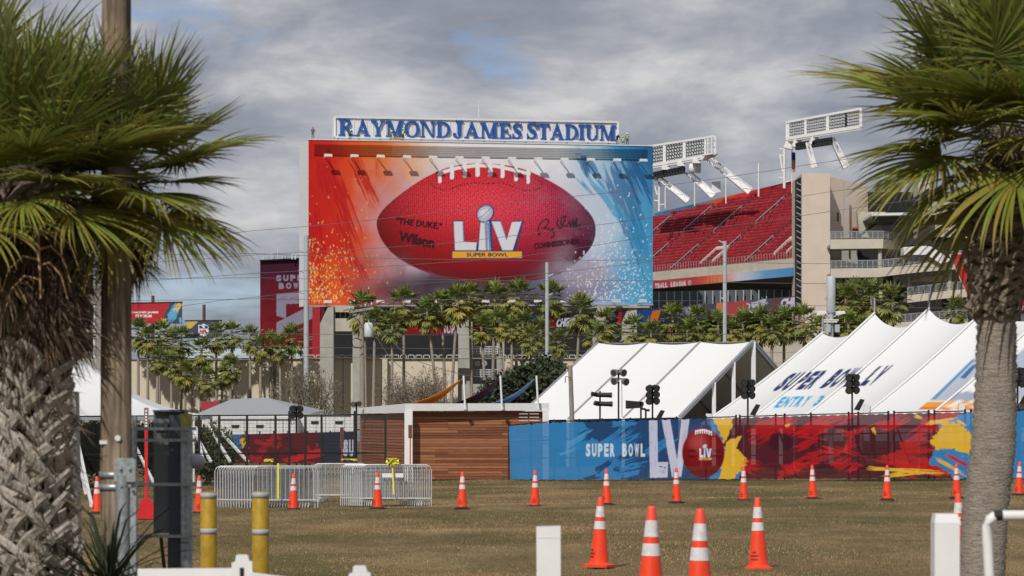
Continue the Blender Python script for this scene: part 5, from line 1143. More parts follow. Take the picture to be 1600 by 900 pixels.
# grass blades on the field, thinning with distance
def mk_grass():
    r=np.random.default_rng(11); n=420000; Y=20*np.exp(r.random(n)*math.log(118/20.)); u=r.uniform(-10,1610,n); X=(u-800)*Y/F
    ok=(X-0)*0==0; 
    p1=fbm(X*.35,Y*.16,3,4); p2=fbm(X*1.6,Y*.7,13,4); patch=.6*p1+.4*p2
    sz=(.010+.018*r.random(n))*(.7+Y/110)*(.8+.5*p2); wd=sz*.14*(1+Y/90)
    az=r.uniform(0,math.pi*2,n); lean=r.uniform(.15,.9,n); la=r.uniform(0,6.283,n)
    z=np.array([gz(a,b) for a,b in zip(X,Y)])+(.02*np.sin(X*.9+Y*.31)+.015*np.sin(Y*.7-X*.4))-.004
    wx=np.cos(az)*wd; wy=np.sin(az)*wd
    V=np.empty((n,3,3),np.float32); V[:,0]=np.stack([X-wx,Y-wy,z],1); V[:,1]=np.stack([X+wx,Y+wy,z],1); V[:,2]=np.stack([X+np.cos(la)*sz*lean,Y+np.sin(la)*sz*lean,z+sz],1)
    dry=np.array((.40,.29,.15)); brn=np.array((.25,.15,.073)); grn=np.array((.115,.115,.042)); str_=np.array((.50,.43,.28))
    t=sstep(.30,.56,patch+r.normal(0,.07,n))[:,None]; c=grn*(1-t)+(dry*.55+brn*.45)*t; q=r.random(n)[:,None]; c=np.where(q<.035,str_,c); c=np.where((q>.10)&(q<.22),brn,c); c=c*r.uniform(.70,1.25,n)[:,None]
    # mown streaks running across
    c=c*(1+1.0*(fbm(Y*.45+X*.04,X*.06,5,3)-.5))[:,None]*(1+.5*(fbm(X*.9,Y*.5,25,3)-.5))[:,None]; c=c*np.where(fbm(X*.12+3,Y*.09,31,3)>.55,1,1)[:,None]; gq=sstep(.5,.68,fbm(X*.10,Y*.11,41,3))[:,None]; c=c*(1-gq*.6)+grn*.75*gq*.6
    me=bpy.data.meshes.new('grass'); me.vertices.add(n*3); me.vertices.foreach_set('co',V.ravel()); me.loops.add(n*3); me.loops.foreach_set('vertex_index',np.arange(n*3,dtype=np.int32)); me.polygons.add(n); me.polygons.foreach_set('loop_start',np.arange(0,n*3,3,dtype=np.int32)); me.update(calc_edges=True)
    C=np.ones((n*3,4),np.float32); C[:,:3]=np.repeat(c,3,axis=0); a=me.color_attributes.new('Col','FLOAT_COLOR','POINT'); a.data.foreach_set('color',C.ravel())
    me.materials.append(M('grass_blade',rough=.8,attr='Col',var=.05,transl=.15,spec=.15)); o=link('grass',me,None,kind='stuff'); tag(o,'short dry brown and green turf across the open field','grass')
mk_grass()
# ================================================================ traffic cones
m_or=M('cone_orange',(.80,.055,.014),.45,var=.14,scale=7); m_tip=M('cone_tip_faded',(.80,.075,.04),.5,var=.05); m_ref=M('reflective_band',(.62,.60,.61),.35,var=.2,scale=16); m_rub=M('black_rubber',(.02,.02,.02),.8)
def cone_proto(base_mat):
    t=thing('traffic_cone','x','traffic cone'); r=lambda z:lerp(.135,.033,z/.91)
    def seg(z0,z1,o,nm,m,extra=None):
        b=MB(); b.lathe(([(r(z0)+o,z0),(r(z1)+o,z1)] if not extra else extra),(0,0,0),20); return b.build(nm,m,t,local=True)
    body=seg(.03,.80,0,'cone_body',m_or); seg(.795,.91,.0,'cone_tip',m_tip,[(r(.795)+.004,.795),(r(.83)+.003,.83),(.035,.895),(.030,.915),(.02,.915)])
    seg(.655,.80,.0035,'reflective_band',m_ref); seg(.496,.60,.0035,'reflective_band',m_ref)
    b=MB(); s=.178; c=.03; b.ext([(-s+c,-s,.0),(s-c,-s,.0),(s,-s+c,.0),(s,s-c,.0),(s-c,s,.0),(-s+c,s,.0),(-s,s-c,.0),(-s,-s+c,.0)],(0,0,.03)); b.lathe([(.16,.03),(.14,.045),(.132,.06)],(0,0,0),20); b.build('base_plate',base_mat,t,local=True)
    # stencilled lines on the lower body
    tx=MB()
    for k,(zz,wds) in enumerate(((.21,3),(.165,6),(.12,5))):
        for j in range(wds):
            a=-pi/2-.55+ (j-wds/2)*.16; r_=r(zz)+.002; r2_=r(zz+.022)+.002
            tx.quad((math.cos(a)*r_,math.sin(a)*r_,zz),(math.cos(a+.12)*r_,math.sin(a+.12)*r_,zz),(math.cos(a+.12)*r2_,math.sin(a+.12)*r2_,zz+.022),(math.cos(a)*r2_,math.sin(a)*r2_,zz+.022))
    tx.build('stencil_print',M('stencil_black',(.12,.02,.015),.8),t,local=True); return t
cpA=cone_proto(m_rub); cpB=cone_proto(m_or); usedA=usedB=False
cones=[(2,750,810,'cone cut by the left edge of the picture beside the palm trunk','A'),(152,748,806,'cone between the cabbage palm trunk and the wooden pole','A'),(311,744,803,'cone just left of the first yellow bollard','A'),(458,741,798,'cone standing in front of the left barricade stack','A'),(590,738,795,'cone standing in front of the right barricade stack','A'),(722,735,793,'cone in front of the wood slat wall','A'),(836,734,791,'cone in front of the plain blue left end of the banner fence','A'),(948,732,788,'far cone directly behind the left one of the four near cones','A'),(1057,730,785,'cone in front of the white numeral on the banner fence','A'),(1162,729,783,'cone in front of the yellow patch beside the printed football','A'),(1270,728,781,'cone in front of the middle of the red banner section','A'),(1386,726,781,'cone in front of the dark red banner right section','A'),(1495,726,780,'cone in front of the blue and yellow banner end left of the ringed palm','A'),(1592,725,777,'cone at the right edge, right of the ringed palm trunk','A'),
(936,777,885,'near cone with orange base, leftmost of the four near cones','B'),(1016,793,962,'nearest and largest cone, its base below the picture','B'),(1092,797,973,'large near cone right of the largest one','B'),(1185,783,895,'near cone with broad orange base, rightmost of the four','B'),(1499,776,882,'near cone half hidden by the white post and ringed palm','B')]
for i,(u,vt,vb,lab,kd) in enumerate(cones):
    Y=.91*F/(vb-vt); g=PG(u,Y); src=cpA if kd=='A' else cpB; rz=random.Random(i).uniform(-.6,.6)
    if kd=='A' and not usedA: o=cpA; usedA=True; o.location=g; o.rotation_euler=(0,0,rz); o['label']=lab; o['group']='orange traffic cones on the field'
    elif kd=='B' and not usedB: o=cpB; usedB=True; o.location=g; o.rotation_euler=(0,0,rz); o['label']=lab; o['group']='orange traffic cones on the field'
    else: o=dup(src,g,rz,lab,'orange traffic cones on the field')
    o.rotation_euler=(random.Random(i+50).uniform(-.025,.025),random.Random(i+90).uniform(-.025,.025),rz)
# ================================================================ printed banner fence
bf=thing('banner_fence','long mesh fence covered with a blue to red printed banner across the field','fence',(PG(1200,104).x,104,.05))
cb_=Canvas(790,638,1640,758,3,S(52,128,186)); c=cb_; bl=S(50,128,188); nv=S(38,72,118); rd=S(170,28,34); dk=S(66,24,36); ye=S(222,178,52)
c.a=c.a*(.95+.1*fbm(c.U*.03,c.V*.1,3)[...,None])
c.poly([(905,655),(1100,650),(1100,760),(980,760),(935,690)],nv,1,8,.12)
for p0,p1,w_,cc in (((900,690),(950,660),16,nv),((860,750),(1010,690),34,bl),((880,700),(930,670),8,S(70,150,205)),((870,712),(905,700),3,S(90,160,210)),((880,755),(1000,665),30,bl),((950,660),(1000,660),14,bl),((925,740),(965,715),9,nv),((960,735),(1015,722),10,bl),((1000,715),(1060,680),14,bl),((905,752),(940,742),7,nv),((965,745),(1010,735),8,bl)): c.brush(p0,p1,w_,cc,1,.35,int(p0[0])%90,.6)
c.ctext('SUPER BOWL',915.5,1008,693,713.5,S(205,222,235),.74,.05)
c.poly([(1060,650),(1110,648),(1108,760),(1060,760)],nv,1,3)
# yellow and red field
c.poly([(1095,640),(1150,640),(1148,760),(1120,760),(1135,700),(1112,650)],ye,1,4,.2); c.poly([(1092,640),(1112,640),(1098,662),(1090,664)],nv,1)
c.poly([(1143,640),(1520,640),(1505,760),(1150,760),(1165,725),(1130,695),(1143,670)],S(84,30,42),1,4,.2)
c.poly([(1135,690),(1160,680),(1150,700),(1170,720),(1160,735),(1135,750),(1127,735)],ye,1,3,.3)
rb_=random.Random(17)
for k in range(26): a=rb_.uniform(1150,1470); b=rb_.uniform(650,748); an=rb_.choice((-.45,-.3,.25,.12,-.6)); l=rb_.uniform(45,110); c.brush((a,b),(min(1510,a+l*math.cos(an)),b+l*math.sin(an)),rb_.uniform(12,24),rd,.95,.5,k+300,.6)
for k in range(34):
    a=rb_.uniform(1150,1480); b=rb_.uniform(650,748); an=rb_.choice((-.45,-.3,.25,.5,-.6)); l=rb_.uniform(25,75); c.brush((a,b),(a+l*math.cos(an),b+l*math.sin(an)),rb_.uniform(6,20),dk if k%2 else rd,.95,.5,k+100,.7)
for (a,b,ru,rv) in ((1300,690,22,18),(1218,690,20,16),(1372,690,42,22),(1360,738,40,12),(1290,735,20,10)): c.poly([(a+ru*math.cos(t)*rb_.uniform(.8,1.2),b+rv*math.sin(t)*rb_.uniform(.8,1.2)) for t in np.linspace(0,6.0,12)],dk,.95,5,.25,int(a)%60)
for k in range(24):
    a=rb_.uniform(1160,1440); b=rb_.uniform(655,745); an=rb_.choice((-.5,-.35,.3,.15)); l=rb_.uniform(30,80); c.brush((a,b),(a+l*math.cos(an),b+l*math.sin(an)),rb_.uniform(3,10),S(190,30,36),1,.6,k+200,1.)
for p0,p1,w_,cc in (((1360,715),(1520,752),12,S(190,34,38)),((1330,730),(1500,740),6,ye),((1370,745),(1460,735),7,ye),((1225,668),(1238,660),5,ye),((1362,665),(1368,680),5,ye),((1425,648),(1448,656),5,ye)): c.brush(p0,p1,w_,cc,1,.45,int(p0[0])%80,.8)
c.poly([(1468,655),(1530,640),(1640,640),(1640,760),(1500,760),(1478,735),(1450,725),(1462,700)],bl,1,4,.3,8); c.poly([(1470,640),(1508,640),(1488,655),(1470,660)],rd,1,2)
c.poly([(1452,692),(1475,660),(1500,662),(1530,690),(1530,710),(1505,712),(1490,700),(1470,705)],ye,1,4,.35,9)
for p0,p1,w_,cc in (((1440,662),(1500,655),7,ye),((1455,712),(1518,748),6,ye),((1470,705),(1525,735),5,S(190,34,38)),((1460,700),(1530,715),5,bl),((1450,722),(1500,752),4,S(190,34,38)),((1492,655),(1515,668),4,ye)): c.brush(p0,p1,w_,cc,1,.35,int(p0[1])%70,.9)
# numerals and ball
wl_=S(196,200,226)
for pl in ([(1014,657),(1027,656),(1028,722),(1044,722),(1043,746),(1015.5,746.5)],[(1034,656),(1047,655),(1058,718),(1065,655),(1077.5,654.5),(1064.5,745),(1050,745),(1046,722)]): c.poly(pl,wl_,1,.5,.6)
for k in range(18): a=rb_.choice((1018,1024,1040,1052,1070)); b=rb_.uniform(662,735); c.line([(a+(b-660)*.0,b),(a+rb_.uniform(-1,1),b+rb_.uniform(4,14))],.5,S(90,105,150),.8)
for k in range(10): a=rb_.uniform(1029,1038); b=rb_.uniform(724,742); c.line([(a,b),(a+3,b+.5)],.9,nv)
c.ell(1099,708,33,38.5,S(104,15,20),1,.02); c.ell(1097,699,24,24,S(160,30,34),.75,.8); c.ell(1090,690,12,12,S(215,110,110),.35,.9)
c.line([(1075,738),(1099,735),(1124,738)],1,S(60,10,16)); c.line([(1087,674),(1100,671.5),(1112,676)],2.2,S(232,232,236))
for k in range(8): a=1087+k*3.5; b=674-2.5*math.sin(k/7*pi)+ (k/7)*1.5; c.line([(a,b-2),(a,b+5)],1.7,S(232,232,236))
for (a,b,w_) in ((1075,702,12),(1075,711,12),(1114,702,12),(1114,711,13)): c.poly([(a,b),(a+w_,b+1),(a+w_,b+5),(a,b+4)],S(70,16,22),.8,.8,.8)
draw_emblem(c,lambda x,y:(1102+(x-761)*.178,709+(y-372)*.315 if y>345 else 701+(y-345)*.3),.28)
m0=P(795,665,108); 
def ftop(u): return float(np.interp(u,[794,858,1100,1290,1640],[666,660,654,648.5,641]))
def fbot(u): return float(np.interp(u,[798,900,1100,1640],[749,749.5,748.5,747]))
def fY(u): f=(u-795)/800.; return 1/((1-f)/108+f/93)
nx,ny=900,112; pos=np.zeros((ny+1,nx+1,3)); rs_=np.random.default_rng(3)
for i in range(nx+1):
    u=lerp(795,1640,i/nx); 
    for j in range(ny+1):
        f=j/ny; uu=u+(f*3 if i<12 else 0)*(1-i/12 if i<12 else 0); va=ftop(u)+1.2*math.sin(u*.21)**6+(0.8*math.sin(u*.5) if u<870 else 0); vb=fbot(u)+.8*math.sin(u*.33)*math.sin(u*.07); v=lerp(va,vb,f)
        Y=fY(u)+.035*math.sin(u*.12+f*2)*math.sin(u*.031)+.012*math.sin(u*.31+f*3)*math.sin(u*.05); pos[j,i]=P(uu,v,Y)
gridmesh('banner_sheet',pos,nx,ny,c,m_mesh,bf)
pu=[795,830,866,905,941,985,1020,1057,1103,1150,1156,1212,1226,1267,1326,1341,1388,1397,1451,1460,1508,1517,1560,1592,1630]
for u in pu:
    Y=fY(u)+.12; b_=MB(); b_.beam(P(u,fbot(u)+1,Y),P(u,ftop(u)-4.5,Y),.07); b_.build('fence_post',m_black,bf)
for a,b in zip(pu[:-1],pu[1:]):
    if b-a<12: continue
    for f in (-.015,.30,.62):
        b_=MB(); va,vb=lerp(ftop(a),fbot(a),f),lerp(ftop(b),fbot(b),f); b_.beam(P(a,va,fY(a)+.1),P(b,vb,fY(b)+.1),.045); b_.build('fence_rail',m_black,bf)
for a in (1215,1330,1400,1455): b_=MB(); b_.beam(P(a,ftop(a)+18,fY(a)+.2),P(a+30,fbot(a)-2,fY(a)+1.6),.05); b_.build('back_brace',m_black,bf)
# ================================================================ black mesh fence on the left
mf=thing('mesh_fence','black wire mesh fence panels behind the barricades and wooden pole','fence',(PG(430,96).x,96,0))
def mfY(u): return 1/((1-(u-100)/500)/92+(u-100)/500/98)
mp_u=[60,122,190,250,311,342.5,386,430.5,452,477,502.5,554,602.5]
for u in mp_u:
    b_=MB(); Y=mfY(u); b_.beam(PG(u,Y),P(u,648 if u not in (452,554) else 642,Y),.075); b_.build('fence_post',m_black,mf)
for a,b in zip(mp_u[:-1],mp_u[1:]):
    for v in (651,711):
        b_=MB(); b_.beam(P(a,v-(a-60)*.006,mfY(a)),P(b,v-(b-60)*.006,mfY(b)),.05); b_.build('fence_rail',m_black,mf)
    w_=MB(); n=int((b-a)/2.0)
    for k in range(1,n): u=lerp(a,b,k/n); w_.beam(P(u,651,mfY(u)),PG(u,mfY(u)),.009)
    for k in range(1,16): v=651+k*5.6; w_.beam(P(a,v,mfY(a)),P(b,v,mfY(b)),.009)
    w_.build('wire_mesh',m_black,mf,kind='stuff')
# second banner behind it, red and dark with white numerals, and white trailers
c=Canvas(350,664,572,734,3,S(92,20,30)); c.poly([(350,660),(385,660),(380,700),(368,705),(350,730)],S(50,110,170),1,3); c.poly([(373,690),(388,668),(386,690),(380,700)],ye,1,2)
for k in range(26): a=rb_.uniform(375,500); b=rb_.uniform(672,725); an=rb_.choice((-1.2,-.9,.9,1.2,.3)); l=rb_.uniform(15,45); c.brush((a,b),(a+l*math.cos(an),b+l*math.sin(an)),rb_.uniform(5,14),S(70,14,24) if k%2 else S(170,26,34),.9,.5,k+7,.7)
c.poly([(500,660),(572,660),(572,740),(512,740),(494,700)],S(38,42,60),1,6,.2); c.poly([(440,718),(500,700),(506,712),(450,724)],S(190,30,36),1,2)
c.ctext('SU',536,553,687,713,S(190,195,215),.85,.08)
bn=thing('banner_fence','short red and dark printed banner behind the black mesh fence','fence',(PG(450,108).x,108,0)); sheet('banner_sheet',bn,(361,679,724,108),(556,674,724,108),c,m_print,th=.05,back='backing_frame',dens=1.2)
for u in range(362,556,22): b_=MB(); b_.beam(P(u,726,108.2),P(u,673,108.2),.06); b_.build('fence_post',m_black,bn)
for nm,lab,u0,u1,vt,Y in (('office_trailer','white office trailer with a small window behind the mesh fence, left one',340,462,655,121),('office_trailer','long white trailer behind the mesh fence beside the wood booth',464,552,649,123)):
    t=thing(nm,lab,'trailer',PG((u0+u1)/2,Y)); b_=MB(); b_.slab(u0,u1,vt,712,Y,2.6); b_.build('body',m_white,t); b_=MB(); b_.slab(u0-1,u1+1,vt-2,vt-.3,Y-.1,2.8); b_.build('roof',m_wsteel,t)
    for k in range(2): b_=MB(); a=u0+22+k*38; b_.slab(a,a+11,vt+9,vt+13,Y-.05,.04); o=b_.build('window',m_black,t); b_=MB(); b_.slab(a-1,a+12,vt+8,vt+8.7,Y-.08,.04); b_.build('window_frame',m_wsteel,o)
    for k in range(1,6): b_=MB(); a=lerp(u0,u1,k/6); b_.slab(a,a+.7,vt,712,Y-.03,.02); b_.build('panel_joint',m_gsteel,t)
# ================================================================ wood booth
wb=thing('wood_booth','wood slat booth framed by thick white posts and beams','booth',(PG(740,111).x,111,0))
m_w=[M('cedar_%s'%n,c_,.6,var=.28,scale=5,bump=.15,bscale=30,stretch=(.35,1,9)) for n,c_ in (('mid',(.275,.105,.048)),('light',(.36,.15,.07)),('dark',(.19,.07,.035)),('red',(.24,.08,.038)))]
WY0,WY1=110.5,112.5
def WY(u): f=(u-644)/204; return lerp(WY0,WY1,f)
rw=random.Random(8); nr=25
b_=MB(); b_.qs((645,643,748,WY(645)+.12),(848,643,749,WY(848)+.12),.1); b_.build('backing_sheet',m_black,wb)
for i in range(nr):
    va=lerp(642.5,749,i/nr); vb=lerp(642.5,749,(i+1)/nr)-.55; cuts=[645]+sorted(rw.sample([680,700,715,737,760,785,808,825],rw.choice((1,2,2))))+[847.5]
    for a,b in zip(cuts[:-1],cuts[1:]):
        q=MB(); d=rw.uniform(0,.02); q.qs((a,va,vb,WY(a)-d),(b-.25,va,vb,WY(b)-d),.05); q.build('plank',m_w[rw.choice((0,0,1,1,2,3))],wb)
for k in range(3):
    for a,b in ((811,825),(827.5,842)): q=MB(); v=646.3+k*5.2; q.slab(a,b,v,v+.8,110.9,.05); q.build('slot',m_white,wb)
def wbeam(nm,a,b,w_,h_): q=MB(); q.beam(a,b,w_,h_); return q.build(nm,m_white,wb)
b_=MB(); b_.qs((632,630.5,642,109.9),(858,630,641.5,112.3),.42); b_.build('front_beam',m_white,wb)
b_=MB(); b_.slab(632,644.5,642.2,752,109.85,.36); b_.build('corner_post',m_white,wb)
b_=MB(); b_.slab(847.8,857.5,641.7,750,112.,.3); b_.build('right_post',m_white,wb)
b_=MB(); b_.qs((549,638.5,646.5,121),(631.7,630.7,645,110.1),.3); b_.build('side_beam',m_white,wb)
b_=MB(); b_.slab(549,556,646.7,740,121,.25); b_.build('far_post',m_white,wb)
# side wall of the booth, slatted, shaded by the sails
for i in range(22):
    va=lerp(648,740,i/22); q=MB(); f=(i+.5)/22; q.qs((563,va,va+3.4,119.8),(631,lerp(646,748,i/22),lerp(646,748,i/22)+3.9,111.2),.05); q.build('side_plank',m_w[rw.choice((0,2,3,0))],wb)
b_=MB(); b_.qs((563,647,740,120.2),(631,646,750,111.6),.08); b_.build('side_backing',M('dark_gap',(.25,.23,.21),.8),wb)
for u in (870,):
    pass
for k,(u,lab) in enumerate(((725.5,''),(783,''),(839.5,''))):
    b_=MB(); Y=WY(u)-.55; b_.tube([P(u+1.5,640,Y),P(u-1.2,587,Y)],.045,8); o=b_.build('sail_mast',m_white,wb); b_=MB(); b_.tube([P(u+1.4,640,Y),P(u+1.4,636,Y)],.09,8); b_.build('mast_collar',m_wsteel,o)
def sail(lab,tip,b0,b1,b2,mat):
    v=[Vector(P(*tip)),Vector(P(*b0)),Vector(P(*b1)),Vector(P(*b2))]; n=14; mb=MB(); mb.smooth=True; g=[]
    for i in range(n+1):
        f=i/n; sg_=-.35*math.sin(pi*f)*.5; a=v[0].lerp(v[1],f)+Vector((0,0,sg_)); b=v[0].lerp(v[2],f)+Vector((0,0,sg_*.8)); 
        row=[a.lerp(b,j/5)+Vector((0,0,-.1*math.sin(pi*j/5)*math.sin(pi*f))) for j in range(6)]; g+=row
    mb.add(g,[(i*6+j,i*6+j+1,(i+1)*6+j+1,(i+1)*6+j) for i in range(n) for j in range(5)]); o=mb.build('shade_sail',mat); md=o.modifiers.new('thick','SOLIDIFY'); md.thickness=.012; tag(o,lab,'shade sail','shade sails over the booth')
sail('orange shade sail stretched to the left mast on the wood booth',(724.5,589.5,111),(628,634,110.7),(668,634,114.5),(660,632,113),M('sail_orange',(.78,.34,.045),.7,var=.05,transl=.3))
sail('dark maroon shade sail stretched to the middle mast on the wood booth',(782,589.5,111.6),(698,633,111.2),(742,631.5,115.5),(0,0,1),M('sail_maroon',(.085,.02,.045),.7,var=.1,transl=.2))
sail('light blue shade sail stretched to the right mast on the wood booth',(838,589.5,112.1),(762,632,111.6),(790,631,116),(0,0,1),M('sail_blue',(.24,.41,.72),.7,var=.06,transl=.3))
def stake(u,vt,vm,vb,Y,lab,big=False):
    t=thing('marker_stand',lab,'marker stand',PG(u,Y)); w_=6 if not big else 7; b_=MB(); b_.slab(u-w_/2,u+w_/2,vt,vm,Y,.03); b_.build('board',M('board_brown',(.14,.05,.03),.6) if not big else M('board_tag',(.22,.17,.15),.6),t)
    if big:
        for k in range(7): q=MB(); q.slab(u-1.6,u+1.4,vt+4+k*4.6,vt+7+k*4.6,Y-.02,.015); q.build('number_mark',m_white,t)
    b_=MB(); g=PG(u,Y); b_.beam(g,P(u,vm,Y),.05 if not big else .07); b_.build('red_pole',M('signal_red',(.55,.012,.018),.5),t)
    return t
stake(641,664,685,720,108,'thin brown board on a red stake against the white corner post of the wood booth')
stake(534,668,700,720,99,'tall narrow brown board on a stake in front of the dark banner end')
tq=stake(228.5,637,668,800,58,'tall red marker stand with numbered grey board and red base behind the grey cabinet',True)
b_=MB(); g=PG(228.5,58); b_.ext([g+Vector((-.19,-.25,0)),g+Vector((.2,-.25,0)),g+Vector((.2,-.25,.36)),g+Vector((.06,-.25,.46)),g+Vector((-.07,-.25,.46))],(0,.45,0)); b_.build('red_base',MATS['signal_red'],tq)
# ================================================================ crowd barriers
m_galv=M('barrier_zinc',(.56,.57,.58),.38,metal=.3,var=.12,scale=8)
def barrier_mesh(W,H=1.08):
    fr=MB(); r=.0165; c=.14; pts=[(-W/2,0,.0),(-W/2,0,H-c),(-W/2+c*.3,0,H-c*.3),(-W/2+c,0,H),(W/2-c,0,H),(W/2-c*.3,0,H-c*.3),(W/2,0,H-c),(W/2,0,.0)]; fr.tube(pts,r,6); fr.tube([(-W/2,0,.2),(W/2,0,.2)],r*.9,6)
    me1=fr.build('frame',m_galv,mesh_only=True)
    b=MB(); b.tube([(0,0,.2),(0,0,H)],.009,4,cap=False); me2=b.build('bar',m_galv,mesh_only=True)
    al=MB(); n=int(W/.115)
    for k in range(1,n): al.tube([(-W/2+W*k/n,0,.2),(-W/2+W*k/n,0,H-.01)],.0085,4,cap=False)
    me3=al.build('upright_bars',m_galv,mesh_only=True)
    ft=MB(); 
    for s in (-1,1): ft.tube([(s*W*.36,-.25,.015),(s*W*.36,0,.13),(s*W*.36,.25,.015)],.016,5)
    me4=ft.build('feet',m_galv,mesh_only=True); return me1,me2,me3,me4,n
def stack(n,u0,u1,Yf,dY,shift,W,desc,front_lab,turn=0.):
    """barriers nested one behind the other; index 0 is nearest"""
    me=barrier_mesh(W); uc=(u0+u1)/2
    for i in range(n):
        Y=Yf+dY*i; x=(uc-800)*Yf/F+shift*i; p=Vector((x,Y,gz(x,Y)))
        lab=front_lab if i==0 else ('steel crowd barrier, %s behind the front one in %s'%(ORD[i-1],desc) if i<n-1 else 'rearmost steel crowd barrier of %s'%desc)
        t=thing('crowd_barrier',lab,'crowd barrier',p,0,'steel crowd barriers stacked in '+desc); t.rotation_euler=(0,0,turn+random.Random(i).uniform(-.012,.012))
        link('frame',me[0],t); link('feet',me[3],t)
        if i==0:
            for k in range(1,me[4]): link('bar',me[1],t,loc=(-W/2+W*k/me[4],0,0))
        else: link('upright_bars',me[2],t,kind='stuff')
    return me
stack(15,396,496,66.3,.10,-.082,1.68,'the left stack','front steel crowd barrier of the left stack, with a yellow strap')
stack(6,500,552,72,.16,.03,1.35,'the short middle stack','front steel crowd barrier of the short middle stack')
stack(11,567,672,66.8,.11,-.062,1.82,'the right stack','front steel crowd barrier of the right stack, with two white plates')
for u0,u1 in ((597,613),(618,630)): b_=MB(); b_.slab(u0,u1,739.5,746,66.68,.02); tag(b_.build('name_plate',m_white),'small white plate wired to the right stack of barriers, %s one'%('left' if u0<600 else 'right'),'plate')
m_yel=M('yellow_webbing',(.72,.66,.06),.6,var=.1)
b_=MB(); b_.beam(P(434.5,724,66.1),P(434.5,779,66.1),.05,.006); tag(b_.build('ratchet_strap',m_yel),'vertical yellow strap on the left barrier stack','strap')
def crumple(u,v,Y,w_,h_,seed,lab,tail=None):
    rn=random.Random(seed); b=MB(); 
    for k in range(7):
        pts=[P(u+rn.uniform(-w_,w_),v+rn.uniform(-h_,h_),Y+rn.uniform(-.12,.12)) for _ in range(5)]
        for p,q in zip(pts[:-1],pts[1:]): b.beam(p,q,.06,.012)
    if tail: b.beam(P(u,v+h_*.5,Y),P(u+tail[0],v+tail[1],Y),.04,.008)
    tag(b.build('strap_bundle',m_yel),lab,'strap')
crumple(420,719.5,66.3,7,2.6,3,'crumpled yellow strap lying on the left barrier stack')
crumple(613,721,66.6,9,5.5,5,'knotted yellow strap hanging on the right barrier stack',(2,52))
crumple(545,718.5,70,14,1.3,9,'yellow strap trailing along the middle barrier tops')
# ================================================================ tents
def ptsgrid(fn,nx,ny):
    a=np.zeros((ny+1,nx+1,3))
    for j in range(ny+1):
        for i in range(nx+1): a[j,i]=fn(i/nx,j/ny)
    return a
ft=thing('frame_tent','large white clear-span tent with grey seams and an open dark gable on the right','tent',(PG(1010,162).x,162,0))
RL,RR=P(934,536,168),P(1177,533.5,162); EL,ER=P(803,657,160.5),P(1062.5,652,154.5); BLk=RL+(RL-EL); BRk=RR+(RR-ER); BLk.z=EL.z; BRk.z=ER.z
def roof(f,t):
    r=RL.lerp(RR,f); e=EL.lerp(ER,f); sag=.32*math.sin(pi*((f*3)%1 if f<1 else 0))*(1-t)*.9; p=r.lerp(e,t); p.z-=sag*.55+.12*math.sin(pi*t)*abs(math.sin(pi*f*3)); return p
cw=Canvas(796,526,1188,664,2,(.71,.71,.715)); cw.a=cw.a*(1-.015*fbm(cw.U*.02,cw.V*.25,3))[...,None]
gridmesh('roof_panel',ptsgrid(roof,90,24),90,24,cw,m_canvas,ft)
def roofb(f,t): p=RL.lerp(RR,f).lerp(BLk.lerp(BRk,f),t); p.z-=.12*math.sin(pi*t); return p
gridmesh('rear_roof_panel',ptsgrid(lambda f,t:roofb(1-f,t),30,10),30,10,cw,m_canvas,ft)
for k in range(4):
    f=k/3; b_=MB(); n=12
    for i in range(n): b_.beam(roof(min(f,.9999) if f<1 else 1,i/n)+Vector((0,-.04,.05)),roof(min(f,.9999) if f<1 else 1,(i+1)/n)+Vector((0,-.04,.05)),.085,.05)
    b_.build('seam_rail',m_steel,ft)
    b_=MB(); b_.beam(RL.lerp(RR,f)-Vector((0,0,.1)),BLk.lerp(BRk,f)-Vector((0,0,.1)),.2,.25); b_.build('rafter',m_gsteel,ft)
    e=EL.lerp(ER,f); b_=MB(); b_.beam(e,Vector((e.x,e.y,0)),.2); b_.build('leg',m_wsteel,ft)
b_=MB(); b_.beam(ER,RR,.2,.22); b_.beam(RR,BRk,.2,.22); b_.build('gable_beam',m_steel,ft)
for f,nm in ((.45,0),(.72,0)): 
    p=ER.lerp(RR,f); b_=MB(); b_.beam(p,Vector((p.x,p.y,0)),.24); b_.build('gable_post',m_wsteel,ft)
b_=MB(); b_.beam(RR,Vector((RR.x,RR.y,0)),.28); b_.build('gable_post',m_wsteel,ft)
p=RR.lerp(BRk,.4); b_=MB(); b_.beam(p,Vector((p.x,p.y,0)),.24); b_.build('gable_post',m_wsteel,ft)
b_=MB(); q=[Vector((EL.x,EL.y,0)),Vector((BLk.x,BLk.y,0)),BLk,RL,EL]; b_.ext(q,(.05,0,0)); b_.build('end_wall',m_dark,ft)  # near-black wall puts the gable's inner shade into the colour
b_=MB(); b_.hexa([BLk-Vector((0,0,3)),BRk-Vector((0,0,3)),BRk,BLk],[BLk-Vector((0,-.1,3)),BRk-Vector((0,-.1,3)),BRk+Vector((0,.1,0)),BLk+Vector((0,.1,0))]); b_.build('rear_wall',m_dark,ft)  # coloured near-black as well, for the tent's inner shade
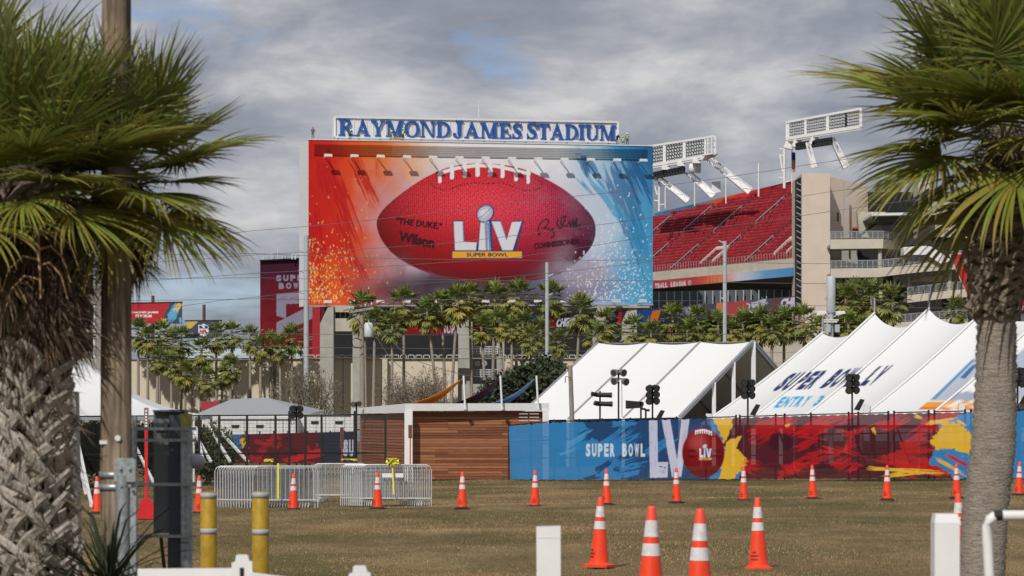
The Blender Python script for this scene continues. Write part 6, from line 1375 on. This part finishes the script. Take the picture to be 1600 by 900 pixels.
# big pole tent
bt=thing('peaked_tent','largest white peaked tent with dark blue lettering and orange bar behind the banner fence','tent',(PG(1400,136).x,136,0))
peaks=[P(1285.5,520.5,150),P(1366.5,490,145),P(1451.5,483,140),P(1546,478,135),P(1652,472,130),P(1770,466,125)]
wdir=Vector((-5,-2.3,0)).normalized()
eaves=[P(1096,664,146.2),P(1162,664,141.5),P(1241,664,136.6),P(1332,664,131.6),P(1436,664,126.6),P(1552,664,121.6)]
def bay(k,f,t):
    r=peaks[k].lerp(peaks[k+1],f); e=eaves[k].lerp(eaves[k+1],f); s_=math.sin(pi*f); p=r.lerp(e,t)
    dip=.72 if k>0 else .55
    p.z-=(4*f*(1-f))**.9*dip*(1-t)**1.2*1.25 + .55*math.sin(pi*t)*(.35+.5*s_)*.9
    return p
ct=Canvas(1090,460,1640,670,3,(.72,.725,.735)); nv2=S(32,50,100); lb2=S(60,165,215)
ct.qtext('SUPER BOWL LV',[(1204.7,611.6),(1364,602),(1397,570),(1237,583)],nv2,.86,.07)
ct.qtext('ENTRY 3',[(1208,637.5),(1277,634.5),(1291,617.5),(1223,620)],lb2,.84,.06)
ct.poly([(1435,640),(1530,640),(1540,628),(1449,628)],S(240,160,40)); ct.poly([(1435,640),(1530,640),(1532,636),(1439,636)],S(228,110,30)); ct.text('SUPER BOWL',[(1465,637.5),(1528,637.5),(1534,630),(1472,630)],S(250,235,210),bold=.05)
for pl,cc in (([(1452,626),(1520,560),(1545,556),(1500,612),(1536,612),(1530,626)],S(190,196,212)),([(1455,624),(1519,562),(1524,562),(1462,624)],S(90,150,200)),([(1482,626),(1495,612),(1540,612),(1540,626)],S(160,168,190)),([(1540,626),(1600,560),(1640,552),(1600,626)],S(185,192,210)),([(1572,570),(1600,545),(1640,530),(1640,552),(1600,580)],S(170,180,200)),([(1500,590),(1520,570),(1527,570),(1508,592)],S(50,110,170))): ct.poly(pl,cc)
m_t2=M('peaked_tent_fabric',rough=.55,var=.012,attr='Col',spec=.25,transl=.10)
for k in range(5):
    gridmesh('canopy_bay',ptsgrid(lambda f,t:bay(k,f,t),70 if k<4 else 30,110 if k<4 else 40),70 if k<4 else 30,110 if k<4 else 40,ct,m_t2,bt)
    def rear(f,t):
        r=peaks[k].lerp(peaks[k+1],f); rb2=peaks[k]+(peaks[k]-eaves[k]); rc2=peaks[k+1]+(peaks[k+1]-eaves[k+1]); e=rb2.lerp(rc2,f); e.z=2.4; p=r.lerp(e,t); p.z-=(4*f*(1-f))**.9*.72*(1-t)**1.2*1.25+.4*math.sin(pi*t); return p
    gridmesh('rear_bay',ptsgrid(lambda f,t:rear(1-f,t),20,12),20,12,ct,m_t2,bt)
for k in range(6):
    b_=MB(); n=20
    fn=lambda t:(bay(k,0,t) if k<5 else bay(4,1,t))+Vector((0,-.05,.05))
    b_.tube([fn(i/n) for i in range(n+1)],.06,6); b_.build('seam_tube',m_white,bt)
    b_=MB(); b_.tube([peaks[k]+Vector((0,0,.9)),Vector((peaks[k].x,peaks[k].y,0))],.06,6); b_.build('king_pole',m_steel,bt)
    e=eaves[k]; b_=MB(); b_.tube([e,Vector((e.x,e.y,0))],.05,6); b_.build('side_pole',m_steel,bt)
    e2=peaks[k]+(peaks[k]-eaves[k]); e2.z=2.4; b_=MB(); b_.tube([e2,Vector((e2.x,e2.y,0))],.05,6); b_.build('side_pole',m_steel,bt)
hp=peaks[0]; e0=eaves[0]; e1=hp+(hp-e0); e1.z=2.4; tip=hp+Vector((-2.3,5,0)).normalized()*9; tip.z=2.4
b_=MB(); b_.smooth=True; b_.col=(.8,.8,.8)
for a,b in ((e0,tip),(tip,e1)): b_.add([hp,a,b],[(0,1,2)])
b_.build('hip_end',m_t2,bt)
# left tents
lt2=thing('peaked_tent','white peaked tent behind the left palm trunk and the wooden pole','tent',PG(120,104))
Yt=104; ap=P(118,553,Yt+3); cor=[P(-60,652,Yt-3),P(303,652.5,Yt-1),P(330,650,Yt+9),P(-20,650,Yt+9)]
mb=MB(); mb.smooth=True; mb.col=(.72,.72,.73)
for a,b in zip(cor,cor[1:]+cor[:1]):
    n=12; g=[]
    for i in range(n+1):
        for j in range(n+1):
            p=ap.lerp(a.lerp(b,j/n),i/n); p.z-=.55*math.sin(pi*i/n); g.append(p)
    mb.add(g,[(i*(n+1)+j,i*(n+1)+j+1,(i+1)*(n+1)+j+1,(i+1)*(n+1)+j) for i in range(n) for j in range(n)])
mb.build('canopy',m_t2,lt2)
b_=MB()
for a,b in zip(cor,cor[1:]+cor[:1]): b_.beam(a-Vector((0,0,.05)),b-Vector((0,0,.05)),.1,.14)
b_.build('eave_edge',m_gsteel,lt2)
for p in cor: b_=MB(); b_.tube([p,Vector((p.x,p.y,0))],.05,6); b_.build('side_pole',m_white,lt2)
for a,b in (((297,664,103),(330,722,101)),((306,668,103),(318,722,100)),((326,666,104),(360,722,102)),((335,664,104.5),(388,722,102)),((213,700,103),(243,760,100)),((118,672,102),(143,790,70)),((122,720,101),(134,770,80))):
    b_=MB(); b_.beam(P(*a),P(*b),.09,.09); b_.build('slanted_brace',m_white,lt2)
gt=thing('hip_tent','low grey hip roofed canopy above the mesh fence','tent',PG(380,127)); m_gc=M('grey_canopy',(.31,.32,.335),.6,var=.05)
b_=MB(); A=[P(301,649,124),P(479,648,124),P(505,641,136),P(330,641,136)]; r0,r1=P(362,623.5,130),P(418,621.5,130)
b_.add(A+[r0,r1],[(0,1,5,4),(1,2,5),(2,3,4,5),(3,0,4)]); b_.build('roof',m_gc,gt)
b_=MB(); b_.hexa([A[0]-Vector((0,0,.18)),A[1]-Vector((0,0,.18)),A[1]-Vector((0,0,.01)),A[0]-Vector((0,0,.01))],[A[3]-Vector((0,0,.18)),A[2]-Vector((0,0,.18)),A[2]-Vector((0,0,.01)),A[3]-Vector((0,0,.01))]); b_.build('valance',m_wsteel,gt)
for p in A: b_=MB(); b_.tube([p-Vector((0,0,.1)),Vector((p.x,p.y,0))],.05,6); b_.build('leg',m_wsteel,gt)
# ================================================================ stage lights on stands behind the fence
m_lens2=M('par_lens',(.06,.065,.07),.15,metal=.3)
def can(t,c,d,r,l,mat,nm='lamp',lens=True):
    d=Vector(d).normalized(); b=MB(); b.tube([c-d*l*.5,c-d*l*.3,c+d*l*.35,c+d*l*.5],[r*.55,r*.85,r*.9,r*1.05],12); o=b.build(nm,mat,t)
    if lens: q=MB(); q.tube([c+d*l*.47,c+d*l*.52],r*.85,12); q.build('lens',m_lens2,o)
    return o
def lstand(u,vt,Y,lab): 
    t=thing('stage_light_stand',lab,'light stand',PG(u,Y)); b=MB(); b.tube([PG(u,Y),P(u,vt,Y)],.04,6); b.build('pole',m_black,t); return t
def cluster6(u,vt,Y,lab,rows=3,flip=1):
    t=lstand(u,vt,Y,lab)
    for r in range(rows):
        v=vt+3+r*10; b=MB(); b.beam(P(u-5,v-2,Y),P(u+5,v-2,Y),.05); b.build('crossbar',m_black,t)
        for s in (-1,1): can(t,P(u+s*4.3,v+1,Y-.1),(s*.35+.1,-.85,-.25),.155,.30,m_black)
    q=MB(); a=P(u+11*flip,vt+47,Y-.1); q.hexa([a+Vector((-.22,0,-.22)),a+Vector((.02,0,-.26)),a+Vector((.24,0,.2)),a+Vector((.06,0,.24))],[p+Vector((0,.12,0)) for p in (a+Vector((-.22,0,-.22)),a+Vector((.02,0,-.26)),a+Vector((.24,0,.2)),a+Vector((.06,0,.24)))]); q.build('wash_panel',m_black,t)
    q=MB(); q.tube([P(u-5,vt+8,Y),P(u-9,vt+22,Y),P(u-7,vt+30,Y),P(u-2,vt+26,Y)],.015,4); q.build('loose_cable',m_black,t)
cluster6(1019.5,602,113,'black stand with six small lamps in front of the frame tent, right of the speaker')
cluster6(1168.5,593,111,'black stand with six lamps where the frame tent meets the peaked tent')
cluster6(1331.5,585,109,'black stand with six lamps beside the dark blue tent lettering')
cluster6(1590,575,107,'black stand with six lamps at the right edge behind the ringed palm')
t=lstand(966.5,578,114,'tall black stand with four round silver lamps in front of the frame tent')
b=MB(); b.beam(P(960,592,114),P(974,592,114),.06); b.beam(P(966.5,580,114),P(966.5,600,114),.05); b.build('crossbar',m_black,t)
for du,dv_ in ((-5.5,-9),(5.8,-9),(-5,4),(9.5,5)): can(t,P(966.5+du,592+dv_-1,113.9),(.5*(1 if du>0 else -1),-.8,-.2),.17,.26,M('silver_bowl',(.55,.56,.57),.25,metal=.7))
q=MB(); q.tube([P(971.5,598,113.9),P(971.8,652,113.9)],.018,5); q.build('cable',m_steel,t)
t=lstand(937.5,611,114,'black stand with two long spotlights left of the silver lamps')
for v,du in ((617,4),(631,5)): can(t,P(937+du,v,113.8),(1,-.25,-.03),.12,.85,m_black,'spotlight'); can(t,P(937-7 if v<620 else 935,v-1,113.8),(-.8,-.3,.1),.1,.35,m_black,'spotlight')
t=thing('loudspeaker','black loudspeaker on a stand between silver lamps and the six lamp stand','speaker',PG(1001,113)); 
b=MB(); b.hexa([P(977.5,638.5,113),P(1002,637,113),P(1002,627.5,113),P(977.5,625.5,113)],[P(977.5,638.5,113)+Vector((.1,.6,0)),P(1002,637,113)+Vector((.1,.5,0)),P(1002,627.5,113)+Vector((.1,.5,0)),P(977.5,625.5,113)+Vector((.1,.6,0))]); b.build('cabinet',m_black,t); b=MB(); b.tube([PG(1001,113.2),P(1001.5,628,113.2)],.04,6); b.build('pole',m_black,t); b=MB(); b.box(*[x for p in zip(P(1000,634,113),P(1005,628,113.5)) for x in (min(p),max(p))]); b.build('bracket',m_black,t)
t=lstand(1009,640,112,'tiny black camera stand between speaker and six lamp stand'); can(t,P(1011,641,112),(1,-.3,0),.06,.22,m_black); can(t,P(1006,639,112),(-1,-.3,0),.05,.18,m_black)
cluster6(463,634,116,'black lamp cluster over the mesh fence at the right end of the grey canopy',2)
t=lstand(557,628,118,'small pair of black lamps above the left end of the white booth beam'); can(t,P(553.5,632,118),(-.3,-.9,0),.12,.3,m_black); can(t,P(560,631,118),(.3,-.9,0),.12,.3,m_black)
for k,(u,v,Y) in enumerate(((1108,652,108),(1355,638,104),(1504,636,101))):
    t=thing('security_floodlight','white box lamp on top of the banner fence, %s of three'%ORD[k],'floodlight',P(u,v+8,Y)); b=MB(); a=P(u,v,Y); b.hexa([a+Vector((-.16,0,-.14)),a+Vector((.1,0,-.14)),a+Vector((.12,0,.14)),a+Vector((-.12,0,.16))],[p+Vector((0,.2,0)) for p in (a+Vector((-.16,0,-.14)),a+Vector((.1,0,-.14)),a+Vector((.12,0,.14)),a+Vector((-.12,0,.16)))]); b.build('housing',m_white,t); b=MB(); b.tube([a+Vector((.14,.1,-.25)),a+Vector((.14,.1,.1))],.02,5); b.build('bracket',m_wsteel,t)
# ================================================================ roof workers
def person_mesh(pose):
    J={'pel':(0,0,.92),'che':(0,.0,1.3),'nek':(0,0,1.48),'hed':(0,-.01,1.62),'top':(0,0,1.74)}
    if pose=='bend': J.update(che=(0,-.28,1.2),nek=(0,-.42,1.27),hed=(0,-.54,1.3),top=(0,-.66,1.3))
    if pose=='sit': J={k:(a,b,c-.42) for k,(a,b,c) in J.items()}
    ch=Vector(J['che']); pe=Vector(J['pel']); b=MB(); b.smooth=True
    def lim(pts,rs): b.tube(pts,rs,8)
    b.tube([pe-Vector((0,0,.08)),pe+Vector((0,0,.05)),pe.lerp(ch,.5),ch,Vector(J['nek'])-Vector((0,0,.02)),Vector(J['nek'])+Vector((0,0,.05))],[.12,.155,.145,.18,.1,.055],10)
    h=Vector(J['hed']); d=(Vector(J['top'])-Vector(J['nek'])).normalized(); b.tube([h-d*.12,h-d*.07,h,h+d*.07,h+d*.12],[.05,.085,.1,.085,.04],10)
    for s in (-1,1):
        hp_=pe+Vector((s*.09,0,-.05)); kn=hp_+Vector((s*.03,-.05,-.42)) if pose!='sit' else hp_+Vector((s*.05,-.4,.03)); an=kn+Vector((0,.04,-.41)); b.tube([hp_,kn,an,an+Vector((0,-.13,-.04))],[.09,.062,.045,.04],8)
        sh=ch+Vector((s*.2,0,.1)); el_=sh+(Vector((s*.06,-.02,-.28)) if pose=='stand' else Vector((s*.04,-.15,-.24))); ha=el_+(Vector((0,-.14,-.2)) if pose!='bend' else Vector((0,-.08,-.24))); b.tube([sh,el_,ha],[.06,.045,.035],8)
        for k in range(4): b.tube([ha+Vector((s*(-.02+.014*k),-.01,0)),ha+Vector((s*(-.02+.014*k),-.05,-.06))],[.011,.008],4)
        b.tube([ha,ha+Vector((-s*.04,-.03,-.03))],[.012,.009],4)
    v=MB(); v.smooth=True; v.tube([pe.lerp(ch,.15),pe.lerp(ch,.5),ch,ch+(ch-pe).normalized()*.16],[.165,.162,.2,.11],10)
    hm=MB(); hm.smooth=True; hm.tube([h+d*.03,h+d*.06,h+d*.12,h+d*.16],[.135,.12,.1,.03],10)
    return b,v,hm
rooft=[(491,219.5,'standing','stand','person in an orange helmet standing at the left end of the board roof',(.12,.10,.1),(.8,.12,.02),(.15,.12,.12)),
(549,217.5,'bend','bend','person in dark clothes bending below the first letter of the roof sign',(.25,.4,.05),(.75,.75,.7),(.02,.02,.025)),
(613,219,'bend','bend','person in a lime vest bending below the fourth letter of the roof sign',(.45,.65,.05),(.8,.8,.2),(.1,.1,.1)),
(632,219.5,'stand','stand','person in a lime vest standing beside a brown box under the roof sign',(.4,.6,.06),(.8,.8,.7),(.04,.04,.05)),
(967,226,'bend','bend','person in black crouching at the right end of the roof sign',(.02,.02,.02),(.05,.05,.05),(.02,.02,.02)),
(976,226,'sit','sit','person in a lime vest sitting right of the roof sign',(.45,.62,.05),(.5,.7,.1),(.1,.1,.1)),
(983,225.5,'stand','stand','person with a white helmet standing at the right end of the board roof',(.3,.45,.06),(.8,.8,.8),(.03,.03,.04))]
for u,v,_,pose,lab,vc,hc,bc in rooft:
    b,v_,h=person_mesh(pose); t=thing('person',lab,'person',BP(u,lerp(219,229,(u-482)/538))+back*.75+Vector((0,0,.2)),rz=.3); sc_=1.05
    b.build('body',M('work_clothes_%d'%int(bc[0]*100),bc,.8),t,local=True); v_.build('vest',M('vest_%d_%d'%(int(u),0),vc,.7),t,local=True); h.build('helmet',M('helmet_%d'%int(u),hc,.4),t,local=True); t.scale=(sc_,sc_,sc_)
b_=MB(); a=BP(623,221.6)+back*.8+Vector((0,0,.5)); b_.box(a.x-.6,a.x+.6,a.y-.3,a.y+.3,a.z-.3,a.z+.25); tag(b_.build('crate',M('cardboard',(.35,.2,.1),.8)),'brown crate between two roof workers under the sign letters','crate')
# ================================================================ near foreground
pole=thing('utility_pole','thick weathered wooden pole with galvanised straps and guard in the left foreground','pole',PG(181,16.2))
m_pw=bpy.data.materials.new('pole_wood'); m_pw.use_nodes=True; t_=m_pw.node_tree; n_=t_.nodes; l_=t_.links; bs=n_['Principled BSDF']; bs.inputs['Roughness'].default_value=.85; bs.inputs['Specular IOR Level'].default_value=.2
tc_=n_.new('ShaderNodeTexCoord'); mp1=n_.new('ShaderNodeMapping'); mp1.inputs['Scale'].default_value=(1,1,.06); l_.new(tc_.outputs['Object'],mp1.inputs[0]); g1=n_.new('ShaderNodeTexNoise'); g1.inputs['Scale'].default_value=34; g1.inputs['Detail'].default_value=9; g1.inputs['Roughness'].default_value=.7; l_.new(mp1.outputs[0],g1.inputs[0])
mp2_=n_.new('ShaderNodeMapping'); mp2_.inputs['Scale'].default_value=(1,1,.35); l_.new(tc_.outputs['Object'],mp2_.inputs[0]); g2=n_.new('ShaderNodeTexNoise'); g2.inputs['Scale'].default_value=5; g2.inputs['Detail'].default_value=5; l_.new(mp2_.outputs[0],g2.inputs[0])
ra=n_.new('ShaderNodeValToRGB'); e=ra.color_ramp.elements; e[0].position=.32; e[0].color=(.075,.052,.035,1); e[1].position=.68; e[1].color=(.42,.33,.235,1); l_.new(g1.outputs[0],ra.inputs[0]); mr_=n_.new('ShaderNodeMapRange'); mr_.inputs[1].default_value=.35; mr_.inputs[2].default_value=.6; mr_.inputs[3].default_value=.45; mr_.inputs[4].default_value=1.15; l_.new(g2.outputs[0],mr_.inputs[0])
sc2=n_.new('ShaderNodeVectorMath'); sc2.operation='SCALE'; l_.new(ra.outputs[0],sc2.inputs[0]); l_.new(mr_.outputs[0],sc2.inputs['Scale']); l_.new(sc2.outputs[0],bs.inputs['Base Color']); bp_=n_.new('ShaderNodeBump'); bp_.inputs['Distance'].default_value=.01; bp_.inputs['Strength'].default_value=.7; l_.new(g1.outputs[0],bp_.inputs['Height']); l_.new(bp_.outputs[0],bs.inputs['Normal'])
Yp=16.2; b_=MB(); b_.tube([PG(181,Yp),P(181,600,Yp),P(180.5,-120,Yp)],[.101,.096,.084],28); b_.build('shaft',m_pw,pole)
b_=MB(); b_.tube([P(203.5,690,Yp+.02),P(202.5,-120,Yp+.02)],.009,8); b_.build('conduit',M('dark_conduit',(.08,.10,.10),.5),pole)
m_gal2=M('mottled_zinc',(.33,.36,.37),.42,metal=.45,var=.35,scale=30,bump=.1,bscale=20)
g=P(196,735,Yp-.09); gb=PG(196,Yp-.09)
b_=MB(); b_.tube([gb+Vector((-.02,0,0)),P(191,742,Yp-.1)],.042,16); b_.build('guard_pipe',m_gal2,pole)
b_=MB(); b_.box(gb.x+.015,gb.x+.066,gb.y+.0,gb.y+.06,0,P(0,738,Yp).z); b_.build('guard_channel',m_gal2,pole)
for v in (742,761):
    b_=MB(); c=P(181,v,Yp); b_.lathe([(.103,-.019),(.106,-.019),(.106,.019),(.103,.019)],c,28); b_.build('strap_band',m_gal2,pole)
b_=MB(); a=P(196,728,Yp-.13); b_.ext([a+Vector((-.072,0,-.10)),a+Vector((.062,0,-.10)),a+Vector((.062,0,.035)),a+Vector((.035,0,.05)),a+Vector((-.05,0,.05)),a+Vector((-.072,0,.03))],(0,.06,0)); b_.build('clamp_plate',m_gal2,pole)
for du,dvv in ((-8,6),(6,6),(-7,33),(7,33)): b_=MB(); a=P(196+du,726+dvv,Yp-.14); b_.lathe([(.009,-.012),(.011,0),(.009,.01)],a,8,'y'); b_.build('bolt',m_steel,pole)
b_=MB(); a=P(184,685,Yp-.1); b_.lathe([(.017,-.006),(.02,0),(.02,.012)],a,14,'y'); b_.build('pole_tag',m_wsteel,pole)
b_=MB(); a=P(163,691,Yp-.09); b_.box(a.x-.03,a.x+.018,a.y,a.y+.02,a.z-.012,a.z+.012); b_.build('side_clip',m_wsteel,pole)
# concrete post behind palm
b_=MB(); a=PG(109,18.); b_.hexa([(a.x-.085,a.y,0),(a.x+.075,a.y,0),(a.x+.04,a.y,P(0,612,18).z),(a.x-.085,a.y,P(0,612,18).z)],[(a.x-.085,a.y+.16,0),(a.x+.075,a.y+.16,0),(a.x+.04,a.y+.16,P(0,612,18).z),(a.x-.085,a.y+.16,P(0,612,18).z)]); tag(b_.build('concrete_post',m_concg),'square grey concrete post between the left palm trunk and the wooden pole','post')
# electrical cabinet on strut frame
cab=thing('electrical_cabinet','dark grey electrical cabinet on a strut frame with a round meter, seen from behind','cabinet',PG(268,21)); YC=21.
m_cab=M('cabinet_grey',(.125,.135,.14),.5,var=.12); m_cab2=M('cabinet_blue',(.055,.07,.09),.5,var=.12)
b_=MB(); b_.slab(240,270,643,833,YC,.2); b_.build('left_box',m_cab,cab); b_=MB(); b_.slab(264,288,640,836,YC-.03,.26); b_.build('right_box',m_cab2,cab)
b_=MB(); b_.slab(238.5,288.5,640.5,643.5,YC-.06,.3); b_.build('box_lid',m_cab2,cab); b_=MB(); b_.slab(240,262,661,668,YC-.05,.05); b_.build('hinge_cover',m_cab2,cab)
b_=MB(); b_.tube([PG(292,YC-.1),P(291,666,YC-.1)],.048,14); b_.build('round_post',m_gal2,cab); b_=MB(); b_.tube([P(291,666,YC-.1),P(291,646.5,YC-.1)],.049,14); b_.build('yellow_cap',M('faded_yellow',(.30,.26,.05),.6,var=.2),cab)
b_=MB(); b_.tube([PG(211,YC-.1),P(210.5,650,YC-.1)],.022,10); b_.build('thin_post',m_gal2,cab)
for v in (670,688,757,838): b_=MB(); b_.slab(207,306,v-2.4,v+2.2,YC-.19,.04); b_.build('strut_rail',m_gal2,cab)
b_=MB(); b_.slab(262,284,836,905,YC,.1); b_.build('lower_conduit',m_cab2,cab); b_=MB(); b_.tube([P(251,836,YC),P(258,900,YC)],.015,8); b_.build('cable',m_black,cab)
b_=MB(); b_.lathe([(.06,-.05),(.06,.03),(.045,.065),(.02,.08)],P(305,721,YC-.05),14,'x'); b_.build('meter_dome',M('meter_glass',(.35,.36,.4),.15,var=.1),cab)
# bollards
def bollard(u,vt,w_,lab):
    Y=.168*F/w_; t=thing('bollard',lab,'bollard',PG(u,Y),group='yellow steel bollards'); b=MB(); r=.084; top=P(u,vt,Y); g=PG(u,Y); h=top.z-g.z; b.lathe([(r,0),(r,h-.012),(r*.93,h)],(0,0,0),28); b.build('post',M('bollard_yellow_shaded',(.34,.21,.012),.5,var=.35,scale=7),t,local=True)  # yellow darkened so the colour carries the palm's shade on these posts
    for z in (h-.035,h-.40): b=MB(); b.lathe([(r+.001,z-.03),(r+.002,z-.03),(r+.002,z+.028),(r+.001,z+.028)],(0,0,0),28); b.build('reflective_tape',M('grey_tape',(.33,.34,.36),.5,var=.1),t,local=True)
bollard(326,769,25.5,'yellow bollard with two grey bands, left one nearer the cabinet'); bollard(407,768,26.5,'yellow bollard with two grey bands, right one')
# low white plastic fence at the bottom
wf=thing('white_plastic_fence','low white plastic fence with notched picket tops along the bottom left','fence',PG(380,13.5)); YF=13.5
b_=MB(); b_.qs((215,889,940,YF),(372,888,940,YF-.1),.04); b_.build('top_rail',m_white,wf); b_=MB(); b_.qs((380,893,940,YF-.1),(548,915,960,YF-.9),.04); b_.build('top_rail',m_white,wf)
def picket(u,vt,Y,k):
    s=Y/F*k; c=P(u,vt,Y); b=MB(); pts=[(-17,60),(-17,13),(-11,11),(-10,1),(-8,0),(8,0),(10,3),(12,10),(17,12),(17,60)]; a=[(c.x+x*s,c.y,c.z-y*s) for x,y in pts]; b.ext(a,(0,.05,0)); b.build('picket_top',m_white,wf)
    b=MB(); b.box(c.x-3.4*s,c.x+3.4*s,c.y-.004,c.y,c.z-36*s,c.z-21*s); b.build('slot',m_dark,wf)
picket(378,867,YF-.15,.95); picket(562,884,YF-1.0,1.0)
p1=thing('white_post','square white post standing alone on the field edge left of the near cones','post',PG(857,14)); b_=MB(); c0=PG(857,14); z1=P(0,823,14).z
b_.hexa([(c0.x-.062,c0.y,c0.z-.02),(c0.x+.068,c0.y,c0.z-.02),(c0.x+.066,c0.y,z1+.003),(c0.x-.066,c0.y,z1-.002)],[(c0.x-.062,c0.y+.09,c0.z-.02),(c0.x+.068,c0.y+.09,c0.z-.02),(c0.x+.066,c0.y+.09,z1+.003),(c0.x-.066,c0.y+.09,z1-.002)]); b_.build('shaft',m_white,p1)
b_=MB(); b_.box(c0.x-.0665,c0.x+.0665,c0.y-.002,c0.y+.092,z1-.062,z1-.058); b_.build('cap_joint',m_wsteel,p1)
p2=thing('white_post','square white post with sloped cap in front of the ringed palm','post',PG(1481,13)); c0=PG(1480,13); z1=P(0,818,13).z; z2=P(0,803,13).z; b_=MB(); w_=.0635
b_.box(c0.x-w_,c0.x+w_,c0.y,c0.y+.127,c0.z,z1); b_.build('shaft',m_white,p2); b_=MB(); q=[(c0.x-w_,c0.y-.001,z1+.001),(c0.x+w_,c0.y-.001,z1+.001),(c0.x+w_,c0.y+.128,z1+.001),(c0.x-w_,c0.y+.128,z1+.001)]; q2=[(c0.x-w_+.008,c0.y+.012,z2),(c0.x+w_-.008,c0.y+.012,z2),(c0.x+w_-.008,c0.y+.115,z2),(c0.x-w_+.008,c0.y+.115,z2)]; b_.hexa(q,q2); b_.build('cap',m_white,p2)
hr=thing('pipe_hoop','bent white pipe hoop with a black tape band at the lower right corner','rail',PG(1545,12)); YH=12.; b_=MB(); r=.0225*1.05
arc_=[P(1549,960,YH),P(1543,850,YH),P(1542.5,822,YH),P(1546,811,YH),P(1555,806,YH),P(1568,805.5,YH),P(1720,805.5,YH)]; b_.tube(arc_,r,16); b_.build('pipe',m_white,hr); b_=MB(); b_.tube([P(1552,805.6,YH),P(1566,805.6,YH)],r*1.03,16); b_.build('tape_band',m_black,hr)
